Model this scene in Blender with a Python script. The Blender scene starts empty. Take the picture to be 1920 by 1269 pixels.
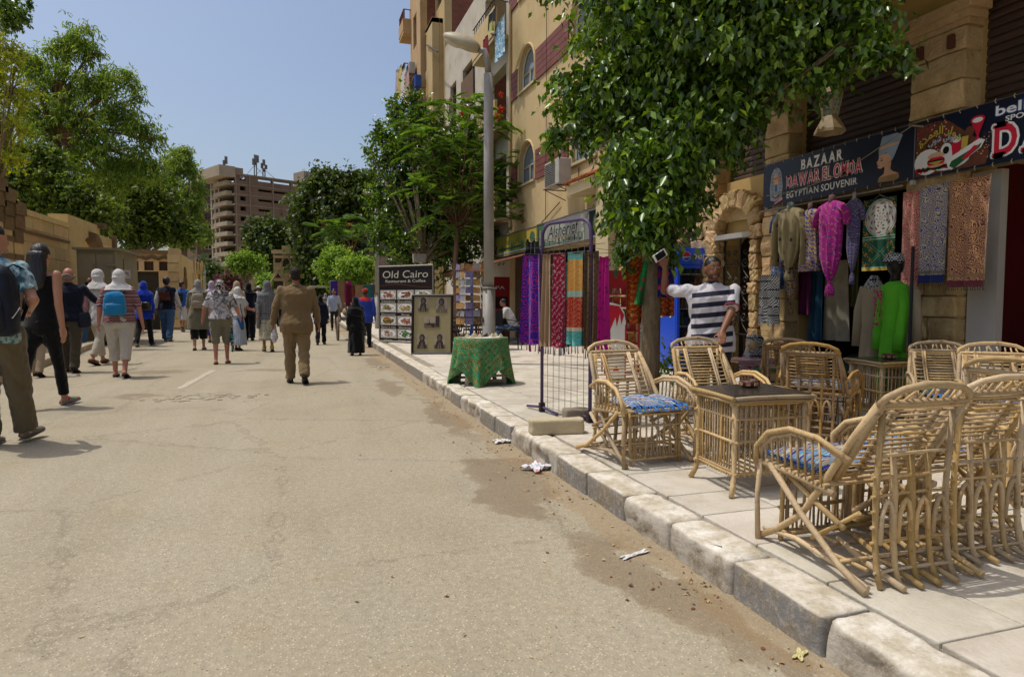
import bpy, math, random
import numpy as np
from mathutils import Vector, Matrix
RN=random.Random(11); NPR=np.random.default_rng(11)
sc=bpy.context.scene; COL=sc.collection
# ---------------------------------------------------------------- camera
F=1240.;CX,CY=960.,634.5;CH=1.25;HOR=560.
TH=math.atan((CY-HOR)/F); AZ=math.atan(410/F*math.cos(TH))
FW=Vector((math.sin(AZ)*math.cos(TH),math.cos(AZ)*math.cos(TH),-math.sin(TH)))
RT=Vector((math.cos(AZ),-math.sin(AZ),0)); UP=RT.cross(FW)
cd=bpy.data.cameras.new('camera'); cam=bpy.data.objects.new('camera',cd); COL.objects.link(cam)
cam.matrix_world=Matrix(((RT.x,UP.x,-FW.x,0),(RT.y,UP.y,-FW.y,0),(RT.z,UP.z,-FW.z,CH),(0,0,0,1)))
cd.sensor_width=36; cd.lens=36*F/1920; cd.clip_end=3000; cd.clip_start=.05
sc.camera=cam
def ray(x,y): return FW+RT*((x-CX)/F)+UP*((CY-y)/F)
def G(x,y,z=0.): d=ray(x,y); t=(z-CH)/d.z; return Vector((d.x*t,d.y*t,z))
def PX(x,y,X): d=ray(x,y); t=X/d.x; return Vector((X,d.y*t,CH+d.z*t))
def PY(x,y,Y): d=ray(x,y); t=Y/d.y; return Vector((d.x*t,Y,CH+d.z*t))
def DP(x,y,dep): d=ray(x,y)*dep; return Vector((d.x,d.y,CH+d.z))
# ---------------------------------------------------------------- world, sun, exposure
w=bpy.data.worlds.new('World'); sc.world=w; w.use_nodes=True
nt=w.node_tree; bg=nt.nodes['Background']
sky=nt.nodes.new('ShaderNodeTexSky'); sky.sky_type='NISHITA'; sky.sun_disc=False
SUN_EL=math.radians(69); SD=Vector((-RT.x,-RT.y,0)).normalized()   # sun stands to the left of the street
SD=(Matrix.Rotation(math.radians(-5),3,'Z')@SD).normalized()
sundir=Vector((SD.x*math.cos(SUN_EL),SD.y*math.cos(SUN_EL),math.sin(SUN_EL)))
sky.sun_elevation=SUN_EL; sky.sun_rotation=math.atan2(SD.x,SD.y)
sky.altitude=30; sky.air_density=1.0; sky.dust_density=4.0; sky.ozone_density=1.6
nt.links.new(sky.outputs[0],bg.inputs[0]); bg.inputs[1].default_value=0.15
sl=bpy.data.lights.new('sun','SUN'); sl.energy=2.6; sl.angle=math.radians(.53); sl.color=(1,.955,.88)
so=bpy.data.objects.new('sun',sl); COL.objects.link(so); so.rotation_euler=(-sundir).to_track_quat('-Z','Y').to_euler()
so.location=(0,0,40)
vs=sc.view_settings; vs.view_transform='Standard'; vs.look='None'; vs.gamma=1; vs.exposure=-.04; vs.use_curve_mapping=False
sc.render.engine='CYCLES'; sc.cycles.max_bounces=6; sc.cycles.transparent_max_bounces=8
try: sc.cycles.use_denoising=True
except Exception: pass
# ---------------------------------------------------------------- node materials
def lin(c):
    if isinstance(c,str):
        c=c.lstrip('#'); c=[int(c[i:i+2],16)/255 for i in (0,2,4)]
        return tuple(((x+.055)/1.055)**2.4 if x>.04045 else x/12.92 for x in c)
    return tuple(c)
class NB:
    def __init__(s,name):
        s.m=bpy.data.materials.new(name); s.m.use_nodes=True; s.t=s.m.node_tree; s.b=s.t.nodes['Principled BSDF']; s._co={}
    def n(s,k,**kw):
        x=s.t.nodes.new('ShaderNode'+k)
        for a,v in kw.items(): setattr(x,a,v)
        return x
    def st(s,sock,v):
        if hasattr(v,'is_output'): s.t.links.new(v,sock); return
        if sock.type=='RGBA':
            v=lin(v); v=tuple(v)+(1,) if len(v)==3 else v
        sock.default_value=v
    def co(s,kind='Object',sc=None,rot=None,loc=None):
        key=kind
        if key not in s._co:
            if kind=='Pos': s._co[key]=s.n('NewGeometry').outputs['Position']
            else: s._co[key]=s.n('TexCoord').outputs[kind]
        o=s._co[key]
        if sc or rot or loc:
            m=s.n('Mapping'); s.t.links.new(o,m.inputs[0])
            if sc: m.inputs['Scale'].default_value=sc
            if rot: m.inputs['Rotation'].default_value=rot
            if loc: m.inputs['Location'].default_value=loc
            o=m.outputs[0]
        return o
    def noise(s,vec,scale=5,detail=4,rough=.55,dist=0,out='Fac'):
        x=s.n('TexNoise'); s.st(x.inputs['Vector'],vec); x.inputs['Scale'].default_value=scale; x.inputs['Detail'].default_value=detail
        x.inputs['Roughness'].default_value=rough; x.inputs['Distortion'].default_value=dist; return x.outputs[out]
    def vor(s,vec,scale=5,feature='F1',out='Distance',rnd=1):
        x=s.n('TexVoronoi',feature=feature); s.st(x.inputs['Vector'],vec); x.inputs['Scale'].default_value=scale; x.inputs['Randomness'].default_value=rnd; return x.outputs[out]
    def wave(s,vec,scale=5,dist=0,det=2,dsc=1,kind='BANDS',dir='X',prof='SIN'):
        x=s.n('TexWave',wave_type=kind,wave_profile=prof)
        if kind=='BANDS': x.bands_direction=dir
        else: x.rings_direction=dir
        s.st(x.inputs['Vector'],vec); x.inputs['Scale'].default_value=scale; x.inputs['Distortion'].default_value=dist
        x.inputs['Detail'].default_value=det; x.inputs['Detail Scale'].default_value=dsc; return x.outputs['Fac']
    def magic(s,vec,scale=5,dist=1,depth=3):
        x=s.n('TexMagic',turbulence_depth=depth); s.st(x.inputs['Vector'],vec); x.inputs['Scale'].default_value=scale; x.inputs['Distortion'].default_value=dist; return x.outputs['Fac']
    def brick(s,vec,c1,c2,cm,scale=5,mortar=.02,bw=.5,rh=.25,out='Color'):
        x=s.n('TexBrick'); s.st(x.inputs['Vector'],vec); s.st(x.inputs['Color1'],c1); s.st(x.inputs['Color2'],c2); s.st(x.inputs['Mortar'],cm)
        x.inputs['Scale'].default_value=scale; x.inputs['Mortar Size'].default_value=mortar; x.inputs['Brick Width'].default_value=bw; x.inputs['Row Height'].default_value=rh; return x.outputs[out]
    def mix(s,f,a,b,blend='MIX'):
        x=s.n('Mix',data_type='RGBA',blend_type=blend); s.st(x.inputs[0],f); s.st(x.inputs[6],a); s.st(x.inputs[7],b); return x.outputs[2]
    def ramp(s,f,els,interp='LINEAR'):
        x=s.n('ValToRGB'); s.st(x.inputs[0],f); r=x.color_ramp; r.interpolation=interp
        while len(r.elements)<len(els): r.elements.new(.5)
        for e,(p,c) in zip(r.elements,els):
            e.position=p; c=lin(c) if not isinstance(c,(int,float)) else (c,c,c); e.color=tuple(c)+(1,)
        return x.outputs[0]
    def ma(s,op,a,b=0.,c=0.):
        x=s.n('Math',operation=op); s.st(x.inputs[0],a); s.st(x.inputs[1],b); s.st(x.inputs[2],c); return x.outputs[0]
    def sep(s,v):
        x=s.n('SeparateXYZ'); s.st(x.inputs[0],v); return x.outputs
    def comb(s,a,b,c):
        x=s.n('CombineXYZ'); s.st(x.inputs[0],a); s.st(x.inputs[1],b); s.st(x.inputs[2],c); return x.outputs[0]
    def rnd(s): return s.n('ObjectInfo').outputs['Random']
    def isl(s): return s.n('NewGeometry').outputs['Random Per Island']
    def nz(s): return s.sep(s.n('NewGeometry').outputs['Normal'])[2]
    def bump(s,h,st=.3,d=.01):
        x=s.n('Bump'); s.st(x.inputs['Height'],h); x.inputs['Strength'].default_value=st; x.inputs['Distance'].default_value=d
        s.t.links.new(x.outputs[0],s.b.inputs['Normal']); return x
    def out(s,col=None,rough=None,metal=None,spec=None,**kw):
        if col is not None: s.st(s.b.inputs['Base Color'],col)
        if rough is not None: s.st(s.b.inputs['Roughness'],rough)
        if metal is not None: s.b.inputs['Metallic'].default_value=metal
        if spec is not None: s.b.inputs['Specular IOR Level'].default_value=spec
        for k,v in kw.items(): s.st(s.b.inputs[k],v)
        return s.m
MC={}
def M(name,c1,c2=None,sc=4,rough=.8,bump=.15,bsc=60,metal=0,rnd=0.,st=None,spec=.3,dirt=None):
    """plain surface: two tones mixed by noise, optional per-object variation and dirt"""
    if name in MC: return MC[name]
    b=NB(name); v=b.co('Object',sc=st); c1=lin(c1); c2=lin(c2) if c2 else tuple(x*.72 for x in c1)
    f=b.noise(v,sc,6,.6); f=b.ramp(f,[(.32,0.),(.68,1.)]); col=b.mix(f,c1,c2)
    if rnd:
        hs=b.n('HueSaturation'); b.st(hs.inputs['Color'],col); b.st(hs.inputs['Value'],b.ma('MULTIPLY_ADD',b.rnd(),rnd*2,1-rnd)); col=hs.outputs[0]
    if dirt: 
        g=b.noise(v,1.3,8,.7); g=b.ramp(g,[(.52,0.),(.75,1.)]); col=b.mix(b.ma('MULTIPLY',g,.6),col,dirt)
    if bump: b.bump(b.noise(v,bsc,4),bump,.01)
    MC[name]=b.out(col,rough,metal,spec); return MC[name]
# ---------------------------------------------------------------- mesh collecting
class MB:
    def __init__(s): s.v=[];s.f=[];s.m=[];s.k=0
    def add(s,vs,fs):
        o=len(s.v); s.v+= [tuple(p) for p in vs]; s.f+=[tuple(i+o for i in f) for f in fs]; s.m+=[s.k]*len(fs); return s
    def box(s,c,d,rz=0,M3=None,jit=0,top=1.):
        x,y,z=(k/2 for k in d); P=[]
        for sx,sy,sz in ((-1,-1,-1),(1,-1,-1),(1,1,-1),(-1,1,-1),(-1,-1,1),(1,-1,1),(1,1,1),(-1,1,1)):
            t=top if sz>0 else 1; q=Vector((sx*x*t,sy*y*t,sz*z))
            if jit: q+=Vector([RN.uniform(-jit,jit) for _ in range(3)])
            if M3 is not None: q=M3@q
            elif rz: q=Matrix.Rotation(rz,3,'Z')@q
            P.append(q+Vector(c))
        return s.add(P,[(0,3,2,1),(4,5,6,7),(0,1,5,4),(1,2,6,5),(2,3,7,6),(3,0,4,7)])
    def bb(s,a,b,**k):
        return s.box([(a[i]+b[i])/2 for i in range(3)],[abs(b[i]-a[i]) for i in range(3)],**k)
    def rbox(s,c,d,r=.02,n=3,M3=None,jit=0.):
        """box with rounded edges and subdivided faces, lightly uneven when jit"""
        nn=n+2; P={} ; base=len(s.v); vs=[]; fs=[]
        h=Vector(d)/2
        def pt(q):
            inner=Vector([max(-h[i]+r,min(h[i]-r,q[i])) for i in range(3)]); dl=q-inner
            if dl.length>1e-9: q=inner+dl.normalized()*r
            return q
        for ax in range(3):
            for sg in (-1,1):
                a,b_=(ax+1)%3,(ax+2)%3; idx={}
                ta=[-1,-1+2*r/d[a]]+[-1+2*r/d[a]+(2-4*r/d[a])*i/(n) for i in range(1,n)]+[1-2*r/d[a],1]
                tb=[-1,-1+2*r/d[b_]]+[-1+2*r/d[b_]+(2-4*r/d[b_])*i/(n) for i in range(1,n)]+[1-2*r/d[b_],1]
                for i,u in enumerate(ta):
                    for j,w_ in enumerate(tb):
                        q=Vector((0,0,0)); q[ax]=sg*h[ax]; q[a]=u*h[a]; q[b_]=w_*h[b_]; q=pt(q); key=tuple(round(x,5) for x in q)
                        if key not in P: P[key]=len(vs); vs.append(q)
                        idx[i,j]=P[key]
                for i in range(len(ta)-1):
                    for j in range(len(tb)-1):
                        f=[idx[i,j],idx[i+1,j],idx[i+1,j+1],idx[i,j+1]]
                        f=list(dict.fromkeys(f))
                        if len(f)>2: fs.append(tuple(f if sg>0 else f[::-1]))
        if jit:
            vs=[q+q.normalized()*RN.uniform(-jit,jit) for q in vs]
        C=Vector(c); vs=[(M3@q if M3 is not None else q)+C for q in vs]
        return s.add(vs,fs)
    def tube(s,pts,r=.01,n=6,cap=True,el=1.,up0=None):
        pts=[Vector(p) for p in pts]; m=len(pts); rs=r if isinstance(r,(list,tuple)) else [r]*m
        T=[(pts[min(i+1,m-1)]-pts[max(i-1,0)]).normalized() for i in range(m)]
        ref=Vector(up0) if up0 else (Vector((0,0,1)) if abs(T[0].z)<.9 else Vector((0,1,0))); U=T[0].cross(ref).normalized(); vs=[];fs=[]
        for i in range(m):
            U=(U-T[i]*U.dot(T[i])); 
            U=U.normalized() if U.length>1e-6 else T[i].orthogonal().normalized()
            W=T[i].cross(U)
            for k in range(n):
                a=2*math.pi*k/n; vs.append(pts[i]+(U*math.cos(a)+W*math.sin(a)*el)*rs[i])
        for i in range(m-1):
            for k in range(n): k2=(k+1)%n; fs.append((i*n+k,i*n+k2,(i+1)*n+k2,(i+1)*n+k))
        if cap: fs.append(tuple(range(n))[::-1]); fs.append(tuple((m-1)*n+k for k in range(n)))
        return s.add(vs,fs)
    def rings(s,R,cap=True):
        """R: list of rings, each a list of points"""
        n=len(R[0]); vs=[p for r in R for p in r]; fs=[]
        for i in range(len(R)-1):
            for k in range(n): k2=(k+1)%n; fs.append((i*n+k,i*n+k2,(i+1)*n+k2,(i+1)*n+k))
        if cap: fs.append(tuple(range(n))[::-1]); fs.append(tuple((len(R)-1)*n+k for k in range(n)))
        return s.add(vs,fs)
    def lathe(s,prof,n=12,c=(0,0,0),ph=0,sy=1.):
        return s.rings([[Vector((c[0]+r*math.cos(ph+2*math.pi*k/n),c[1]+sy*r*math.sin(ph+2*math.pi*k/n),c[2]+z)) for k in range(n)] for r,z in prof])
    def ell(s,c,r,n=10,m=7,M3=None):
        r=r if isinstance(r,(tuple,list)) else (r,r,r); R=[]
        for j in range(m+1):
            t=-math.pi/2+math.pi*j/m; t=max(-1.5,min(1.5,t)); ring=[]
            for k in range(n):
                a=2*math.pi*k/n; q=Vector((r[0]*math.cos(t)*math.cos(a),r[1]*math.cos(t)*math.sin(a),r[2]*math.sin(t)))
                if M3 is not None: q=M3@q
                ring.append(q+Vector(c))
            R.append(ring)
        return s.rings(R)
    def prism(s,poly,o,u,v,n,d):
        """polygon (2-D list) in plane o+u+v, pushed d along n"""
        o,u,v,n=map(Vector,(o,u,v,n)); a=[o+u*x+v*y for x,y in poly]; b=[p+n*d for p in a]; k=len(poly)
        return s.add(a+b,[tuple(range(k))[::-1],tuple(range(k,2*k))]+[(i,(i+1)%k,k+(i+1)%k,k+i) for i in range(k)])
    def poly(s,poly,o,u,v): o,u,v=map(Vector,(o,u,v)); return s.add([o+u*x+v*y for x,y in poly],[tuple(range(len(poly)))])
    def grid(s,fn,nu,nv,th=0.):
        vs=[fn(i/nu,j/nv) for i in range(nu+1) for j in range(nv+1)]; fs=[(i*(nv+1)+j,(i+1)*(nv+1)+j,(i+1)*(nv+1)+j+1,i*(nv+1)+j+1) for i in range(nu) for j in range(nv)]
        return s.add(vs,fs)
    def mesh(s,name):
        me=bpy.data.meshes.new(name); me.from_pydata(s.v,[],s.f)
        if any(s.m): me.polygons.foreach_set('material_index',s.m)
        return me
    def build(s,name,mat=None,parent=None,loc=None,smooth=False,rz=0,weld=False):
        return obj(name,s.mesh(name),mat,parent,loc,smooth,rz)
def obj(name,me,mat=None,parent=None,loc=None,smooth=False,rz=0):
    o=bpy.data.objects.new(name,me); COL.objects.link(o)
    if mat is not None and not me.materials:
        for q in (mat if isinstance(mat,(list,tuple)) else [mat]): me.materials.append(q)
    if smooth: me.polygons.foreach_set('use_smooth',[True]*len(me.polygons))
    if parent: o.parent=parent
    if loc is not None: o.location=loc
    if rz: o.rotation_euler.z=rz
    return o
def tag(o,label=None,cat=None,group=None,kind=None):
    if label: o['label']=label
    if cat: o['category']=cat
    if group: o['group']=group
    if kind: o['kind']=kind
    return o
def thing(name,label,cat,loc=(0,0,0),rz=0,group=None):
    o=bpy.data.objects.new(name,None); COL.objects.link(o); o.location=loc; o.rotation_euler.z=rz; o.empty_display_size=.1
    return tag(o,label,cat,group)
def kids(o): return [c for c in CH_CACHE.get(o.name,[])]
def dup(o,loc,rz=0,label=None,group=None,parent=None):
    c=o.copy(); COL.objects.link(c)
    if parent is None: c.location=loc; c.rotation_euler.z=rz
    else: c.parent=parent
    if label: c['label']=label
    if group: c['group']=group
    for k in o.children: dup(k,None,0,None,None,c)
    return c
def solidify(me,th):
    """thin cloth sheet -> sheet with thickness (both faces, shared rim)"""
    return me
def remesh(mb,vox,smooth=1,fold=None,mat=None):
    """union the closed pieces of mb into one continuous skin, then add folds"""
    me=mb.mesh('t'); o=bpy.data.objects.new('t',me); COL.objects.link(o)
    m=o.modifiers.new('r','REMESH'); m.mode='VOXEL'; m.voxel_size=vox; m.use_smooth_shade=True
    if smooth: k=o.modifiers.new('s','SMOOTH'); k.factor=.5; k.iterations=smooth
    dg=bpy.context.evaluated_depsgraph_get(); ev=o.evaluated_get(dg); r=bpy.data.meshes.new_from_object(ev)
    bpy.data.objects.remove(o); bpy.data.meshes.remove(me)
    if fold and len(r.vertices):
        n=len(r.vertices); co=np.empty(n*3); r.vertices.foreach_get('co',co); co=co.reshape(-1,3)
        no=np.empty(n*3); r.vertex_normals.foreach_get('vector',no); no=no.reshape(-1,3)
        amp,fr,fz=fold[:3]; dsp=np.zeros(n); g=np.random.default_rng(int(fold[3]) if len(fold)>3 else 3)
        wv=co+.03*np.sin(co[:,[2,0,1]]*17+g.uniform(0,6,3))
        for q in range(5):
            d=g.normal(size=3); d/=np.linalg.norm(d); d[2]*=fz; dsp+=np.abs(np.sin(wv@d*fr*(1+.5*q)+g.uniform(0,6)))*amp/(1+.6*q)
        dsp-=dsp.mean(); co+=no*dsp[:,None]; r.vertices.foreach_set('co',co.ravel()); r.update()
    r.polygons.foreach_set('use_smooth',[True]*len(r.polygons))
    return r
# ---------------------------------------------------------------- lettering
SERIF={}
def glyphs(s,bold=0.):
    cu=bpy.data.curves.new('t','FONT'); cu.body=s; cu.size=1; cu.offset=bold; cu.fill_mode='FRONT'; cu.resolution_u=3
    o=bpy.data.objects.new('t',cu); COL.objects.link(o); dg=bpy.context.evaluated_depsgraph_get(); me=bpy.data.meshes.new_from_object(o.evaluated_get(dg))
    v=[tuple(p.co) for p in me.vertices]; f=[tuple(p.vertices) for p in me.polygons]; bpy.data.objects.remove(o); bpy.data.curves.remove(cu); bpy.data.meshes.remove(me)
    return v,f
def letter(ch,bold,serif):
    k=(ch,bold,serif)
    if k in SERIF: return SERIF[k]
    v,f=glyphs(ch,bold)
    if v and serif:
        ys=[p[1] for p in v]; y0,y1=min(ys),max(ys); edges={}
        for q in f:
            for i in range(len(q)): e=tuple(sorted((q[i],q[(i+1)%len(q)]))); edges[e]=edges.get(e,0)+1
        add=[]
        for (a,b_),c in edges.items():
            if c!=1: continue
            A,B=v[a],v[b_]
            if abs(A[1]-B[1])<.004 and abs(A[0]-B[0])>.06:
                x0,x1=sorted((A[0],B[0])); 
                if abs(A[1]-y0)<.01 and x1-x0<.3: add.append((x0-.045,x1+.045,y0,y0+.075))
                if abs(A[1]-y1)<.01 and x1-x0<.3: add.append((x0-.045,x1+.045,y1-.075,y1))
        for x0,x1,ya,yb in add:
            o=len(v); v+=[(x0,ya,0),(x1,ya,0),(x1,yb,0),(x0,yb,0)]; f.append((o,o+1,o+2,o+3))
    SERIF[k]=(v,f); return SERIF[k]
class Flat:
    """flat print on a real panel: origin o, axes u (right) and v (up); layers 1 mm apart"""
    def __init__(s,o,u,v,step=.0012): s.o,s.u,s.v=Vector(o),Vector(u).normalized(),Vector(v).normalized(); s.n=s.u.cross(s.v); s.mb=MB(); s.mats=[]; s.step=step; s.sx=1.
    def mi(s,mat):
        if mat not in s.mats: s.mats.append(mat)
        s.mb.k=s.mats.index(mat)
    def pt(s,x,y,l): return s.o+s.u*(x*s.sx)+s.v*y+s.n*(l*s.step)
    def poly(s,pts,mat,l=1): s.mi(mat); s.mb.add([s.pt(x,y,l) for x,y in pts],[tuple(range(len(pts)))])
    def rect(s,x0,y0,x1,y1,mat,l=1): s.poly([(x0,y0),(x1,y0),(x1,y1),(x0,y1)],mat,l)
    def disc(s,cx,cy,rx,ry,mat,l=1,n=18,a0=0,a1=360,rot=0):
        c,q=math.cos(rot),math.sin(rot); P=[]
        for k in range(n): 
            a=math.radians(a0+(a1-a0)*k/(n if a1-a0>=360 else n-1)); x,y=rx*math.cos(a),ry*math.sin(a); P.append((cx+x*c-y*q,cy+x*q+y*c))
        s.poly(P,mat,l)
    def text(s,t,x,y,h,mat,l=1,w=None,bold=0.,serif=False,align='L',sp=.04,shear=0.,arc=None,outline=None):
        """h = cap height; w = total width to fit"""
        V=[];Fc=[];cx=0
        if serif:
            for ch in t:
                if ch==' ': cx+=.3; continue
                v,f=letter(ch,bold,True); 
                if not v: continue
                a=min(p[0] for p in v); b_=max(p[0] for p in v); o=len(V); V+=[(p[0]-a+cx,p[1]) for p in v]; Fc+=[tuple(i+o for i in q) for q in f]; cx+=b_-a+sp
        else:
            v,f=glyphs(t,bold); V=[(p[0],p[1]) for p in v]; Fc=f
        if not V: return
        x0=min(p[0] for p in V); x1=max(p[0] for p in V); k=h/.73; kx=k if w is None else w/(x1-x0); W=(x1-x0)*kx
        off=0 if align=='L' else (-W/2 if align=='C' else -W)
        s.mi(mat); out=[]
        for px,py in V:
            X=(px-x0)*kx+off; Y=py*k; X+=shear*Y
            if arc: a=X/arc; X,Y=(arc+Y)*math.sin(a),(arc+Y)*math.cos(a)-arc
            out.append(s.pt(x+X,y+Y,l))
        if outline:      # a contour of another colour just behind the letters
            m2,w2=outline; s.mi(m2)
            for j in range(8): dx,dy=w2*math.cos(j*.785),w2*math.sin(j*.785); s.mb.add([p+s.u*dx+s.v*dy-s.n*s.step*(1+.1*j) for p in out],Fc)
            s.mi(mat)
        s.mb.add(out,Fc)
    def build(s,name,parent=None):
        if s.mb.v: 
            o=s.mb.build(name,s.mats); 
            if parent:
                o.parent=parent; o.matrix_parent_inverse=Matrix.Translation(-Vector(parent.location)) if parent.rotation_euler.z==0 else parent.matrix_basis.inverted()
            return o
# world-coordinate authoring: shift vertices by the parent's place
def orig(o):
    v=Vector((0,0,0))
    while o: v+=o.location; o=o.parent
    return v
def wpart(mb,name,mat,parent,smooth=False,label=None):
    o=orig(parent); mb.v=[(p[0]-o.x,p[1]-o.y,p[2]-o.z) for p in mb.v]
    r=mb.build(name,mat,parent,smooth=smooth)
    if label: r['label']=label
    return r
def wthing(mb,name,mat,label,cat,loc,smooth=False,group=None,kind=None):
    o=Vector(loc); mb.v=[(p[0]-o.x,p[1]-o.y,p[2]-o.z) for p in mb.v]
    r=mb.build(name,mat,None,o,smooth); return tag(r,label,cat,group,kind)
def wflat(fl,name,parent):
    return wpart(fl.mb,name,fl.mats,parent) if fl.mb.v else None
def struct(mb,name,mat,smooth=False): return tag(mb.build(name,mat,smooth=smooth),kind='structure')
Z=Vector((0,0,1)); X1=Vector((1,0,0)); Y1=Vector((0,1,0))
def wall(mb,o,u,n,L,Hh,ops=(),t=.2,k_front=0,k_rev=0):
    """upright wall: corner o, along u (length L), height Hh, outward normal n, thickness t.
    ops: openings (u0,u1,z0,z1,arched)"""
    o,u,n=Vector(o),Vector(u).normalized(),Vector(n).normalized()
    us=sorted({0,L,*[q for p in ops for q in p[:2]]}); zs=sorted({0,Hh,*[q for p in ops for q in p[2:4]]})
    us=[q for q in us if 0<=q<=L]; zs=[q for q in zs if 0<=q<=Hh]
    P=lambda a,z,d=0: o+u*a+Z*z-n*d
    flip=u.cross(Z).dot(n)<0
    def quad(a): mb.add(a if not flip else a[::-1],[tuple(range(len(a)))])
    mb.k=k_front
    for i in range(len(us)-1):
        z0=None
        for j in range(len(zs)-1):
            cu,cz=(us[i]+us[i+1])/2,(zs[j]+zs[j+1])/2
            solid=not any(p[0]<cu<p[1] and p[2]<cz<p[3] for p in ops)
            if solid:
                a,b,c,d=us[i],us[i+1],zs[j],zs[j+1]
                quad([P(a,c),P(b,c),P(b,d),P(a,d)]); quad([P(b,c,t),P(a,c,t),P(a,d,t),P(b,d,t)])
    quad([P(0,Hh),P(L,Hh),P(L,Hh,t),P(0,Hh,t)]); quad([P(0,0,t),P(0,0),P(0,Hh),P(0,Hh,t)]); quad([P(L,0),P(L,0,t),P(L,Hh,t),P(L,Hh)])
    mb.k=k_rev
    for p in ops:
        a,b,c,d=p[:4]; arch=len(p)>4 and p[4]
        if not arch:
            quad([P(a,d,t),P(b,d,t),P(b,d),P(a,d)][::-1]); top=d
        else:
            r=(b-a)/2; m=(a+b)/2; top=d-r*arch; N=10; pts=[(m-r*math.cos(math.pi*k/N),top+r*arch*math.sin(math.pi*k/N)) for k in range(N+1)]
            for k in range(N):
                (x0,y0),(x1,y1)=pts[k],pts[k+1]; mb.k=k_front
                for dd,rev in ((0,False),(t,True)):
                    q=[P(x0,y0,dd),P(x1,y1,dd),P(x1,d,dd),P(x0,d,dd)]; quad(q if not rev else q[::-1])
                mb.k=k_rev; quad([P(x0,y0),P(x0,y0,t),P(x1,y1,t),P(x1,y1)])
        quad([P(a,c),P(a,c,t),P(a,top,t),P(a,top)]); quad([P(b,c,t),P(b,c),P(b,top),P(b,top,t)])
        if c>0: quad([P(a,c),P(b,c),P(b,c,t),P(a,c,t)])
    mb.k=0
def win(parent,o,u,n,a,b,c,d,mf,mg,arch=0,dep=.09,mull=1,trans=None,fw=.04,curt=None):
    """window part (frame) with a pane sub-part, set dep inside the wall"""
    o,u,n=Vector(o),Vector(u).normalized(),Vector(n).normalized(); P=lambda x,z,q=0: o+u*x+Z*z-n*q
    fr=MB(); top=d-(b-a)/2*arch
    def bar(x0,z0,x1,z1,w_=fw):
        A=P(x0,z0,dep);B=P(x1,z1,dep); fr.tube([A,B],w_/1.6,4)
    bar(a+fw/2,c+fw/2,b-fw/2,c+fw/2); bar(a+fw/2,c,a+fw/2,top); bar(b-fw/2,c,b-fw/2,top)
    if arch:
        r=(b-a)/2-fw/2;m=(a+b)/2; fr.tube([P(m-r*math.cos(math.pi*k/10),top+r*arch*math.sin(math.pi*k/10),dep) for k in range(11)],fw/1.6,4); bar(a,top,b,top)
    else: bar(a,d-fw/2,b,d-fw/2)
    for k in range(mull): x=a+(b-a)*(k+1)/(mull+1); bar(x,c,x,top)
    if trans: bar(a,c+(top-c)*trans,b,c+(top-c)*trans)
    w=wpart(fr,'window',mf,parent)
    g=MB(); x0,x1=a+.01,b-.01
    if arch: r=(b-a)/2-.01;m=(a+b)/2; poly=[(x0,c+.01),(x1,c+.01)]+[(m+r*math.cos(math.pi*k/10),top+r*arch*math.sin(math.pi*k/10)) for k in range(11)]
    else: poly=[(x0,c+.01),(x1,c+.01),(x1,d-.01),(x0,d-.01)]
    g.prism(poly,P(0,0,dep+.02),u,Z,-n,.008); wpart(g,'pane',mg,w)
    if curt:
        q=MB(); q.prism([(a,c),(b,c),(b,d),(a,d)],P(0,0,dep+.16),u,Z,-n,.01); wpart(q,'curtain',curt,w)
    return w
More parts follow.
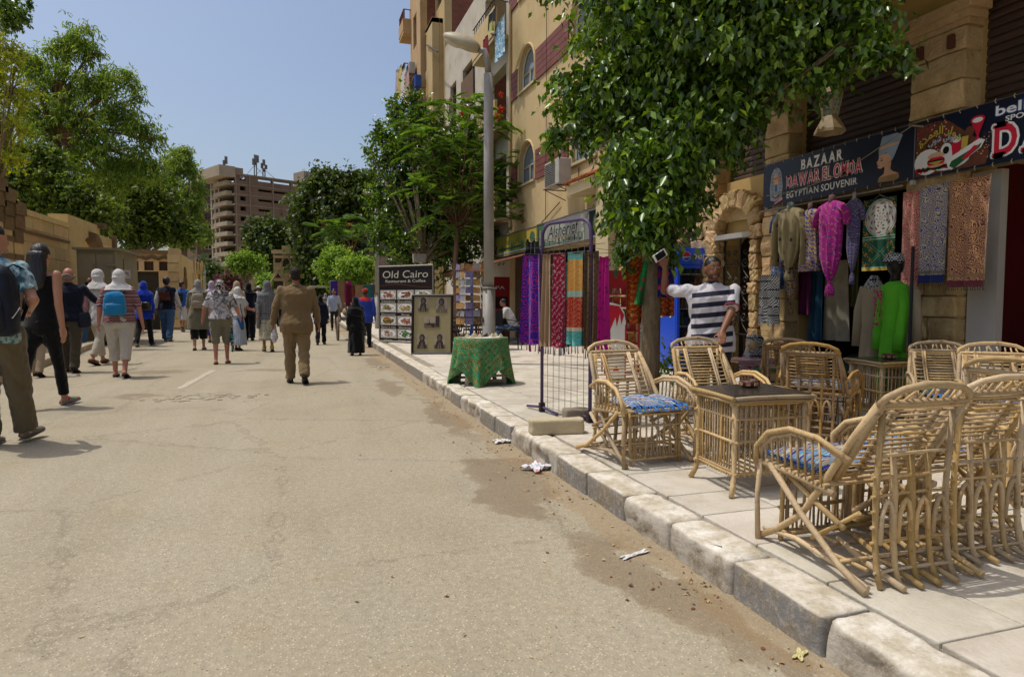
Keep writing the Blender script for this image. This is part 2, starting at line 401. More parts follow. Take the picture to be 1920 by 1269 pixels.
# ================================================================ ground
def road_mat():
    b=NB('dusty asphalt'); v=b.co('Pos')
    f=b.noise(v,.55,7,.62); base=b.ramp(f,[(.3,'#958c76'),(.5,'#a19780'),(.7,'#a09885')])
    g=b.noise(b.co('Pos',sc=(1.6,.35,1)),1.1,6,.6); base=b.mix(b.ma('MULTIPLY',b.ramp(g,[(.5,0.),(.72,1.)]),.55),base,'#8a8270')
    q=b.noise(v,2.6,8,.7); base=b.mix(b.ma('MULTIPLY',b.ramp(q,[(.55,0.),(.75,1.)]),.4),base,'#947d58')
    tr=b.noise(b.co('Pos',sc=(1,.05,1)),1.4,5,.6); base=b.mix(b.ma('MULTIPLY',b.ramp(tr,[(.48,0.),(.62,1.)]),.35),base,'#aaa18e')
    ck=b.vor(b.n('VectorMath',operation='ADD').outputs[0] if False else b.co('Pos'),.55,'DISTANCE_TO_EDGE','Distance'); ckw=b.ma('ADD',ck,b.ma('MULTIPLY_ADD',b.noise(v,5,6,.7),.16,-.08)); base=b.mix(b.ma('MULTIPLY',b.ramp(b.ma('ABSOLUTE',ckw),[(0.,1.),(.010,0.)]),.38),base,'#6f6454')
    # aggregate: pale and dark stones in the worn surface
    d=b.vor(v,95,'F1','Distance'); c=b.sep(b.vor(v,95,'F1','Color'))
    pale=b.ma('MULTIPLY',b.ma('LESS_THAN',d,.33),b.ma('GREATER_THAN',c[0],.72)); base=b.mix(b.ma('MULTIPLY',pale,.55),base,'#d8ccb0')
    dark=b.ma('MULTIPLY',b.ma('LESS_THAN',d,.3),b.ma('GREATER_THAN',c[1],.86)); base=b.mix(b.ma('MULTIPLY',dark,.45),base,'#6c604d')
    d2=b.vor(v,38,'F1','Distance'); c2=b.sep(b.vor(v,38,'F1','Color')); s2=b.ma('MULTIPLY',b.ma('LESS_THAN',d2,.14),b.ma('GREATER_THAN',c2[2],.8)); base=b.mix(b.ma('MULTIPLY',s2,.7),base,'#5e5140')
    fg=b.noise(v,30,4,.7); base=b.mix(.35,base,b.ramp(fg,[(.3,.2),(.7,.62)]),'OVERLAY')
    # damp stains in the gutter, each with its own outline
    xyz=b.sep(v); wob=b.noise(v,1.7,7,.66,out='Color'); wx=b.sep(wob)
    X=b.ma('ADD',xyz[0],b.ma('MULTIPLY_ADD',wx[0],.9,-.45)); Y=b.ma('ADD',xyz[1],b.ma('MULTIPLY_ADD',wx[1],1.5,-.75)); m=None
    for cx,cy,rx,ry in ((1.5,6.9,.14,1.4),(1.28,9.4,.2,1.1),(1.42,4.45,.34,.62),(1.25,3.9,.2,.4),(1.45,2.55,.18,.75),(1.55,1.7,.10,.8),(1.5,13,.18,1.4),(-1.9,9.6,.5,.18),(-2.4,12.6,.8,.3),(-.5,12.3,.7,.15)):
        e=b.ma('ADD',b.ma('POWER',b.ma('DIVIDE',b.ma('SUBTRACT',X,cx),rx),2),b.ma('POWER',b.ma('DIVIDE',b.ma('SUBTRACT',Y,cy),ry),2))
        e=b.ma('SUBTRACT',1,e); m=e if m is None else b.ma('MAXIMUM',m,e)
    st=b.ramp(m,[(.0,0.),(.12,.62),(.5,1.)]); base=b.mix(b.ma('MULTIPLY',st,.56),base,'#75624a')
    # grit collected along the kerb
    gr=b.ramp(b.ma('ADD',xyz[0],b.ma('MULTIPLY',wx[2],.5)),[(.0,0.),(1.,1.)]); e=b.ma('GREATER_THAN',b.ma('ADD',xyz[0],b.ma('MULTIPLY',wx[2],.45)),1.78)
    base=b.mix(b.ma('MULTIPLY',e,.4),base,'#8d7350')
    h=b.ma('ADD',b.ma('MULTIPLY',b.noise(v,70,3,.7),.5),b.ma('MULTIPLY',b.ma('SUBTRACT',1,d),.5)); b.bump(b.ma('ADD',h,b.ma('MULTIPLY',q,1.2)),.45,.012)
    return b.out(base,b.ma('MULTIPLY_ADD',st,-.25,.92),spec=.2)
def sand_mat():
    b=NB('sandy ground'); v=b.co('Pos'); f=b.noise(v,.4,8,.65); b.bump(b.noise(v,20,4),.3,.02)
    return b.out(b.ramp(f,[(.3,'#a3916f'),(.7,'#b8a988')]),.95,spec=.1)
m_road=road_mat(); m_sand=sand_mat()
g=MB(); g.add([(-700,-60,-.02),(700,-60,-.02),(700,1200,-.02),(-700,1200,-.02)],[(0,1,2,3)]); struct(g,'ground',m_sand)
g=MB(); n=60
def rx_left(y): return -4.15-.095*(max(y,-5)-13)
def rx_right(y): return 1.70+.012*y
for i in range(n): 
    y0,y1=-20+i*2.2,-20+(i+1)*2.2
    g.add([(rx_left(y0)-.1,y0,0),(rx_right(y0)+.12,y0,0),(rx_right(y1)+.12,y1,0),(rx_left(y1)-.1,y1,0)],[(0,1,2,3)])
struct(g,'road',m_road)
def stone(name,a,b_,rn=.25,bsc=30,st=.6,dirt=None,rough=.9):
    b=NB(name); v=b.co('Object'); r=b.rnd(); v=b.n('VectorMath',operation='ADD'); b.t.links.new(b.co('Object'),v.inputs[0]); cb=b.comb(b.ma('MULTIPLY',r,37.),b.ma('MULTIPLY',r,91.),0); b.t.links.new(cb,v.inputs[1]); v=v.outputs[0]
    f=b.noise(v,3.5,8,.65); col=b.ramp(f,[(.28,a),(.72,b_)])
    hs=b.n('HueSaturation'); b.st(hs.inputs['Color'],col); b.st(hs.inputs['Value'],b.ma('MULTIPLY_ADD',r,rn*2,1-rn)); b.st(hs.inputs['Hue'],b.ma('MULTIPLY_ADD',b.ma('FRACT',b.ma('MULTIPLY',r,7.3)),.02,.49)); col=hs.outputs[0]
    if dirt: g=b.noise(v,2.2,9,.7); col=b.mix(b.ma('MULTIPLY',b.ramp(g,[(.5,0.),(.68,1.)]),.7),col,dirt)
    h=b.ma('ADD',b.noise(v,bsc,6,.65),b.ma('MULTIPLY',b.noise(v,6,5,.6),1.5)); b.bump(h,st,.02)
    return b.out(col,rough,spec=.2)
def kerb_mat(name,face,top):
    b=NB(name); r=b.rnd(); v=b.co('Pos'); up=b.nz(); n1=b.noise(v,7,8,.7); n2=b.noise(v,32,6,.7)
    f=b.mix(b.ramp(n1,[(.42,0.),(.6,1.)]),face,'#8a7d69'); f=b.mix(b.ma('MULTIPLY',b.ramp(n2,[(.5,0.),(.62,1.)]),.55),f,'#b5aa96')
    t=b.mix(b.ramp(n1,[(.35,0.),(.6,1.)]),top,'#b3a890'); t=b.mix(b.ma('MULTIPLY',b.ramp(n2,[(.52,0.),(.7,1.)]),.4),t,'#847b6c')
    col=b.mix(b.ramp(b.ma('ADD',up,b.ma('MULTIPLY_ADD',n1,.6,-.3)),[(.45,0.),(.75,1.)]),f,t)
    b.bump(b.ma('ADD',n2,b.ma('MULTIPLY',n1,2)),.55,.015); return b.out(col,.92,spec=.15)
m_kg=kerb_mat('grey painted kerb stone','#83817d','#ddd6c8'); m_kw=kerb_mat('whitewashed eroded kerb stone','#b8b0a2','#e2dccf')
# kerb: one thing, every stone a part
kb=tag(thing('kerb',None,None,(1.8,8,0)),kind='structure')
jy=[-.3,.25,.75,1.27,1.78,2.29,2.80,3.27,3.79,4.29,4.86,5.4,5.88,6.4,6.85,7.3]
while jy[-1]<60: jy.append(jy[-1]+(.5 if jy[-1]<20 else .9)+RN.uniform(-.03,.03))
worn={3,5,6,9,10,13,17,18}
for i in range(len(jy)-1):
    y0,y1=jy[i]+.003,jy[i+1]-.003; L=y1-y0; yc=(y0+y1)/2; w=i in worn or RN.random()<.35 and i>13; near=y0<9
    mb=MB(); bw=.215
    mb.rbox((0,0,0),(bw,L,.30),r=.016 if not w else .03,n=8 if near else 2)
    sd=RN.random()*9; out=[]
    for p in mb.v:
        x,y,z=p
        if near:
            from mathutils import noise as nz_
            q=Vector((x*9+sd,y*7+i,z*9)); dd=nz_.noise(q)*(.012 if w else .004)+nz_.noise(q*3)*(.008 if w else .0015)
            if w and x<-.06 and z>-.05: x+=max(0,nz_.noise(q*1.3+Vector((5,5,5))))*.05
            x+=dd; z+=dd*.6
        out.append((x,y,z))
    mb.v=out; cx=rx_right(yc)+bw/2+RN.uniform(-.006,.006)
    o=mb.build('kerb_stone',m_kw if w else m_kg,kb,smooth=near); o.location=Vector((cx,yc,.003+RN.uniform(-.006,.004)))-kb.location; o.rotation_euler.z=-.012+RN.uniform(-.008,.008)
# pavement: bed plus single slabs near the camera
m_slab=stone('dusty paving slab','#b3ab9a','#cac3b4',.09,45,.4,'#9c907a'); m_slab_d=stone('damp paving slab','#8a7756','#a8997a',.08,45,.3,'#756040')
g=MB(); g.bb((1.95,-2,-.01),(9.5,60,.128)); struct(g,'pavement_bed',M('mortar bed','#9a8f7a'))
pv=tag(thing('pavement',None,None,(3.5,5,0)),kind='structure')
y=-.4; row=0
while y<10.5:
    L=RN.choice((.34,.42,.48)); x=rx_right(y)+.228; first=True
    while x<6.0:
        W=RN.choice((.55,.7,.8)) if not first else RN.uniform(.35,.8); first=False; W=min(W,6.0-x)
        if W<.12: break
        mb=MB(); mb.rbox((0,0,0),(W-.008,L-.008,.04),r=.006,n=1)
        o=mb.build('slab',m_slab,pv); o.location=Vector((x+W/2,y+L/2,.130+RN.uniform(-.002,.002)))-pv.location; o.rotation_euler=(RN.uniform(-.003,.003),RN.uniform(-.003,.003),RN.uniform(-.003,.003)-.01)
        x+=W
    y+=L; row+=1
mb=MB()
while y<58:
    L=.6; x=2.05+.012*y
    while x<6: mb.box((x+.35,y+.3,.13),(.69,.59,.04+RN.uniform(0,.004))); x+=.7
    y+=L
tag(wpart(mb,'slab',m_slab,pv),kind='stuff')
# left pavement with its own low kerb
lk=tag(thing('left_kerb',None,None,(-4.5,15,0)),kind='structure'); m_lk=stone('pale left kerb stone','#a0937c','#b4a78e',.15)
yy=8.
while yy<75:
    L=.8 if yy<30 else 1.6; yc=yy+L/2; mb=MB(); mb.rbox((0,0,0),(.22,L-.01,.30),r=.03,n=2); o=mb.build('kerb_stone',m_lk,lk); o.location=Vector((rx_left(yc)-.2,yc,-.01))-lk.location; o.rotation_euler.z=.095; yy+=L
g=MB()
for i in range(20): y0,y1=6+i*4,10+i*4; g.add([(rx_left(y0)-9,y0,.13),(rx_left(y0)-.3,y0,.13),(rx_left(y1)-.3,y1,.13),(rx_left(y1)-9,y1,.13)],[(0,1,2,3)])
struct(g,'left_pavement',M('left pavement','#a2967d','#b3a78d',2,.95,.3,30))
# worn white line, broken asphalt
m_line=NB('worn road paint'); v=m_line.co('Pos'); f=m_line.noise(v,14,6,.7); m_line=m_line.out(m_line.mix(m_line.ramp(f,[(.45,0.),(.6,1.)]),'#a59a85','#bcb4a2'),.9)
A=G(337,728,.004);B=G(398,694,.004); d=(B-A).normalized(); s=Vector((d.y,-d.x,0)); g=MB(); N=24; L=[];Rr=[]
for i in range(N+1): p=A+(B-A)*i/N; L.append(p-s*(.045+RN.uniform(-.016,.016))); Rr.append(p+s*(.06+RN.uniform(-.012,.012)))
for i in range(N): g.add([L[i],Rr[i],Rr[i+1],L[i+1]],[(0,1,2,3)])
struct(g,'road_line',m_line)
m_cr=stone('broken asphalt','#958a76','#a89d88',.2,20,.6); br=tag(thing('broken_asphalt_patch','patch of cracked asphalt lumps in the road beside the white line','road patch',G(390,745)))
for i in range(70):
    a=RN.random()*6.28; r=RN.random()**.6; p=Vector((math.cos(a)*r*.75,math.sin(a)*r*.32,0)); mb=MB(); k=RN.randint(5,7); s_=RN.uniform(.02,.05); ph=RN.random()*6
    pts=[(s_*RN.uniform(.7,1.1)*math.cos(ph+6.283*j/k),s_*RN.uniform(.6,1.)*math.sin(ph+6.283*j/k)) for j in range(k)]; mb.prism(pts,p+Z*.0,X1,Y1,Z,RN.uniform(.003,.008)); mb.build('asphalt_lump',m_cr,br)
# litter
def blob_patch(name,pts,mat,label,cat,p,h=.02,rot=0):
    mb=MB(); n=7
    def fn(u,v):
        x,y=(u-.5)*pts[0],(v-.5)*pts[1]; return (x*(1+.2*math.sin(v*9)),y*(1+.25*math.cos(u*7)),h*(abs(math.sin(u*8+v*3))*.6+abs(math.cos(v*11-u*4))*.5))
    mb.grid(fn,n,n); o=mb.build(name,mat,None,p,False,rot); me=o.data
    me2=[tuple(v.co) for v in me.vertices]; k=len(me2); b=MB(); b.v=me2+[(x,y,max(z-.004,.001)) for x,y,z in me2]; f=[tuple(q.vertices) for q in me.polygons]; b.f=f+[tuple(i+k for i in q[::-1]) for q in f]; b.m=[0]*len(b.f)
    o.data=b.mesh(name); o.data.materials.append(mat); return tag(o,label,cat)
m_tis=M('white tissue','#d8d6d0','#c4c1ba',8,.9,.1)
b_=NB('crumpled printed wrapper'); f=b_.vor(b_.co('Object'),28,'F1','Color'); c=b_.ramp(b_.sep(f)[0],[(0,'#d9d9dc'),(.6,'#c9cacf'),(.75,'#3a4a86'),(.84,'#d9d9dc'),(.93,'#a03a30')],'CONSTANT'); m_wrap=b_.out(c,.35,spec=.6)
blob_patch('paper_tissue',(.14,.1),m_tis,'small crumpled white tissue in the gutter beside the kerb','tissue',G(942,829,.003),.025)
blob_patch('crumpled_wrapper',(.16,.15),m_wrap,'crumpled white, blue and red wrapper lying in the damp gutter','wrapper',G(1006,880,.003),.04,.5)
blob_patch('paper_scrap',(.2,.05),m_tis,'thin pale paper strip lying on the road below the tall menu board','paper scrap',G(720,688,.003),.012)
blob_patch('plastic_scrap',(.07,.03),M('yellowish scrap','#c9c08a','#b5ab72'),'pale yellow scrap in the gutter at the nearest kerb stone','scrap',G(1500,1228,.003),.008,.6)
blob_patch('plastic_film',(.16,.03),m_tis,'torn clear plastic shreds on the damp stain','plastic shred',G(1190,1040,.003),.008,.3)
# dry leaves, chips and grit
m_dl=NB('dry leaves and chips'); m_dl=m_dl.out(m_dl.ramp(m_dl.isl(),[(0,'#6e3d22'),(.3,'#8a5a34'),(.6,'#a98a58'),(.85,'#c5b48c'),(1,'#4d3a28')]),.8)
mb=MB()
for i in range(420):
    y=RN.uniform(.6,1)**2*RN.choice((3,6,10,14)); off=RN.expovariate(5) if RN.random()<.93 else RN.uniform(0,3); x=rx_right(y)-.02-off
    s_=RN.uniform(.004,.011) if RN.random()<.75 else RN.uniform(.010,.016); a=RN.random()*6.28; h=RN.uniform(.002,.012); e=RN.uniform(.35,.8)
    c_,q=math.cos(a)*s_,math.sin(a)*s_; p=Vector((x,y,.002)); mb.add([p+Vector((-c_,-q,0)),p+Vector((q*e,-c_*e,h)),p+Vector((c_,q,.001)),p+Vector((-q*e,c_*e,h*.5))],[(0,1,2),(0,2,3)])
tag(mb.build('dry_leaf_litter',m_dl),'dry leaves, chips and grit scattered along the gutter','litter',kind='stuff')
# ================================================================ right side: bazaar building
m_sand1=stone('golden sandstone block','#ad9064','#c8ad80',.22,26,.9,'#8a6b42'); m_plo=M('ochre plaster','#b99c62','#a98d58',1.2,.92,.25,25,dirt='#98804f')
m_cream=M('cream plaster','#c2b28c','#b2a27c',1.6,.9,.2,25); m_ceil=M('white soffit','#c8c2b4','#b8b2a4',1,.9,.1)
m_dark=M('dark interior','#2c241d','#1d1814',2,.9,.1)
b=NB('brown roller shutter'); v=b.co('Pos'); f=b.noise(b.co('Pos',sc=(1,.6,5)),3,7,.65); c=b.ramp(f,[(.3,'#33251e'),(.6,'#4b382c'),(.8,'#665040')]); b.bump(b.noise(v,50,3),.2,.01); m_shut=b.out(c,.6,spec=.35)
m_shg=M('grey roller shutter','#77736b','#625e57',3,.6,.1); m_iron=M('black wrought iron','#23211f','#3a342e',9,.5,.2,metal=.4)
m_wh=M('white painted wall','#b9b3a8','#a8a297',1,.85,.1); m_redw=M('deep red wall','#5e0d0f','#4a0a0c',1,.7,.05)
NX=Vector((-1,0,0)); UY=Vector((0,-1,0))
bz=thing('bazaar_building','sandstone fronted shop building with brown roller shutters above the bazaar and cafe openings','building',(6,6,0))
Y0=11.62; ux=lambda y:Y0-y
ops=[(ux(8.3),ux(7.5),0,2.07,.6),(ux(6.8),ux(5.12),0,2.3),(ux(4.55),ux(.6),0,2.35),(ux(11),ux(9.15),0,2.2),(ux(6.8),ux(5.12),2.8,3.68),(ux(8.3),ux(7.25),2.8,3.5),(ux(11),ux(8.9),2.8,3.5),(ux(4.55),ux(.6),2.8,3.85)]
mb=MB(); wall(mb,(6.05,Y0,.13),UY,NX,Y0+2,4.3,ops,t=.25); wpart(mb,'wall',m_plo,bz)
def shutter(y1,y0,z0,z1,mat,x=6.12,pitch=.078):
    fr=MB(); fr.bb((x+.02,y0-.02,z0-.02),(x+.03,y1+.02,z1+.02)); p=wpart(fr,'roller_shutter',mat,bz); z=z0; L=y1-y0
    base=MB(); base.rings([[Vector((-.012,sy*L/2,-.036)),Vector((.0,sy*L/2,-.034)),Vector((.002,sy*L/2,.036)),Vector((-.004,sy*L/2,.036)),Vector((-.016,sy*L/2,.012)),Vector((-.018,sy*L/2,-.018))] for sy in (-1,1)]); me=base.mesh('slat'); me.materials.append(mat)
    while z<z1-.02:
        o=bpy.data.objects.new('slat',me); COL.objects.link(o); o.parent=p; o.location=Vector((x,(y0+y1)/2,z+.038))-orig(p); z+=pitch
shutter(6.8,5.12,2.93,3.80,m_shut); shutter(8.3,7.25,2.93,3.62,m_shut); shutter(11,8.9,2.93,3.62,m_shut); shutter(4.55,.6,2.93,3.97,m_shut); shutter(11,9.15,.15,2.32,m_shg)
def pillar(y0,y1,z1,x0=5.86,cap=False,z0=.15):
    mb=MB(); mb.bb((x0+.02,y0+.02,z0),(6.02,y1-.02,z1)); p=wpart(mb,'pillar',m_sand1,bz); z=z0
    while z<z1-.02:
        h=min(RN.uniform(.2,.3),z1-z); parts=[(y0,y1)] if RN.random()<.45 else [(y0,(y0+y1)/2+RN.uniform(-.08,.08)),None]
        if len(parts)>1: parts=[parts[0],(parts[0][1],y1)]
        for a,c in parts:
            s_=MB(); s_.rbox((0,0,0),(.22,c-a-.008,h-.008),r=.018,n=5); nz_=__import__('mathutils').noise; q=RN.random()*50
            s_.v=[(x-max(0,(nz_.noise(Vector((y*7+q,z_*7,q)))+.35)*.035) if x<0 else x,y+nz_.noise(Vector((z_*9,x*4,q)))*.008,z_) for x,y,z_ in s_.v]
            o=s_.build('stone',m_sand1,p,smooth=False); o.location=Vector((x0+.1+RN.uniform(-.01,.01),(a+c)/2,z+h/2))-orig(p)
        z+=h
    if cap:
        c=MB()
        for k,(e,zz,hh) in enumerate(((.02,0,.05),(.05,.05,.07),(.09,.12,.09))): c.bb((x0-e,y0-e,z1+zz+.001*k),(6.03,y1+e,z1+zz+hh))
        wpart(c,'capital',m_sand1,bz)
pillar(6.8,7.25,3.72); pillar(4.55,5.12,3.74,cap=True); pillar(8.3,8.9,3.6); pillar(11.0,11.3,3.6)
# rough stone archway
ar=MB(); ar.bb((5.97,7.5,2.35),(6.02,8.3,2.6)); arp=wpart(ar,'archway',m_sand1,bz)
for k in range(9):
    a=math.radians(4+k*21.5); r=.5; cy,cz=7.9,2.12; s_=MB(); M3=Matrix.Rotation(-(a-math.pi/2),3,'X'); s_.rbox((0,0,0),(.2,.17,.24),r=.03,n=3,jit=.012); 
    o=s_.build('stone',m_sand1,arp); o.location=Vector((5.93,cy+math.cos(a)*r,cz+math.sin(a)*r*1.05))-orig(arp); o.rotation_euler.x=a-math.pi/2
for side in (7.42,8.36):
    z=.15
    while z<2.1: s_=MB(); h=RN.uniform(.14,.24); s_.rbox((0,0,0),(.2,RN.uniform(.15,.2),h-.01),r=.03,n=3,jit=.014); o=s_.build('stone',m_sand1,arp); o.location=Vector((5.92,side+RN.uniform(-.02,.02),z+h/2))-orig(arp); z+=h
s_=MB(); s_.bb((5.84,7.5,2.09),(5.96,8.3,2.16)); wpart(s_,'lamp_tube',M('dusty tube lamp','#a7a49c'),bz)
# soffit, beam and upper floor
mb=MB(); mb.bb((5.0,-3,4.42),(6.3,8.0,4.55)); wpart(mb,'soffit',m_ceil,bz)
mb=MB(); wall(mb,(5.0,8.0,4.3),UY,NX,11,4.5,[(1.2,2.2,.9,2.1),(4,5,.9,2.1),(7,8,.9,2.1)]); mb.bb((5.01,7.8,4.3),(6.3,8,8.8)); mb.bb((6.3,-3,4.4),(6.5,11.6,9)); wpart(mb,'upper_wall',m_plo,bz)
mb=MB(); mb.bb((5.9,-2,4.0),(6.06,11.6,4.41)); wpart(mb,'beam',m_plo,bz)
for yy in (5.0,4.68,6.9): mb=MB(); mb.bb((5.80,yy-.03,3.56),(5.87,yy+.03,3.68)); wpart(mb,'bracket',M('rusty bracket','#5a3524'),bz)
# rooms behind the openings
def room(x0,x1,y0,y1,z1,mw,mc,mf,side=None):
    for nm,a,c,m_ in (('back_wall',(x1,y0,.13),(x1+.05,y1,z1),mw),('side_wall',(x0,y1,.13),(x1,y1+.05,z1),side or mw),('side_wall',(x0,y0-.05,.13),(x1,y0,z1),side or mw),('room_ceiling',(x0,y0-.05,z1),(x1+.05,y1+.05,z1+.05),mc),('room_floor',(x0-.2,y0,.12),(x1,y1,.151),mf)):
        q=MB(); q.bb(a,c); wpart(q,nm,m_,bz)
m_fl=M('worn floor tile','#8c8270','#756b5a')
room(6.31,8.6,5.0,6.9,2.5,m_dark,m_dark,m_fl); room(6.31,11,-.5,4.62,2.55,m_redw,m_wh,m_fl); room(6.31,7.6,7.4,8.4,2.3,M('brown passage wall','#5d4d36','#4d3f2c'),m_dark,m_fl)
mb=MB(); mb.bb((5.97,4.27,.15),(6.06,4.54,2.40)); wpart(mb,'jamb',m_wh,bz)
# iron gate leaf with scrolls
gt=thing('iron_gate','open black wrought iron gate with scrollwork hearts in the stone archway','gate',(5.98,7.9,.15))
mb=MB(); 
for y in (7.53,7.9,8.27): mb.tube([(6.0,y,.15),(6.0,y,2.12)],.014,5)
for z in (.2,.75,2.1): mb.tube([(6.0,7.53,z),(6.0,8.27,z)],.012,5)
wpart(mb,'gate_frame',m_iron,gt)
def spiral(c,r,turns,s,flip,N=18):
    return [Vector((6.0,c[0]+flip*r*(1-k/N*.85)*math.cos(s+turns*6.283*k/N),c[1]+r*(1-k/N*.85)*math.sin(s+turns*6.283*k/N))) for k in range(N+1)]
for zc in (1.0,1.38,1.76):
    for cy_ in (8.09,7.72):
        for fl in (-1,1):
            mb=MB(); mb.tube(spiral((cy_+fl*.08,zc),.075,1.4,math.pi,fl),.009,4); mb.tube([(6,cy_+fl*.155,zc),(6,cy_+fl*.1,zc-.12),(6,cy_,zc-.22)],.009,4); mb.tube(spiral((cy_+fl*.07,zc+.13),.05,1.2,0,fl),.008,4); wpart(mb,'scroll',m_iron,gt)
for y in (8.0,8.18,7.65,7.78): mb=MB(); mb.tube([(6,y,.2),(6,y,.75)],.009,4); wpart(mb,'bar',m_iron,gt)
# hanging lantern
m_lan=M('pale tin of the lantern','#a08d6b','#8a7757',12,.6,.2); m_lg=NB('painted lantern glass'); f=m_lg.magic(m_lg.co('Object',sc=(1,1,1)),14,2); m_lg=m_lg.out(m_lg.ramp(f,[(.3,'#39657c'),(.5,'#a39a5a'),(.75,'#8b9aa0')]),.25)
L0=PX(1557,190,5.35); la=thing('hanging_lantern','oriental tin lantern with blue and yellow painted glass hanging above the BAZAAR sign','lantern',L0)
zb=PX(1557,250,5.35).z
mb=MB(); mb.lathe([(.012,.66),(.05,.62),(.075,.56),(.06,.52),(.11,.44),(.125,.40),(.12,.395)],6,(L0.x,L0.y,zb)); mb.tube([(L0.x,L0.y,zb+.64),(L0.x,L0.y,4.43)],.006,4); wpart(mb,'cap',m_lan,la)
mb=MB(); mb.lathe([(.118,.39),(.075,.17)],6,(L0.x,L0.y,zb)); wpart(mb,'glass',m_lg,la)
for k in range(6): a=k*math.pi/3; mb=MB(); mb.tube([(L0.x+.12*math.cos(a),L0.y+.12*math.sin(a),zb+.395),(L0.x+.078*math.cos(a),L0.y+.078*math.sin(a),zb+.17)],.009,4); wpart(mb,'rib',m_lan,la)
mb=MB(); mb.lathe([(.075,.175),(.09,.15),(.155,.03),(.16,.0),(.15,.002),(.08,.14)],6,(L0.x,L0.y,zb)); wpart(mb,'skirt',m_lan,la)
# ---------------------------------------------------------------- signs
m_navy=M('navy vinyl','#10162e','#0c1124',2,.4,.0,spec=.5); m_w=M('white print','#e6e5e0','#d8d7d2',3,.5,0); m_rd=M('red print','#c8203a','#b81c34',3,.45,0); m_pk=M('washed red print','#d4465c','#c43a50',3,.5,0)
m_gold=M('tan print','#a8875a','#8d7048'); m_blu=M('blue print','#2b4f86','#24437a'); m_gr2=M('grey blue print','#93a5b6','#7d90a3'); m_cr=M('skin print','#d8b093','#c09474'); m_bk=M('black print','#0b0a0a','#080707',3,.5,0); m_yl=M('yellow print','#c7b04a','#b09a3c'); m_gn=M('green print','#2d6b3c','#24562f'); m_br=M('brown print','#5a3324','#6b3e2b',20); m_lb=M('light blue print','#a3b6c4','#b6c4cf')
def banner(y1,y0,z0,z1,name,label):
    t=thing(name,label,'shop sign',(5.8,(y0+y1)/2,z0)); q=MB(); q.bb((5.785,y0,z0),(5.80,y1,z1)); wpart(q,'panel',m_navy,t)
    q=MB()
    for a,c in (((5.80,y0,z0),(5.80,y1,z0)),((5.80,y0,z1),(5.80,y1,z1)),((5.80,y0,z0),(5.80,y0,z1)),((5.80,y1,z0),(5.80,y1,z1))): q.tube([a,c],.012,4)
    wpart(q,'frame',M('grey metal frame','#77736c','#5f5b55',8,.5,.1,metal=.5),t)
    q=MB(); y=y0+.05
    while y<y1: 
        for zz in (z0,z1): q.tube([(5.783,y,zz-.02),(5.779,y+.01,zz),(5.785,y+.004,zz+.018)],.004,4)
        y+=.16
    wpart(q,'tie',M('cable ties','#b5a98a'),t); return t,Flat((5.785,y1,z0),UY,Z)
t1,f1=banner(7.18,5.0,2.42,2.95,'shop_sign','navy sign reading BAZAAR DAWAR EL OMDA EGYPTIAN SOUVENIR over the hanging dresses')
W=2.18
f1.text('BAZAAR',.98,.36,.13,m_w,2,w=.64,bold=.035,serif=True,align='C',sp=.05)
f1.text('DAWAR EL OMDA',1.0,.183,.15,m_pk,5,w=1.14,bold=.02,serif=True,align='C',sp=.10,outline=(m_w,.009))
f1.text('EGYPTIAN SOUVENIR',.97,.06,.08,m_w,2,w=1.08,bold=.02,serif=True,align='C',sp=.05)
def pharaoh_bust(f,x,y,s):       # gold and blue striped royal headdress
    f.poly([(x-.11*s,y+.02*s),(x-.13*s,y+.2*s),(x-.1*s,y+.38*s),(x-.05*s,y+.45*s),(x+.05*s,y+.45*s),(x+.1*s,y+.38*s),(x+.13*s,y+.2*s),(x+.11*s,y+.02*s),(x,y)],m_gr2,1)
    for k in range(7): yy=y+(.06+.05*k)*s; w_=(.105-.004*abs(k-3))*s; f.rect(x-w_,yy,x-.055*s,yy+.02*s,m_gold,2); f.rect(x+.055*s,yy,x+w_,yy+.02*s,m_gold,2)
    f.disc(x,y+.3*s,.052*s,.085*s,m_cr,3); f.rect(x-.012*s,y+.13*s,x+.012*s,y+.23*s,m_blu,4); f.rect(x-.035*s,y+.31*s,x-.01*s,y+.32*s,m_bk,4); f.rect(x+.01*s,y+.31*s,x+.035*s,y+.32*s,m_bk,4)
    for k in range(4): f.disc(x,y+.1*s,(.085-.016*k)*s,(.07-.014*k)*s,(m_gold,m_blu,m_lb,m_cr)[k],4+k,a0=180,a1=360)
    f.rect(x-.01*s,y+.42*s,x+.01*s,y+.47*s,m_gold,3)
pharaoh_bust(f1,.24,.05,.9)
for k in range(3): f1.poly([(.22+.003*k,.0+.01*k+.01),(.36,.055+.008*k),(.355,.09-.008*k),(.215,.05)],(m_rd,m_w,m_rd)[k],2+k)
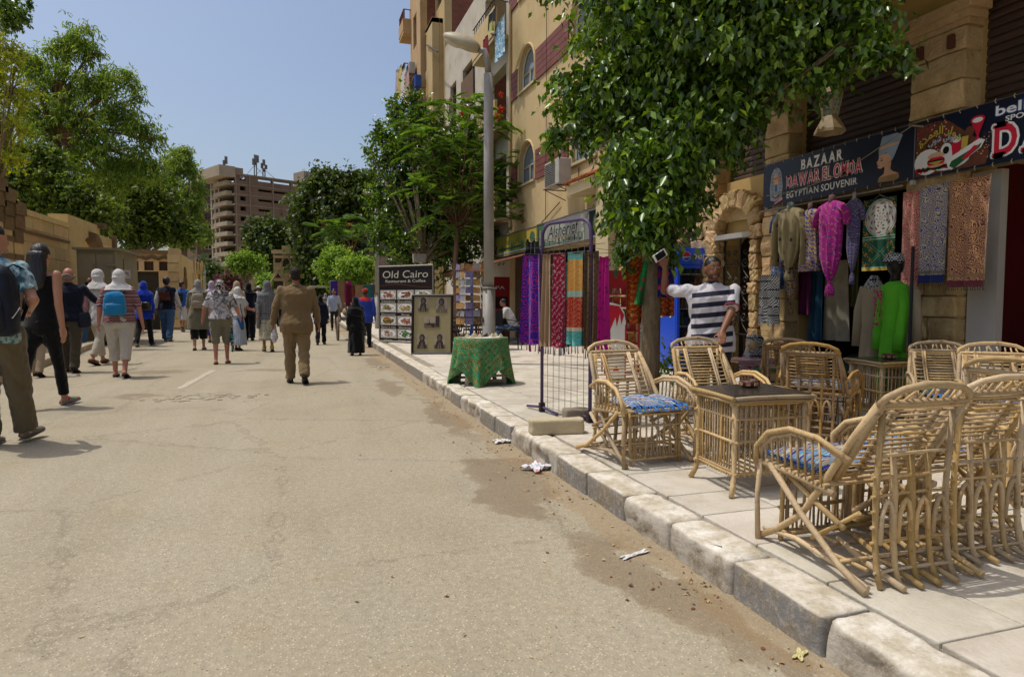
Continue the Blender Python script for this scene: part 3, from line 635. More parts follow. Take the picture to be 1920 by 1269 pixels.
# profile of a crowned queen bust
qx,qy=1.87,.03; s_=.97
P=lambda L:[(qx+a*s_,qy+b*s_) for a,b in L]
f1.poly(P([(-.1,0),(-.09,.05),(-.03,.08),(-.02,.13),(-.03,.17),(.06,.19),(.05,.12),(.08,.09),(.15,.06),(.16,.01),(.1,-.01)]),m_cr,2)
f1.poly(P([(-.09,.28),(-.1,.24),(-.125,.21),(-.11,.2),(-.115,.185),(-.105,.175),(-.11,.155),(-.07,.14),(-.02,.16),(.06,.2),(.07,.3)]),m_cr,3)
f1.poly(P([(-.095,.27),(-.1,.33),(-.06,.47),(.12,.475),(.19,.44),(.1,.25),(.07,.2),(.05,.25),(.0,.3)]),m_gr2,4)
f1.poly(P([(-.095,.34),(-.09,.37),(.155,.385),(.15,.36)]),m_cr,5); f1.poly(P([(-.075,.225),(-.045,.232),(-.04,.222),(-.07,.217)]),m_bk,5); f1.poly(P([(-.08,.245),(-.04,.252),(-.04,.247),(-.08,.24)]),m_bk,5); f1.poly(P([(-.11,.18),(-.085,.178),(-.085,.17),(-.108,.172)]),m_rd,5)
f1.poly(P([(-.1,0),(-.09,.05),(.15,.06),(.16,.01),(.1,-.01)]),m_gold,4)
wflat(f1,'lettering',t1)
t2,f2=banner(4.985,1.6,2.41,2.95,'shop_sign','navy coffee shop sign with burger, drinks and large red letters above the patterned shawls')
f2.sx=.70
f2.poly([(.02,.02),(1.0,.02),(1.05,.12),(.9,.25),(.45,.5),(.02,.5)],m_br,1)
nzr=random.Random(3)
for k in range(90): x,y=nzr.uniform(.03,.5),nzr.uniform(.22,.5); f2.disc(x,y,.011,.008,nzr.choice((m_cr,m_rd,m_bk,m_br)),2,6)
for k in range(60): x,y=nzr.gauss(1.0,.06),nzr.gauss(.2,.06); f2.disc(x,y,.008,.006,nzr.choice((m_cr,m_br)),2,6)
f2.disc(.2,.14,.2,.12,m_w,3); f2.disc(.5,.12,.3,.09,m_w,3); f2.disc(.47,.22,.08,.06,m_w,4); f2.disc(.47,.215,.045,.035,m_bk,5)
f2.disc(.33,.13,.13,.05,m_rd,6); f2.disc(.33,.17,.125,.045,m_cr,7,a0=0,a1=180); f2.rect(.21,.13,.45,.145,m_bk,8); f2.poly([(.22,.13),(.44,.13),(.34,.095)],m_yl,9); f2.disc(.33,.1,.12,.025,m_cr,8,a0=180,a1=360)
for k in range(16): f2.disc(.05+.03*k,.06+.02*nzr.random(),.03,.022,nzr.choice((m_gn,m_gn,m_rd)),6,7)
f2.poly([(.5,.06),(.56,.0+.02),(.95,.17),(1.0,.23),(.92,.25),(.5,.13)],m_w,10); f2.poly([(.53,.06),(.6,.03),(.93,.17),(.96,.21),(.56,.1)],m_gn,11); f2.poly([(.7,.1),(.78,.1),(.93,.19),(.86,.2)],m_rd,12)
f2.poly([(.57,.13),(.66,.13),(.69,.28),(.55,.28)],m_rd,9); f2.disc(.62,.29,.06,.03,m_w,10); f2.disc(.6,.31,.025,.02,m_rd,11); f2.disc(.66,.32,.03,.02,m_gn,11)
f2.poly([(.68,.14),(.76,.15),(.78,.3),(.69,.3)],m_yl,9)
f2.poly([(.84,.22),(.95,.22),(.91,.28),(.99,.42),(.8,.42),(.89,.28)],m_rd,9); f2.disc(.895,.42,.095,.035,m_rd,10); f2.disc(.895,.415,.07,.022,m_w,11); f2.disc(.79,.33,.06,.05,m_br,8)
ar1='\uFE93\uFEAA\uFEE4\uFECC\uFEDF\uFE8D \uFEAD\uFE8D\uFEED\uFEA9'; ar2='\uFE8F\uFEEE\uFEB7 \uFEF2\uFED3\uFEEE\uFED8'
f2.text(ar1,.38,.375,.075,m_yl,12,w=.6,bold=.02,align='C',arc=.42); f2.text(ar2,.42,.31,.06,m_lb,13,w=.4,bold=.02,align='C',arc=.5)
f2.sx=1.
f2.text('beIN',.775,.41,.085,m_w,2,w=.36,bold=.02,outline=(m_blu,.008)); f2.text('SPORTS',.86,.345,.045,m_w,2,w=.30,bold=.02)
f2.text('DAWAR',.765,.075,.26,m_rd,8,w=1.35,bold=.03,serif=True,sp=.12,outline=(m_w,.020))
wflat(f2,'lettering',t2)
q=MB(); q.tube([(5.77,7.1,2.56),(5.76,6.6,2.535),(5.76,5.9,2.62),(5.765,5.02,2.93)],.005,4); q.tube([(5.775,5.03,2.94),(5.775,4.9,2.9)],.009,4)
tag(q.build('light_string',M('pale cable','#9a8f76')),'thin pale cable slung across the BAZAAR sign','cable')
for (px,py,ml) in ((1712,343,(.05,.03,.045)),): q=MB(); q.box((0,0,0),ml); q.tube([(0,0,0),(.03,0,.05)],.006,4); tag(q.build('flood_lamp',m_wh,None,PX(px,py,5.78)),'small white flood lamp box under the joint of the two signs','lamp')
# ================================================================ ochre apartment building
m_och=M('ochre painted plaster','#c8b184','#b8a074',.7,.92,.2,18,dirt='#a08a62'); m_redp=M('dull red panelling','#80504a','#70433d',2.5,.75,.15,dirt='#5f3a33'); m_alu=M('pale window frame','#b7b2a2','#a5a090',6,.5,.05)
b=NB('window glass'); m_gl=b.out('#6d7a85',.08,spec=.9); b=NB('dark window glass'); m_gd=b.out('#171a1c',.1,spec=.7)
m_cur=M('beige curtain','#8f8470','#7d725f',(4),.9,.1); m_sig=M('dusty metal','#8a857b','#77726a',8,.5,.1,metal=.3)
oc=thing('apartment_building','ochre apartment building with dull red panel bands and arched windows over the Alsherief sign','building',(6,15,0))
YA=18.38; ua=lambda y:YA-y
wins=[]  # y1,y0,z0,z1,arch
for zb in (4.3,6.8,9.3): wins+=[(17.5,16.3,zb+.05,zb+1.1,1),(13.9,12.6,zb-.05,zb+1.1,1 if zb>6 else 0)]
ops=[(ua(a),ua(c),z0-.13,z1-.13,ar) for a,c,z0,z1,ar in wins]+[(ua(17.9),ua(12.1),0,2.3)]
mb=MB(); wall(mb,(6,YA,.13),UY,NX,YA-11.65,13,ops,t=.3); wpart(mb,'wall',m_och,oc)
for (a,c,z0,z1,ar) in wins:
    w_=win(oc,(6,YA,0),UY,NX,ua(a),ua(c),z0,z1,m_alu,m_gl,ar,.1,1,None,.05,m_cur)
    s=MB(); s.bb((5.94,c-.05,z0-.06),(6.05,a+.05,z0)); wpart(s,'sill',m_cream,oc)
    # raised surround of the arch
    if ar:
        s=MB(); r=(a-c)/2+.05; m=(a+c)/2; top=z1-(a-c)/2; s.tube([(5.985,m+r,z0),(5.985,m+r,top)]+[(5.985,m+r*math.cos(math.pi*k/10),top+r*math.sin(math.pi*k/10)) for k in range(1,11)]+[(5.985,m-r,z0)],.035,4); wpart(s,'surround',m_och,oc)
for zb in (4.3,6.8,9.3):
    for (ya,yb) in ((18.36,17.62),(16.18,14.05),(12.48,11.68)):
        nrow=5; h=.76/nrow
        for r_ in range(nrow):
            y=ya
            while y>yb+.02:
                L=min(1.08,y-yb); s=MB(); s.bb((5.962,y-L+.006,zb+h*r_+.006),(5.999,y-.003,zb+h*(r_+1)-.006)); wpart(s,'panel',m_redp,oc); y-=L
# ground floor shops of this building
def box_part(par,nm,a,c,m_): q=MB(); q.bb(a,c); return wpart(q,nm,m_,par)
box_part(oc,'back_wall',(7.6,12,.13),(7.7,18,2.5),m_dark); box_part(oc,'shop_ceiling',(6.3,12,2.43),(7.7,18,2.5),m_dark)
b=NB('brown thin brick cladding'); c=b.brick(b.co('Pos',rot=(0,math.pi/2,math.pi/2)),'#4d3626','#6b4c35','#2a1e16',9,.02,.6,.2); m_bk2=b.out(c,.85)
box_part(oc,'clad_wall',(6.02,15.2,.13),(6.3,18,2.42),m_bk2); box_part(oc,'shop_door',(6.0,14.1,.15),(6.05,15.1,2.1),M('dark green door','#24423a','#1c352e',3,.4,.05))
box_part(oc,'column',(5.68,11.4,.15),(6.02,11.95,3.4),m_cream)
# tiled canopy
tc=thing('tiled_canopy','small red tiled canopy on the ochre wall right of the air conditioner','canopy',(5.8,12.4,3.5)); q=MB(); q.bb((5.55,11.9,3.42),(6,13.1,3.62)); wpart(q,'base',m_cream,tc)
m_tile=stone('clay roof tile','#8a4a2f','#a3613f',.2,40,.4)
for k in range(11): q=MB(); q.tube([(5.47,13.05-.11*k,3.66),(5.98,13.05-.11*k,3.86)],.05,7,el=.7); wpart(q,'tile',m_tile,tc)
# air conditioner
def aircon(p,label,s=1.,mat=None):
    mat=mat or M('white air conditioner casing','#b3b0a6','#a19e94',6,.5,.05); t=thing('air_conditioner',label,'air conditioner',p); p=Vector(p)
    q=MB(); q.rbox(p,(.3*s,.85*s,.55*s),.02,1); wpart(q,'casing',mat,t)
    q=MB()
    for k in range(12): q.box(p+Vector((-.155*s,.08*s,(-.22+.04*k)*s)),(.012,.6*s,.012*s))
    wpart(q,'grille',M('dark grille','#3b3a38'),t)
    q=MB(); 
    for sy in (-1,1): q.tube([p+Vector((-.2*s,sy*.36*s,-.3*s)),p+Vector((.35*s,sy*.36*s,-.3*s)),p+Vector((.35*s,sy*.36*s,.1*s))],.014,4); q.tube([p+Vector((-.18*s,sy*.36*s,-.3*s)),p+Vector((.35*s,sy*.36*s,-.52*s))],.01,4)
    wpart(q,'bracket',M('rusty bracket','#5a3524'),t)
    q=MB(); q.tube([p+Vector((.05,.45*s,.1)),p+Vector((.2,.5*s,.3)),p+Vector((.33,.5*s,.9*s)),p+Vector((.34,.5*s,1.2*s))],.022,5); wpart(q,'hose',m_wh,t)
    return t
aircon((5.6,13.75,4.0),'white air conditioner on a bracket under the lower arched windows of the ochre building')
# signs of the shops
m_sil=M('faded silver sign','#a6a89c','#95978b',5,.5,.05); m_yg=M('faded yellow green sign','#a39b3e','#8d8a3a',4,.6,.05); m_gnp=M('faded green print','#4f7358','#3f6048',9,.6); m_dk=M('dark print','#1f221f')
sg=thing('shop_sign','silver Alsherief shop sign with dark green bazaar pictures, behind the scarf rack','shop sign',(5.9,13.9,2.5)); q=MB(); q.bb((5.9,12.02,2.5),(5.95,15.83,3.1)); wpart(q,'panel',m_sil,sg)
q=MB()
for zz in (2.49,3.11): q.tube([(5.9,12,zz),(5.9,15.85,zz)],.02,4)
wpart(q,'frame',m_sig,sg); f=Flat((5.9,15.83,2.5),UY,Z)
f.text('Alsherief',.75,.2,.3,m_dk,2,w=1.75,bold=.0,shear=.25); f.text('for Bazaar',1.1,.13,.07,m_gold,3,w=1.2)
for k in range(26): x=.2+.1*k; h=.05+.1*abs(math.sin(k*1.7)); f.rect(x,.02,x+.075,.02+h,m_gnp if k%3 else m_dk,2)
for k in range(40): f.disc(.25+.066*k,.185,.018,.012,m_dk,2,6)
for k in range(5): f.rect(2.72+.07*k,.28+.06*k,2.82+.07*k,.33+.06*k,m_dk,2); f.rect(2.73+.07*k,.29+.06*k,2.81+.07*k,.32+.06*k,m_sil,3)
f.rect(3.1,.05,3.75,.57,m_dk,2); f.disc(3.45,.3,.17,.2,m_gnp,3); f.disc(3.45,.32,.1,.13,m_sil,4); f.rect(3.38,.06,3.52,.2,m_gnp,5); f.rect(0,.0,.5,.6,m_gnp,1); 
for k in range(4): f.rect(.08+.1*k,.05,.13+.1*k,.5-.05*k,m_sil if k%2 else m_dk,2)
wflat(f,'lettering',sg)
sg=thing('shop_sign','yellow green faded shop sign left of the silver one, above the striped awning','shop sign',(5.9,17.7,2.5)); q=MB(); q.bb((5.9,15.87,2.5),(5.95,19.9,3.08)); wpart(q,'panel',m_yg,sg)
q=MB()
for zz in (2.49,3.09): q.tube([(5.9,15.87,zz),(5.9,19.9,zz)],.02,4)
wpart(q,'frame',m_sig,sg); f=Flat((5.9,19.9,2.5),UY,Z)
f.text('\uFEFB\uFE8E\uFE91\uFEAF\uFE8E\uFEAD',1.5,.3,.14,m_gnp,2,w=1.4); f.rect(.3,.06,3.2,.1,m_lb,2); f.rect(.8,.16,2.8,.22,m_gn,2)
for k in range(9): f.disc(.2+.45*k,.2,.12,.13,m_yl if k%2 else m_gnp,1,9)
f.rect(3.2,.0,4.0,.58,m_yl,1); f.disc(3.7,.35,.2,.14,m_gnp,2); f.rect(3.2,0,3.24,.58,m_gnp,3); wflat(f,'lettering',sg)
# awning
b=NB('brown striped awning canvas'); v=b.co('Pos'); c=b.mix(b.ma('GREATER_THAN',b.wave(v,3.2,.3,2,1,'BANDS','Y'),.62),'#6e3c26','#8a5836'); m_awn=b.out(c,.9)
q=MB(); q.grid(lambda u,v_:(6-1.7*u,19.8-4.6*v_,2.48-.42*u-.05*math.sin(v_*9)*u),5,14); q.grid(lambda u,v_:(6-1.7*u,19.8-4.6*v_,2.47-.42*u-.05*math.sin(v_*9)*u),5,14)
q.grid(lambda u,v_:(4.3,19.8-4.6*v_,2.06-.05*math.sin(v_*9)-.14*u),1,14)
tag(q.build('awning',m_awn),'brown striped canvas awning sloping from the yellow green sign over the cafe tables','awning')
for y in (19.7,15.3): q=MB(); q.tube([(4.32,y,.15),(4.32,y,2.05)],.022,6); tag(q.build('awning_post',m_sig),'thin grey post carrying the far corner of the striped awning' if y>18 else 'thin grey post carrying the near corner of the striped awning','post')
# ================================================================ pale building with balconies and shutters
m_gw=M('peeling grey white plaster','#b0a898','#bfb8a8',1.5,.92,.3,20,dirt='#7f796d'); m_wsh=M('weathered brown shutter','#6f5742','#5f4936',6,.8,.2)
gb=thing('apartment_building','older grey white apartment building with brown shutters behind the street lamp','building',(6,22,0)); ztop=PX(862,45,6).z
b=NB('red brick'); c=b.brick(b.co('Pos',rot=(math.pi/2,0,0)),'#6b3a2c','#7d4a38','#5b5048',3.2,.015,.55,.22); m_rbk=b.out(c,.95)
ob=[(.05,1.75,z,z+2.0) for z in (4.1,6.6,9.1)]
for (a,c_,z0) in ((4.0,5.9,7.9),(7.2,8.6,7.9),(4.0,5.9,5.3),(7.2,8.6,5.3)): ob.append((27.5-20-c_+.6,27.5-20-a+.6,z0,z0+1.4))
# coordinates measured from y=26.5 towards the camera (u = 26.5-y)
U0=26.8; g=lambda y:U0-y
gy=[(25.9,24.9),(23.9,22.2)]; gz=[(5.1,6.6),(7.9,9.5)]
ops=[(g(a),g(c_),z0,z1) for a,c_ in gy for z0,z1 in gz]+[(g(20.9),g(18.7),z,z+1.9) for z in (3.6,6.2,8.8)]
q=MB(); wall(q,(6,U0,0),UY,NX,U0-18.38,ztop,ops,t=.3); q.bb((6.3,18.4,ztop-.2),(11,U0,ztop-.01)); wpart(q,'wall',m_gw,gb)
for a,c_ in gy:
    for z0,z1 in gz:
        w_=win(gb,(6,U0,0),UY,NX,g(a),g(c_),z0,z1,m_wsh,m_gd,0,.15,1,None,.06)
        k=int((a-c_)/.28)
        for i in range(k+1):
            if i==k and RN.random()<.5: continue
            q=MB(); yy=a-(i+.5)*(a-c_)/(k+1); q.bb((5.93,yy-.12,z0),(5.97,yy+.12,z0+(z1-z0)*.72)); wpart(q,'shutter_board',m_wsh,gb)
# balconies nearest the ochre building
m_rail=M('dark balcony rail','#3a2c24','#2c211b',8,.6)
for z in (3.6,6.2,8.8):
    box_part(gb,'balcony_back',(7.2,18.4,z),(7.3,21,z+2),M('yellow balcony wall','#a8986a')); box_part(gb,'balcony_floor',(5.6,18.5,z-.12),(7.2,21,z),m_cream)
    q=MB(); q.bb((5.58,18.5,z),(5.66,21,z+.75)); q.bb((5.66,20.92,z),(6,21,z+.75)); wpart(q,'parapet',m_och,gb)
    q=MB(); 
    for k in range(12): q.tube([(5.62,18.6+.2*k,z+.75),(5.62,18.6+.2*k,z+1.0)],.012,4)
    q.tube([(5.62,18.5,z+1.0),(5.62,21,z+1.0)],.02,4); wpart(q,'rail',m_rail,gb)
# receding taller blocks
def block(label,x,y1,y0,zt,mwall,wz,wy,side=None,depth=7,x1=None):
    t=thing('apartment_building',label,'building',(x,(y0+y1)/2,0)); q=MB(); ops=[(y1-a,y1-c,z,z+h) for a,c in wy for z,h in wz]; wall(q,(x,y1,0),UY,NX,y1-y0,zt,ops,t=.3); wpart(q,'wall',mwall,t)
    q=MB(); wall(q,(x+.31,y0,0),X1,UY,depth,zt-.01,[],t=.2); q.bb((x,y0,zt-.2),(x+depth,y1,zt-.02)); wpart(q,'side_wall',side or mwall,t)
    for a,c in wy:
        for z,h in wz: win(t,(x,y1,0),UY,NX,y1-a,y1-c,z,z+h,m_wsh,m_gd,0,.12,1,None,.08)
    return t
yb=U0+.05
m_org=M('pale orange plaster','#b99d76','#a98c64',.8,.92,.2,18,dirt='#8a6a44'); m_och2=M('sandy plaster','#bba478','#aa9368',.8,.92,.2,18,dirt='#8a7349')
yp=lambda px,X:PX(px,300,X).y
block('tall sandy block with a bare brick side wall rising behind the grey white building',6.0,yp(816,6.),yb,24,m_och2,[(z,1.7) for z in (5,7.8,10.6,13.4,16.2)],[(yp(820,6.),yp(830,6.))],m_rbk)
block('narrow sandy block stepping forward behind the street lamp',5.55,yp(790,5.55),yp(812,5.55),PX(811,30,5.55).z,m_och2,[(z,1.6) for z in (5.5,8.2,10.9)],[(yp(795,5.55),yp(801,5.55))],m_och2)
ye,yf_=yp(773,5.35),yp(790,5.35)
bb_=block('tall orange plaster block with side balconies at the far end of the terrace',5.35,ye,yf_,30,m_org,[(z,1.4) for z in (5.2,7.6,10,12.4,14.8)],[(yp(777,5.35),yp(783,5.35))],m_rbk)
for z in (6.3,8.7,11.1,13.5):
    y0,y1=ye,ye+1.3; x0=PX(756,300,y0*0+5.05).x; box_part(bb_,'balcony_floor',(5.0,y0,z-.15),(7.5,y1,z),m_org); q=MB(); q.bb((4.98,y0,z),(5.06,y1,z+.5)); q.bb((5.06,y0,z),(7.5,y0+.08,z+.5)); wpart(q,'parapet',m_org,bb_)
    q=MB(); 
    for k in range(8): q.tube([(5.02,y0+.18*k,z+.5),(5.02,y0+.18*k,z+.9)],.015,4); q.tube([(5.06+.25*k,y0+.03,z+.5),(5.06+.25*k,y0+.03,z+.9)],.015,4)
    q.tube([(5.02,y0,z+.9),(5.02,y1,z+.9)],.025,4); q.tube([(5.02,y0,z+.9),(7.4,y0,z+.9)],.025,4); wpart(q,'rail',M('rusty red rail','#6a3a30'),bb_)
box_part(bb_,'back_block',(6.0,ye+.05,0),(12,ye+4,29.8),m_org)
p=PX(768,132,5.1); aircon((5.15,p.y,p.z),'white air conditioner on the orange block beside the laundry',.9); p=PX(788,157,5.3); aircon((5.15,p.y,p.z),'blue fronted air conditioner on the orange block just above the tree crown',.9,M('blue casing','#2f4f9a','#2b478c'))
# laundry and towels
def cloth(name,label,cat,o,u,w_,h,mat,amp=.02,fr=3,nrm=None,taper=0.,sag=0.,th=.006,nu=12,nv=8,group=None,fringe=None,bot=None,seed=0):
    """hanging sheet: top left corner o, u direction to the right; folds grow downwards"""
    u=Vector(u).normalized(); nr=Vector(nrm).normalized() if nrm else u.cross(Z); o=Vector(o); r=random.Random(seed+int(abs(o.x*97+o.y*131+o.z*53))); ph=r.random()*6; p2=r.random()*6
    def fn(a,c,off=0):
        d=c; wd=w_*(1-taper*d); x=(w_-wd)/2*1+wd*a; hh=h*(1-(bot*(abs(a-.5)*2)**2 if bot else 0)); 
        f=amp*(.35+.65*d)*(math.sin(a*6.283*fr+ph)+.5*math.sin(a*6.283*fr*1.9+p2+d*1.5)); return Vector(o+u*x-Z*(hh*d+sag*math.sin(math.pi*a))+nr*(f+off))-o
    q=MB(); q.grid(lambda a,c:fn(a,c,0),nu,nv); k=len(q.v); q2=MB(); q2.grid(lambda a,c:fn(a,c,-th),nu,nv); q.add(q2.v,[f[::-1] for f in q2.f])
    def E(i,j): return i*(nv+1)+j
    rim=[E(i,0) for i in range(nu+1)]+[E(nu,j) for j in range(1,nv+1)]+[E(i,nv) for i in range(nu-1,-1,-1)]+[E(0,j) for j in range(nv-1,0,-1)]
    q.f+=[(rim[i],rim[(i+1)%len(rim)],rim[(i+1)%len(rim)]+k,rim[i]+k) for i in range(len(rim))]; q.m+=[0]*len(rim)
    ob=q.build(name,mat,None,o,True); tag(ob,label,cat,group)
    if fringe:
        q=MB(); n=int(w_/.018)
        for i in range(n): a=(i+.5)/n; p0=fn(a,1); q.tube([p0,p0-Z*fringe[1]+u*r.uniform(-.008,.008)+nr*r.uniform(-.006,.006)],[.004,.006],3)
        fo=q.build('fringe',fringe[0],ob); fo['kind']='stuff'
    return ob
m_tow=NB('patterned towel'); m_tow=m_tow.out(m_tow.ramp(m_tow.noise(m_tow.co('Object'),9,2),[(.42,'#5d8fae'),(.5,'#b9c8cc'),(.58,'#6d9ab5')],'CONSTANT'),.95)
cloth('towel','blue and white patterned towel hanging over the balcony rail behind the lamp','towel',PX(928,50,5.5),UY,.9,1.0,m_tow,.03,2)
cloth('laundry','black cloth hanging on the line above the lamp head','laundry',PX(917,30,5.4),UY,.75,.3,M('black cloth','#0d0d0f'),.03,1,bot=-.5)
cloth('laundry','dark red cloth hanging from the balcony bar beside the lamp head','laundry',PX(906,76,5.4),UY,.45,.55,M('dark red cloth','#7a1620'),.03,1.5)
cloth('laundry','small yellow green cloth on the line between the black and the dark red cloth','laundry',PX(918,44,5.4),UY,.35,.32,M('yellow green cloth','#a8b060'),.03,1)
for k,(px,py,c,nm) in enumerate(((741,138,'#b9a9b5','pale lilac'),(746,134,'#c2b26e','pale yellow'),(752,139,'#c7c4c4','white'),(759,141,'#b58f8a','pinkish'))): 
    p=PX(px,py,4.9); cloth('laundry','%s laundry item on the far corner balcony line'%nm,'laundry',p,UY,1.0,1.1+.3*(k%2),M(nm+' laundry',c),.06,1.5)
# wires and poles on walls
q=MB(); q.tube([PX(952,4,5.6),PX(905,-12,5.2)],.025,4); q.tube([PX(899,57,5.9),PX(930,66,5.5)],.03,4); q.tube([PX(800,85,5.5),PX(821,97,5.5)],.03,4); tag(q.build('drying_bar',m_rail),'dark metal laundry bars sticking out of the balconies','laundry bar',kind='stuff')
# ================================================================ far right: pinkish house
b=block('pinkish house end seen between the far trees and the big dark ficus',5.2,66,60,PX(690,403,5.2).z,M('pinkish plaster','#a88c84','#957a72'),[(5,1.6),(8,1.6)],[(65,64),(62.5,61.4)],M('pinkish side plaster','#a08680'))
# ================================================================ far buildings
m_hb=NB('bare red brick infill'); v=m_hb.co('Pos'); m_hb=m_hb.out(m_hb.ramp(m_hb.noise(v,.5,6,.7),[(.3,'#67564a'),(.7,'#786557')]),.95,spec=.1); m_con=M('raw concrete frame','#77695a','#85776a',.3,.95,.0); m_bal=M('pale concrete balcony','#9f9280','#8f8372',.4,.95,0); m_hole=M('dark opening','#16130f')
def tower(name,label,near,ry,ly,Wd,Dd,D,nf,ztop,right_fn,left_fn):
    C0=DP(near,HOR,D); C0.z=0; dr=(DP(ry,HOR,1)-Vector((0,0,CH))); dr.z=0; dr.normalize(); dl=(DP(ly,HOR,1)-Vector((0,0,CH))); dl.z=0; dl.normalize()
    t=thing(name,label,'building',C0); fh=ztop/nf
    right_fn(t,C0,dr,dr.cross(Z),fh,nf,Wd,ztop); left_fn(t,C0,dl,-dl.cross(Z),fh,nf,Dd,ztop)
    return t,C0,dr,dl
def rf(t,C0,u,n,fh,nf,L,zt):
    ops=[]
    for k in range(nf):
        z=k*fh+fh*.38
        if k>=1:
            ops.append((1.1,2.45,(k+.33)*fh,(k+.76)*fh))
            if k>4:
                for a,c in ((5.4,8.7),(9.1,13.4),(14.1,17.6),(19.5,24),(26,31)):
                    if not(k==9 and a==9.1) and not (k==8 and a==5.4): ops.append((a,c,(k+.45)*fh,(k+.68)*fh))
                    elif k==8: ops.append((a,a+1.3,(k+.45)*fh,(k+.68)*fh))
    q=MB(); wall(q,C0,u,n,L,zt,ops,t=.6); q.k=0; wpart(q,'wall',m_hb,t)
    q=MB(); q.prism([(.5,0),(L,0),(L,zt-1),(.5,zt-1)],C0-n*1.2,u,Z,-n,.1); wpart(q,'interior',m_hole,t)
    for k in range(1,nf+1): q=MB(); q.prism([(0,k*fh-.3),(L,k*fh-.3),(L,k*fh-.05),(0,k*fh-.05)],C0+n*.01,u,Z,n,.08); wpart(q,'floor_band',m_con,t)
    for a in (0,3.2,8.8,13.55,18.4,25,32,45,60): q=MB(); q.prism([(a,0),(a+.3,0),(a+.3,zt),(a,zt)],C0+n*.1,u,Z,n,.06); wpart(q,'column',m_con,t)
def lf(t,C0,u,n,fh,nf,L,zt):
    q=MB(); q.prism([(0,0),(L,0),(L,zt-1),(0,zt-1)],C0-n*2.5,u,Z,-n,.3); wpart(q,'back_wall',m_hb,t)
    for k in range(1,nf+1):
        z=k*fh; q=MB(); q.prism([(0,z-.35),(L,z-.35),(L,z),(0,z)],C0-n*3,u,Z,n,3.3); wpart(q,'floor_slab',m_bal,t)
        if k<nf: q=MB(); q.prism([(1,z-.35),(L*.62,z-.35),(L*.62,z+.55),(1,z+.55)],C0+n*.3,u,Z,n,1.3 if k>2 else 1.0); wpart(q,'balcony',m_bal,t)
        for a in (L*.62,L*.8,L-.6):
            q=MB(); q.prism([(a,z-fh),(a+.7,z-fh),(a+.7,z-.3),(a,z-.3)],C0-n*.3,u,Z,n,.5); wpart(q,'column',m_bal,t)
        q=MB(); q.prism([(L*.62,z-fh*.98),(L,z-fh*.98),(L,z-fh*.66),(L*.62,z-fh*.66)],C0-n*.2,u,Z,n,.25); wpart(q,'spandrel',m_bal,t)
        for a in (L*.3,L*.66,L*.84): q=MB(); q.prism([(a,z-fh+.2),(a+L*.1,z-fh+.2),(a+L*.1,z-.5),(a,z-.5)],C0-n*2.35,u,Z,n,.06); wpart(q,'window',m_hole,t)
D1=150.; zt=(HOR-327)/F*D1+CH
tw,C0,dr,dl=tower('unfinished_tower','tall unfinished brick and concrete tower block with stacked balconies and roof antennas','x' and 446,2127,-340,82,13,D1,13,zt,rf,lf)
q=MB(); q.prism([(-.3,-1),(13.4,-1),(13.4,1.3),(-.3,1.3)],C0+Z*zt,dl,Z,dl.cross(Z),-3.6); wpart(q,'cornice',m_bal,tw)
def roofbox(px0,px1,py,h,off): p=C0+Z*zt; q=MB(); a=(px0-446)*D1/F; c=(px1-446)*D1/F; q.prism([(a,-1),(c,-1),(c,h),(a,h)],p,dr,Z,-dr.cross(Z),5); wpart(q,'roof_house',m_bal if off else m_con,tw)
roofbox(447,462,320,1.2,0); q=MB(); q.prism([(17,-1),(31,-1),(31,2.2),(17,2.8)],C0+Z*zt,dr,Z,-dr.cross(Z),5); wpart(q,'roof_house',m_bal,tw)
m_ant=M('grey antenna','#63625f','#7a7976',5,.6)
for k,(px,pt,pb) in enumerate(((422,293,328),(477,290,325),(481,291,325),(493,299,326),(497,309,326),(574,322,340),(592,313,345))):
    dep=D1+4+k; A=DP(px,pb+6,dep); B=DP(px,pt,dep); t=thing('antenna','phone antenna mast on the tower roof, %s from the left'%('first second third fourth fifth sixth seventh'.split()[k]),'antenna',A,group='antennas on the tower roof')
    q=MB(); q.tube([A,B],.14,5); 
    if k in(0,1,3): q.tube([A+dr*3,A+(B-A)*.5],.05,4); q.tube([A-dr*2,A+(B-A)*.5],.05,4)
    wpart(q,'mast',m_ant,t); q=MB(); C=B-(B-A)*.18; q.box(C+dr*.3,(.5,.4,(B-A).z*.33)); q.box(C-dr*.35-Z*.8,(.4,.4,(B-A).z*.28)); wpart(q,'panel',m_ant,t)
m_db=M('dark brick wall','#5f4a41','#6d554a',.3,.95,0)
def rf2(t,C0,u,n,fh,nf,L,zt):
    ops=[]; 
    for k in range(1,nf): ops+=[(2.2,4.4,k*fh+1,k*fh+2.6),(14,17,k*fh+1,k*fh+2.6)]
    q=MB(); wall(q,C0,u,n,L,zt,ops,t=.5); wpart(q,'wall',m_db,t)
    for o_ in ops: win(t,C0,u,n,*o_,m_wh if RN.random()<.4 else m_wsh,m_gd,0,.2,1,None,.25)
def lf2(t,C0,u,n,fh,nf,L,zt): q=MB(); q.prism([(0,0),(L,0),(L,zt),(0,zt)],C0,u,Z,-n,.5); wpart(q,'side_wall',m_db,t)
D2=190.; zt2=(HOR-342)/F*D2+CH; tower('apartment_block','dark brick apartment block half hidden between the left trees and the unfinished tower','b' and 372,2127,-340,30,12,D2,12,zt2,rf2,lf2)
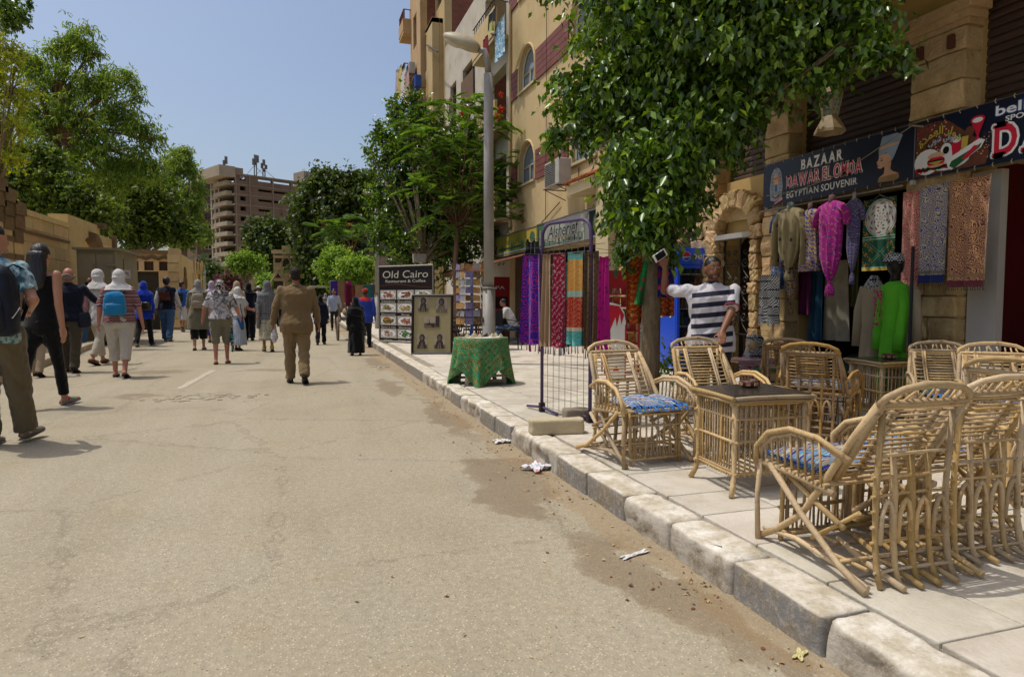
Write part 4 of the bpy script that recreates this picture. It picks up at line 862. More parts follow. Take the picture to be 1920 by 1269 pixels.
# stone gate tower with arrow slits
m_lime=stone('pale limestone','#a38e68','#b6a27c',.12,20,.4); m_lime2=M('dark recess','#3a3023')
gtw=thing('stone_gate_tower','pale stone tower with three arrow slits right of the dark round tree','tower',G(530,585))
yT=62; a=PY(512,470,yT); bq=PY(585,470,yT); zt=PY(512,468,yT).z; W_=bq.x-a.x
sx=lambda px:PY(px,500,yT).x; sz=lambda py:PY(540,py,yT).z
q=MB(); q.bb((a.x,yT,0),(bq.x,yT+6,zt)); wpart(q,'wall',m_lime,gtw)
q=MB(); q.bb((sx(529),yT-.12,zt-.1),(sx(546),yT+3,sz(461))); wpart(q,'turret',m_lime,gtw)
q=MB(); q.bb((a.x-.15,yT-.18,zt-.35),(bq.x,yT,zt-.05)); wpart(q,'cornice',m_lime,gtw)
for k in range(3): q=MB(); x=sx(518+4.4*k); q.bb((x-.1,yT-.05,sz(493)),(x+.1,yT+.02,sz(477))); wpart(q,'arrow_slit',m_lime2,gtw)
for (px,py,s_) in ((537,497,1.),(521,533,1.3)): x=sx(px);z=sz(py); q=MB(); q.prism([(-.3*s_,-.3*s_),(.3*s_,-.3*s_),(.3*s_,.25*s_),(0,.75*s_),(-.3*s_,.25*s_)],(x,yT,z),X1,Z,-Y1,.04); wpart(q,'arched_window',m_lime2,gtw); q=MB(); q.tube([(x-.45*s_,yT-.03,z-.35*s_),(x-.45*s_,yT-.03,z+.2*s_),(x,yT-.03,z+.95*s_),(x+.45*s_,yT-.03,z+.2*s_),(x+.45*s_,yT-.03,z-.35*s_)],.06,4); wpart(q,'arch_trim',m_lime,gtw)
z=.3; k=0
while z<zt-.5:
    q=MB(); q.bb((a.x,yT-.06 if k%2 else yT-.03,z),(bq.x,yT,z+.26)); wpart(q,'stone_course',m_lime,gtw); z+=.5; k+=1
# low stone walls and kiosk at the end of the street
q=MB(); q.bb((-14,75,0),(-4.5,76,2.6)); q.bb((-4.5,74,0),(-3.6,75,3.2)); wthing(q,'stone_wall',m_lime,'low pale stone wall closing the end of the street left of the tower','wall',(-9,75,0))
q=MB(); q.bb((.5,70,0),(8,71,2.3)); wthing(q,'stone_wall',m_lime,'low pale stone wall closing the end of the street under the dark trees','wall',(4,70,0))
# ================================================================ left side: garden wall, cabinet, gatehouse
m_gb=stone('honey limestone block','#bda06c','#d0b482',.14,22,.45); m_gd2=stone('brown rough stone','#6a543a','#7d6648',.2,30,.9)
XW=-6.2
lw=thing('garden_wall','high honey coloured block wall with dark capped pilasters behind the walkers on the left','wall',(XW,18,0))
yA=8.; yB=PX(127,440,XW).y; zT=PX(127,418,XW).z
q=MB(); q.bb((XW-.3,yA,0),(XW-.04,yB,zT-.05)); wpart(q,'wall_core',m_gb,lw)
def blocks(par,X,y0,y1,z0,z1,L=.62,h=.31,mat=None,depth=.06,base=None):
    z=z0; row=0; me=None
    while z<z1-.08:
        hh=min(h,z1-z); y=y0-(row%2)*L/2
        while y<y1:
            a=max(y,y0); c=min(y+L,y1)
            if c-a>.05:
                s_=MB(); j=RN.uniform(-.006,.008); s_.bb((X-depth,a+.004,z+.004),(X+j,c-.004,z+hh-.004)); wpart(s_,'stone',mat or m_gb,par)
            y+=L
        z+=hh; row+=1
y=PX(0,440,XW).y-.5; blocks(lw,XW+.02,y,yB,1.0,zT-.16,.8,.33)
q=MB(); q.bb((XW-.34,yA,zT-.16),(XW+.06,yB,zT-.02)); wpart(q,'coping',m_gb,lw)
q=MB(); q.bb((XW,PX(38,440,XW).y,PX(127,452,XW).z-.07),(XW+.06,yB,PX(127,452,XW).z)); wpart(q,'string_course',m_gd2,lw)
for px,pt in ((-6,330),(12,352),(31,378)):
    p=PX(px,pt,XW+.35); w_=.22; t=MB(); t.bb((XW,p.y-w_,0),(XW+.35,p.y+w_,p.z-.9)); pi=wpart(t,'pilaster',m_gb,lw)
    for k in range(3): t=MB(); e=.03*k; t.bb((XW-.02,p.y-w_-.03-e,p.z-.9+.3*k),(XW+.38+e,p.y+w_+.03+e,p.z-.61+.3*k)); wpart(t,'cap_stone',m_gd2,pi)
    for k in range(7): t=MB(); t.bb((XW+.3,p.y-w_-.02,.6+.38*k),(XW+.375,p.y+w_+.02,.72+.38*k)); wpart(t,'dark_stone',m_gd2,pi)
# broken archway and farther wall pieces
y2=PX(186,440,XW).y; z2=PX(186,424,XW).z
aw=thing('ruined_arch','dark rubble half arch on top of the garden wall above the metal cabinet','arch',(XW,yB,0))
q=MB(); wall(q,(XW+.02,y2,0),UY,NX*-1,y2-yB,z2,[(.5,y2-yB-1.2,z2-2.4,z2-.5,1.0)],t=.5); wpart(q,'arch_wall',m_gb,aw)
q=MB(); yc_=yB+(.5+y2-yB-1.2)/2+.35; rr=(y2-yB-1.7)/2+.1; q.tube([(XW+.06,y2-.5-(y2-yB-1.7)/2+rr*math.cos(math.pi*k/12),z2-.5-rr+rr*math.sin(math.pi*k/12)) for k in range(7)],.22,5); wpart(q,'rubble_arch',m_gd2,aw)
q=MB(); q.bb((XW-.1,yB,0),(XW+.06,y2,z2-2.2)); wpart(q,'base_wall',m_gb,aw); q=MB(); q.bb((XW-.02,y2-.25,z2-.08),(XW+.2,y2+.2,z2+.08)); wpart(q,'coping',m_gd2,aw)
y3=PX(214,450,XW).y; z3=PX(214,449,XW).z; fw_=thing('garden_wall','farther lower stretch of the honey wall right of the rubble arch','wall',(XW,y2,0))
q=MB(); q.bb((XW-.3,y2,0),(XW-.04,y3,z3)); wpart(q,'wall_core',m_gb,fw_); blocks(fw_,XW,y2,y3,z3-1.6,z3-.05,.9,.33); q=MB(); q.bb((XW-.02,y3-.3,0),(XW+.1,y3,z3+.12)); wpart(q,'pier',m_gd2,fw_)
# metal cabinet
m_cab=M('dusty olive metal','#8a8062','#7b7156',2,.6,.05,dirt='#6a5f48'); YC=20.2
A=PY(143,468,YC); B=PY(216,472,YC); D_=PY(252,478,YC+2.6)
cb=thing('utility_cabinet','big dusty olive metal transformer cabinet with double doors against the stone wall','cabinet',(A.x,YC,0)); zt=A.z
q=MB(); q.bb((A.x,YC,.1),(B.x,YC+2.6,zt)); wpart(q,'body',m_cab,cb)
mid=(A.x+B.x)/2
for a,c in ((A.x+.05,mid-.01),(mid+.01,B.x-.05)): q=MB(); q.bb((a,YC-.03,.35),(c,YC-.005,zt-.1)); d_=wpart(q,'door',m_cab,cb); s_=MB(); s_.bb((mid-.1 if c<mid else mid+.25,YC-.07,zt-.42),(mid-.04 if c<mid else mid+.5,YC-.03,zt-.36)); wpart(s_,'handle',m_sig,d_)
q=MB(); q.bb((mid+.35,YC-.045,zt-.75),(mid+.8,YC-.03,zt-.52)); wpart(q,'plate',m_wh,cb); fl=Flat((mid+.38,YC-.047,zt-.7),X1,Z); fl.text('\u0668\u0663\u0660\u0669',.02,.03,.1,m_bk,1,w=.36); wflat(fl,'number',cb)
q=MB(); q.bb((A.x-.08,YC-.1,zt),(B.x+.12,YC+2.7,zt+.06)); wpart(q,'roof',m_cab,cb)
q=MB(); q.bb((B.x+.005,YC+.8,.4),(B.x+.03,YC+1.7,zt-.2)); wpart(q,'side_panel',m_cab,cb)
# gatehouse with garage door
YG=30.; gx=lambda px:PY(px,500,YG).x; gzz=lambda py,px=280:PY(px,py,YG).z
gh=thing('gatehouse','honey stone gatehouse with small square windows and a dark garage door','building',(gx(280),YG,0)); ztp=gzz(470)
ox=gx(222); ops=[(gx(a)-ox,gx(c)-ox,gzz(507),gzz(490)) for a,c in ((250,260),(270,288),(298,315))]+[(gx(252)-ox,gx(297)-ox,0,gzz(509))]
q=MB(); wall(q,(ox,YG,0),X1,-Y1,gx(322)-ox,ztp,ops,t=.3); q.bb((ox,YG+.3,ztp-.3),(gx(322),YG+5,ztp-.15)); wpart(q,'wall',m_gb,gh)
for a,c in ((250,260),(270,288),(298,315)): q=MB(); q.bb((gx(a),YG+.1,gzz(507)),(gx(c),YG+.13,gzz(490))); wpart(q,'louvred_window',M('dark brown louvre','#4a3a2c'),gh)
q=MB(); q.bb((gx(252),YG+.15,0),(gx(297),YG+.2,gzz(509))); wpart(q,'garage_door',M('dark olive garage door','#3f3826','#332d20',2,.7,.05),gh)
q=MB(); pts=[(gx(250+6*k/1.),YG-.04,gzz(483)-.05*math.cos(k*1.6)) for k in range(12)]; q.tube(pts,.07,5); wpart(q,'wavy_moulding',m_gd2,gh)
q=MB(); q.bb((ox-.05,YG-.08,ztp-.12),(gx(322),YG+.02,ztp+.02)); wpart(q,'coping',m_gd2,gh)
q=MB(); q.bb((gx(320),YG-.5,0),(gx(338),YG+.4,gzz(466))); p_=wpart(q,'pier',m_gb,gh)
for k in range(int((gzz(466)-.1)/.37)): q=MB(); q.bb((gx(320)-.03,YG-.54,.1+.37*k),(gx(338)+.03,YG-.3,.1+.37*k+.33)); wpart(q,'stone',m_gb,p_)
for k,(a,dy) in enumerate(((338,1.0),(354,6))): pass
E1_=Vector((gx(338),YG,0)); E2=PY(352,500,YG+3); E2.z=0; u_=(E2-E1_); L_=u_.length; q=MB(); wall(q,E1_,u_,u_.cross(Z),L_,gzz(474),[],t=.3); wpart(q,'angled_wall',m_gb,gh)
q=MB(); nn=u_.normalized().cross(Z); o=E1_+u_*.5+nn*.03+Z*2.0
for r_ in ((0,.32,.26),(-.24,-.08,.24),(.24,-.08,.24),(0,.0,.16)): q.tube([o+u_.normalized()*(r_[0]+r_[2]*math.cos(k*math.pi/6))+Z*(r_[1]+r_[2]*math.sin(k*math.pi/6)) for k in range(13)],.035,4)
wpart(q,'carved_trefoil',m_gd2,gh)
E3=PX(378,500,E2.x); E3.z=0; q=MB(); zt3=PX(377,486,E2.x).z; wall(q,E3,UY,-NX,E3.y-E2.y,gzz(476),[],t=.3)
wpart(q,'street_wall',m_gb,gh)
for k in range(3): q=MB(); yy=E2.y+1.5+k*(E3.y-E2.y-2)/3; wall(q,(E2.x+.03,yy+2.2,0),UY,-NX,2.2,gzz(476)-.6,[(.4,1.8,.3,3.2,1)],t=.03); wpart(q,'blind_arch',m_gb,gh)
q=MB(); q.bb((gx(258),YG-2.2,0),(gx(278),YG-1.5,1.75)); q.bb((gx(257),YG-2.3,1.75),(gx(279),YG-1.4,1.85)); wthing(q,'meter_box',M('beige meter box','#a89d80','#978c70'),'small beige meter box standing in front of the garage door','box',(gx(268),YG-2,0))
# street lamps
m_pole=M('grey galvanised pole','#9b978f','#87837b',3,.55,.1,metal=.2,dirt='#6b665c'); m_lh=M('dusty lamp housing','#b3a98e','#9d9278',6,.5,.1); b=NB('lamp glass bowl'); m_lg2=b.out('#b8b19c',.18,spec=.7)
def street_lamp(base,top,r,head_end,label,side=1,small=False):
    t=thing('street_lamp',label,'street lamp',base); B=Vector(base); T=Vector(top); q=MB(); m1=B+(T-B)*.27; m2=B+(T-B)*.62
    q.tube([B,B+Z*.02,m1],[r,r,r*.97],12); wpart(q,'lower_pole',m_pole,t,True); q=MB(); q.tube([m1-Z*.03,m1],[r*1.08,r*1.08],12); q.tube([m1,m2,T],[r*.8,r*.76,r*.72],12); wpart(q,'upper_pole',m_pole,t,True)
    hd=Vector(head_end)-T; H0=T+Vector((hd.x*.22,hd.y*.22,max(.35*(1 if not small else .5),hd.z*.6))); q=MB(); q.tube([T,T+Z*(H0.z-T.z)*.5+hd*.02,T+Z*(H0.z-T.z)*.85+hd*.09,H0],r*.48,8); wpart(q,'arm',m_pole,t,True)
    d=(Vector(head_end)-H0); L=d.length; d.normalize(); s_=d.cross(Z).normalized(); up=s_.cross(d); rl=Matrix.Rotation(math.radians(-24),3,d); s_=rl@s_; up=rl@up; q=MB(); R_=[]
    for k in range(13):
        a=k/12; w_=L*.33*math.sin(math.pi*min(1,(.06+a*.90))**.8)**.6; hgt=w_*.72; c=H0+d*(L*a)
        R_.append([c+s_*(w_*math.cos(f))+up*(hgt*math.sin(f)*(1 if math.sin(f)>0 else .55)) for f in [2*math.pi*j/14 for j in range(14)]])
    q.rings(R_); wpart(q,'housing',m_lh,t,True); q=MB(); M3=Matrix((d,s_,up)).transposed(); q.ell(H0+d*L*.66-up*L*.055,(L*.29,L*.235,L*.11),14,8,M3); wpart(q,'glass_bowl',m_lg2,t,True)
    if not small: q=MB(); q.tube([B+Z*.75-Vector((r*.9,0,0)),B+Z*.75-Vector((r*1.1,0,0))],.05,6); wpart(q,'rusty_hole',M('rust hole','#4a3528'),t)
    return t
LB=G(917,682,.15); dep=(LB-Vector((0,0,CH))).dot(FW); LT=DP(915,150,dep); LT.x,LT.y=LB.x,LB.y
street_lamp(LB,LT,.112,DP(832,66,dep*.97),'tall grey street lamp with an oval dusty head, rising behind the souvenir table')
LB=G(708,616,.15); dep=(LB-Vector((0,0,CH))).dot(FW); LT=DP(708,380,dep); LT.x,LT.y=LB.x,LB.y
street_lamp(LB,LT,.1,DP(682,357,dep),'farther grey street lamp beside the tall menu board',small=True)
LB=G(384,578); dep=60; LB=DP(386,HOR,dep); LB.z=0; street_lamp(LB,LB+Z*4.0,.08,LB+Vector((-1.2,0,4.4)),'small distant street lamp in front of the palm at the left corner',small=True)
# cables and pipes on the ochre wall
def wire(pts,r,lb,cat='cable',mt=None): q=MB(); q.tube(pts,r,5); tag(q.build('wall_'+cat,mt or m_rail),lb,cat)
wire([(5.96,14.5,3.5),(5.95,16.5,2.9),(5.95,18.3,2.75)],.012,'dark cable running down from the air conditioner to the silver sign')
wire([(5.95,12.0,6.5),(5.94,12.02,3.9)],.035,'white drain pipe on the ochre wall near the tree crown','pipe',m_wh)
wire([(5.95,18.2,9.5),(5.95,18.2,3.2)],.04,'dusty drain pipe at the left corner of the ochre building','pipe',m_och)
wire([(5.96,15.4,8.9),(5.96,15.38,6.0),(5.96,15.42,3.2)],.008,'thin cable hanging straight down the ochre wall between the arched windows')
# ================================================================ vegetation
def leafmat(name,cols,gloss=.45,trans=.35,spec=.5):
    b=NB(name); r=b.isl(); c=b.ramp(r,[(i/(len(cols)-1),c) for i,c in enumerate(cols)]); b.out(c,gloss,spec=spec)
    tr=b.n('BsdfTranslucent'); hs=b.n('HueSaturation'); b.st(hs.inputs['Color'],c); hs.inputs['Value'].default_value=1.5; hs.inputs['Saturation'].default_value=1.15; hs.inputs['Hue'].default_value=.485; b.t.links.new(hs.outputs[0],tr.inputs[0])
    mx=b.n('MixShader'); mx.inputs[0].default_value=trans; b.t.links.new(b.b.outputs[0],mx.inputs[1]); b.t.links.new(tr.outputs[0],mx.inputs[2]); b.t.links.new(mx.outputs[0],b.t.nodes['Material Output'].inputs[0]); return b.m
def leaves(blobs,n,size,asp,drop=.3,twig=.14,per=9,seed=1,shell=.45,fold=.3,gap=.0):
    """numpy leaf cloud; blobs=[(centre, radii)]"""
    g=np.random.default_rng(seed); C=np.array([list(c) for c,r in blobs]); Rr=np.array([[r]*3 if np.isscalar(r) else list(r) for c,r in blobs])
    wgt=(Rr.prod(1)**(2/3)); wgt/=wgt.sum(); nt_=max(1,n//per); bi=g.choice(len(blobs),nt_,p=wgt); d=g.normal(size=(nt_,3)); d/=np.linalg.norm(d,axis=1)[:,None]
    ln=1+.30*np.sin(d[:,0]*5+bi*1.7)*np.sin(d[:,1]*6+bi)+.24*np.sin(d[:,2]*9+bi*2.3+d[:,0]*4); rad=g.uniform(0,1,nt_)**shell*ln
    P=C[bi]+d*Rr[bi]*rad[:,None]
    if gap: 
        k=np.sin(P[:,0]*gap+1.3)*np.sin(P[:,1]*gap+.4)*np.sin(P[:,2]*gap*1.1)+.25*g.normal(size=nt_); ok=k>-.02; P=P[ok]; d=d[ok]; nt_=len(P)
    tw=d*.6+g.normal(size=(nt_,3))*.55; tw[:,2]-=drop*.6; tw/=np.linalg.norm(tw,axis=1)[:,None]
    T=np.repeat(P,per,0); W=np.repeat(tw,per,0); a=np.tile(np.linspace(-.5,.5,per),nt_)[:,None]; T=T+W*a*twig*2+g.normal(size=T.shape)*twig*.14
    m=len(T); ax=W*.5+g.normal(size=(m,3))*.7; ax[:,2]-=drop; ax/=np.linalg.norm(ax,axis=1)[:,None]
    up=g.normal(size=(m,3))*.6; up[:,2]+=.75; sd=np.cross(ax,up); sd/=np.linalg.norm(sd,axis=1)[:,None]+1e-9; nr=np.cross(sd,ax)
    L=size*g.uniform(.6,1.25,m)[:,None]; Wd=L*asp; v=np.stack([T,T+ax*L*.45+sd*Wd+nr*L*fold*.3,T+ax*L-nr*L*.12,T+ax*L*.45-sd*Wd+nr*L*fold*.3],1).reshape(-1,3)
    return v,m
def leafmesh(name,v,m,mat,parent=None,loc=None,label=None):
    if loc is not None: v=v-np.array(list(loc))
    me=bpy.data.meshes.new(name); me.vertices.add(m*4); me.vertices.foreach_set('co',v.astype(np.float32).ravel())
    idx=np.arange(m)*4; tri=np.stack([idx,idx+1,idx+2,idx,idx+2,idx+3],1).ravel(); me.loops.add(m*6); me.loops.foreach_set('vertex_index',tri.astype(np.int32)); me.polygons.add(m*2); me.polygons.foreach_set('loop_start',(np.arange(m*2)*3).astype(np.int32)); me.update(calc_edges=True)
    o=obj(name,me,mat,parent); return o
def bl(L,dflt=None): 
    out=[]
    for e in L: px,py,dep,rp=e[:4]; k=e[4] if len(e)>4 else 1.; r=rp*dep/F; out.append((DP(px,py,dep),(r,r,r*k)))
    return out
m_bark=NB('grey brown bark'); v=m_bark.co('Pos',sc=(1,1,.25)); f=m_bark.noise(v,22,6,.7); m_bark.bump(f,.6,.02); m_bark=m_bark.out(m_bark.ramp(f,[(.3,'#5f513f'),(.6,'#8a7a62'),(.8,'#9c8e78')]),.9,spec=.1)
m_barkd=M('dark bark','#4d3f31','#64533f',14,.9,.4,30); m_barkr=M('reddish bark','#6a4a34','#80604a',12,.9,.4,30)
def tree(name,label,base,blobs,n,size,asp,mat,trunk=(.1,.06),bark=None,cat='tree',drop=.3,twig=.14,seed=1,tops=None,group=None,shell=.45,per=9,gap=0,lean=None,nb=None,fork=.55,fine=1.):
    base=Vector(base); t=thing(name,label,cat,base,0,group); top=Vector((0,0,0)); 
    for c,r in blobs: top+=c
    top/=len(blobs); 
    if lean: fk=Vector(lean)
    else: fk=base+(top-base)*fork
    q=MB(); mid=base+(fk-base)*.5+Vector((RN.uniform(-.05,.05),RN.uniform(-.05,.05),0)); q.tube([base-Z*.05,base+(mid-base)*.12,mid,fk],[trunk[0]*1.25,trunk[0],trunk[0]*.85,trunk[1]],9)
    wpart(q,'trunk',bark or m_bark,t,True); q=MB()
    for c,r in (blobs if nb is None else blobs[:nb]):
        d=c-fk; m1=fk+d*.45+Vector((RN.uniform(-.1,.1),RN.uniform(-.1,.1),.08))*d.length*.5; q.tube([fk-(fk-base).normalized()*.1,m1,c],[trunk[1]*.7*fine,trunk[1]*.4*fine,trunk[1]*.12],5)
        for k in range(3): e=c+Vector((RN.gauss(0,1),RN.gauss(0,1),RN.gauss(0,1))).normalized()*max(r)*.75; q.tube([m1+(c-m1)*RN.uniform(.2,.9),e],[trunk[1]*.2,trunk[1]*.05],4)
    wpart(q,'branches',bark or m_bark,t,True)['kind']='stuff'
    v,m=leaves(blobs,n,size,asp,drop,twig,per,seed,shell,gap=gap); o=leafmesh('foliage',v,m,mat,t,base); o['kind']='stuff'; return t
ml_f=leafmat('ficus leaf',['#2b4012','#3b5618','#4e6e20','#66862c','#86a43c'],.32,.28,.6); ml_d=leafmat('dark dense leaf',['#2c3a16','#3d4d1e','#50632a','#667a38'],.45,.3,.4); ml_e=leafmat('eucalyptus leaf',['#50702a','#648434','#7a9440','#94a450','#6f7f40'],.55,.48,.3)
ml_y=leafmat('yellow green leaf',['#76852a','#96a236','#b0b64a','#667a28'],.5,.45,.3); ml_b=leafmat('bright leaf',['#54722a','#6b8e34','#85a644','#9cb656'],.45,.42,.4); ml_p=leafmat('feathery leaf',['#3f5a20','#50702a','#64863a','#7d9a4c'],.5,.4,.3)
ml_m=leafmat('mixed garden leaf',['#364818','#4a5e22','#60762e','#7a8e40'],.5,.35,.35)
# near ficus
NB1=bl([(1185,150,6.7,115),(1105,205,6.8,72),(1300,70,6.3,150),(1425,50,5.9,125),(1545,35,6.0,95),(1625,55,5.6,48),(1240,260,6.7,104),(1345,190,6.3,90),(1235,375,6.9,78),(1200,425,6.9,45),(1230,455,6.8,34),(1190,-90,6.5,150),(1400,-120,5.9,160),(1580,-70,6.0,100),(1400,140,5.9,66),(1490,95,6.2,60),(1270,330,6.7,58),(1665,78,5.5,24),(1370,255,6.3,40),(1165,390,6.9,30),(1300,180,7.6,120),(1200,40,7.4,120)])
NB1+=bl([(1240,320,6.1,80),(1195,295,6.2,60),(1280,275,6.0,72),(1250,395,6.0,58),(1175,350,6.2,46),(1212,435,5.95,36),(1340,230,5.9,56),(1160,405,6.2,28),(1275,340,6.1,28)])
b0=G(1215,772,.15); fic=tree('ficus_tree','leafy ficus street tree shading the bazaar, scarves wrapped round its trunk',b0,NB1,50000,.092,.27,ml_f,(.105,.085),m_bark,drop=.8,twig=.17,seed=5,shell=.5,lean=(b0.x+.02,b0.y,2.15),nb=7,fine=.3)
# hanging and upright sprigs around the outline
NB1x=1
v,m=leaves(bl([(1165,480,6.6,16,1.6),(1690,95,5.4,16),(1640,100,5.5,22),(1045,150,6.8,18),(1040,255,6.8,20),(1700,120,5.4,7,2),(1400,235,6,20),(1430,190,6,14),(1250,475,6.1,16),(1215,440,5.9,28),(1190,400,5.9,22),(1575,125,5.8,25),(1530,150,5.8,20)]),1700,.095,.26,.8,.1,7,9); o=leafmesh('sprigs',v,m,ml_f,fic,b0); o['kind']='stuff'
# second, denser ficus and the feathery poinciana in front of it
D=20.; b1=G(795,632,.15); k=lambda *a:[(x,y,D+dz,r) for x,y,r,dz in a]
tree('ficus_tree','big dense dark green ficus behind the feathery tree, over the menu board',b1,bl(k((775,235,55,0),(735,290,48,0),(800,300,70,0),(860,330,80,1),(745,370,60,0),(820,400,80,0),(900,400,72,1),(720,440,38,-.5),(765,465,52,-.5),(930,330,55,1),(880,250,55,1),(700,375,22,0),(945,450,45,.5),(850,470,55,0),(715,260,20,0),(690,280,9,0),(710,232,10,0),(740,200,18,0),(775,190,22,0))),46000,.13,.3,ml_f,(.14,.09),m_bark,drop=.2,twig=.16,seed=7,shell=.5,lean=(b1.x,b1.y,2.4))
def fronds(parent,base,tips,nfr,L0,mat,seed=2,droop=.5):
    """pinnate fronds: a thin rachis with paired leaflets"""
    g=np.random.default_rng(seed); V=[]
    for c in tips:
        c=np.array(list(c))
        for i in range(nfr):
            a=g.uniform(0,6.283); el=g.uniform(-.15,.7); d=np.array([math.cos(a)*math.cos(el),math.sin(a)*math.cos(el),math.sin(el)]); L=L0*g.uniform(.7,1.2); s=np.array([-math.sin(a),math.cos(a),0]); o=c+d*.04+g.normal(size=3)*L0*.18; NP_=15
            for j in range(NP_):
                t=(j+1.5)/(NP_+1); p=o+d*L*t+np.array([0,0,-droop*L*t*t]); pl=L*.34*math.sin(math.pi*(t*.85+.1))+.01; dz=np.array([0,0,-.25*pl])
                for sg in (-1,1):
                    tip=p+s*sg*pl+d*pl*.45+dz; w_=d*L*.026; V.append([p-w_*.6,(p+tip)/2-w_,tip,(p+tip)/2+w_])
            # rachis
            V.append([o,o+d*L*.5+s*.006+np.array([0,0,-droop*L*.25]),o+d*L+np.array([0,0,-droop*L]),o+d*L*.5-s*.006+np.array([0,0,-droop*L*.25])])
    v=np.array(V).reshape(-1,3); o=leafmesh('foliage',v,len(V),mat,parent,base); o['kind']='stuff'; return o
def feather(label,base,tips,nfr,L0,D,trunk,fork,seed,flowers=None):
    t=thing('poinciana_tree',label,'tree',base); T=[DP(x,y,D+(i%3-1)*.35) for i,(x,y) in enumerate(tips)]; q=MB(); q.tube([base-Z*.05,base+(fork-base)*.3+Vector((.05,0,0)),base+(fork-base)*.65-Vector((.03,0,0)),fork],[trunk*1.15,trunk,trunk*.85,trunk*.6],8); wpart(q,'trunk',m_barkr,t,True); q=MB()
    for c in T: m1=fork+(c-fk0(c,fork))*.5; q.tube([fork-Z*.1,m1-Z*.03,c],[trunk*.4,trunk*.22,trunk*.08],5)
    wpart(q,'branches',m_barkr,t,True)['kind']='stuff'; fronds(t,base,T,nfr,L0,ml_p,seed)
    if flowers:
        v,m=leaves(bl([(x,y,D-.6,r) for x,y,r in flowers]),120*len(flowers),.05,.4,0,.05,6,3); o=leafmesh('blossom',v,m,M('red blossom','#b8301a','#d0502a'),t,base); o['kind']='stuff'
    return t
def fk0(c,fork): return fork
b2=G(850,640,.15); feather('feathery poinciana tree with small red blossoms between the menu board and the street lamp',b2,[(830,205),(882,190),(905,215),(800,255),(865,262),(925,240),(820,315),(885,325),(945,345),(850,375),(915,395),(975,375),(790,345),(870,425),(955,300),(940,225),(780,290),(905,290),(835,280),(960,410),(845,340),(900,360),(815,410),(775,240)],11,.62,18.,.085,DP(858,425,18.2),4,[(940,178,3),(939,206,4),(932,218,3),(866,215,2)])
# trees beyond, right of the road end
def simple(label,px,pyb,dep,bls,n,size,mat,tr,seed,name='street_tree',**kw):
    B=DP(px,HOR,dep); B.z=0 if px<640 else .15; return tree(name,label,B,bl([(x,y,dep+(dz[0] if dz else 0),r) for x,y,r,*dz in bls]),n,size,.36,mat,tr,seed=seed,twig=size*1.6,**kw)
simple('bright green street tree with a forked pale trunk in the middle of the far crowd',459,575,36,[(440,492,13),(462,485,16),(485,495,13),(470,500,14),(450,500,12)],6000,.13,ml_b,(.22,.12),11,lean=DP(462,530,36))
simple('bright yellow green tree at the far kerb left of the small round tree',632,600,34,[(612,500,22),(632,480,24),(650,500,22),(622,525,16),(640,515,20)],8000,.13,ml_b,(.13,.08),12)
simple('small rounded bright tree right of the far crowd, in front of the menu board',664,600,30,[(652,505,22),(672,500,24),(690,510,18),(662,520,18)],8000,.12,ml_b,(.1,.06),13)
feather('distant thin poinciana with orange tips against the dark trees',DP(656,HOR,42),[(615,420),(640,425),(662,415),(650,440),(680,430),(630,440)],9,1.3,42.,.1,DP(660,470,42),5,[(607,418,4),(655,421,4)])
simple('very large dark evergreen tree filling the end of the street',615,560,58,[(600,370,45),(640,360,42),(575,400,28),(620,430,60),(660,400,45),(585,470,38),(640,480,55),(600,520,38),(660,520,30),(690,360,25),(568,440,18),(612,338,16),(665,335,15),(570,520,16),(700,330,12)],34000,.42,ml_d,(.5,.3),14)
simple('dark round evergreen tree in front of the unfinished tower',508,570,78,[(505,440,28),(485,435,18),(525,450,24),(500,470,30),(520,485,22),(540,440,14),(485,470,15)],13000,.5,ml_d,(.5,.3),15)
simple('low dark tree beside the round evergreen, above the far crowd',488,570,70,[(490,540,18),(505,530,16)],3000,.3,ml_b,(.15,.1),16)
simple('olive shrub mass behind the left corner lamp',395,560,66,[(392,520,16),(402,510,14),(380,525,12)],3500,.3,ml_d,(.2,.1),17,name='shrub',cat='shrub')
simple('pink bougainvillea bush at the far left corner of the street',428,560,62,[(418,528,12),(435,522,14),(445,535,12),(425,540,12)],4000,.22,leafmat('bougainvillea',['#7a2a50','#9a4a66','#3d4f1c','#4c5f24'],.6,.3,.2),(.1,.06),18,name='bougainvillea',cat='bush')
# palm
pb=DP(384,HOR,74); pb.z=0; t=thing('palm_tree','date palm with arching grey green fronds in front of the dark brick block','palm tree',pb); pc=DP(384,492,74)
q=MB(); q.tube([pb,pb+(pc-pb)*.5,pc],[.3,.25,.22],8); wpart(q,'trunk',m_bark,t,True); g=np.random.default_rng(4); V=[]
for i in range(46):
    a=g.uniform(0,6.283); el=g.uniform(-.5,1.4); d=np.array([math.cos(a)*math.cos(el),math.sin(a)*math.cos(el),math.sin(el)]); s=np.array([-math.sin(a),math.cos(a),0]); L=2.3; p0=np.array(list(pc))
    for j in range(26):
        tt=(j+1)/26; p=p0+d*L*tt+np.array([0,0,-.9*tt*tt*L*.6]); 
        for sg in (-1,1): tip=p+s*sg*.42*(1-tt*.6)+d*.22+np.array([0,0,-.12]); V.append([p-d*.015,(p+tip)/2-d*.03,tip,(p+tip)/2+d*.03])
o=leafmesh('fronds',np.array(V).reshape(-1,3),len(V),leafmat('palm leaf',['#4a5638','#5c6848','#6c7656'],.5,.2),t,pb); o['kind']='stuff'
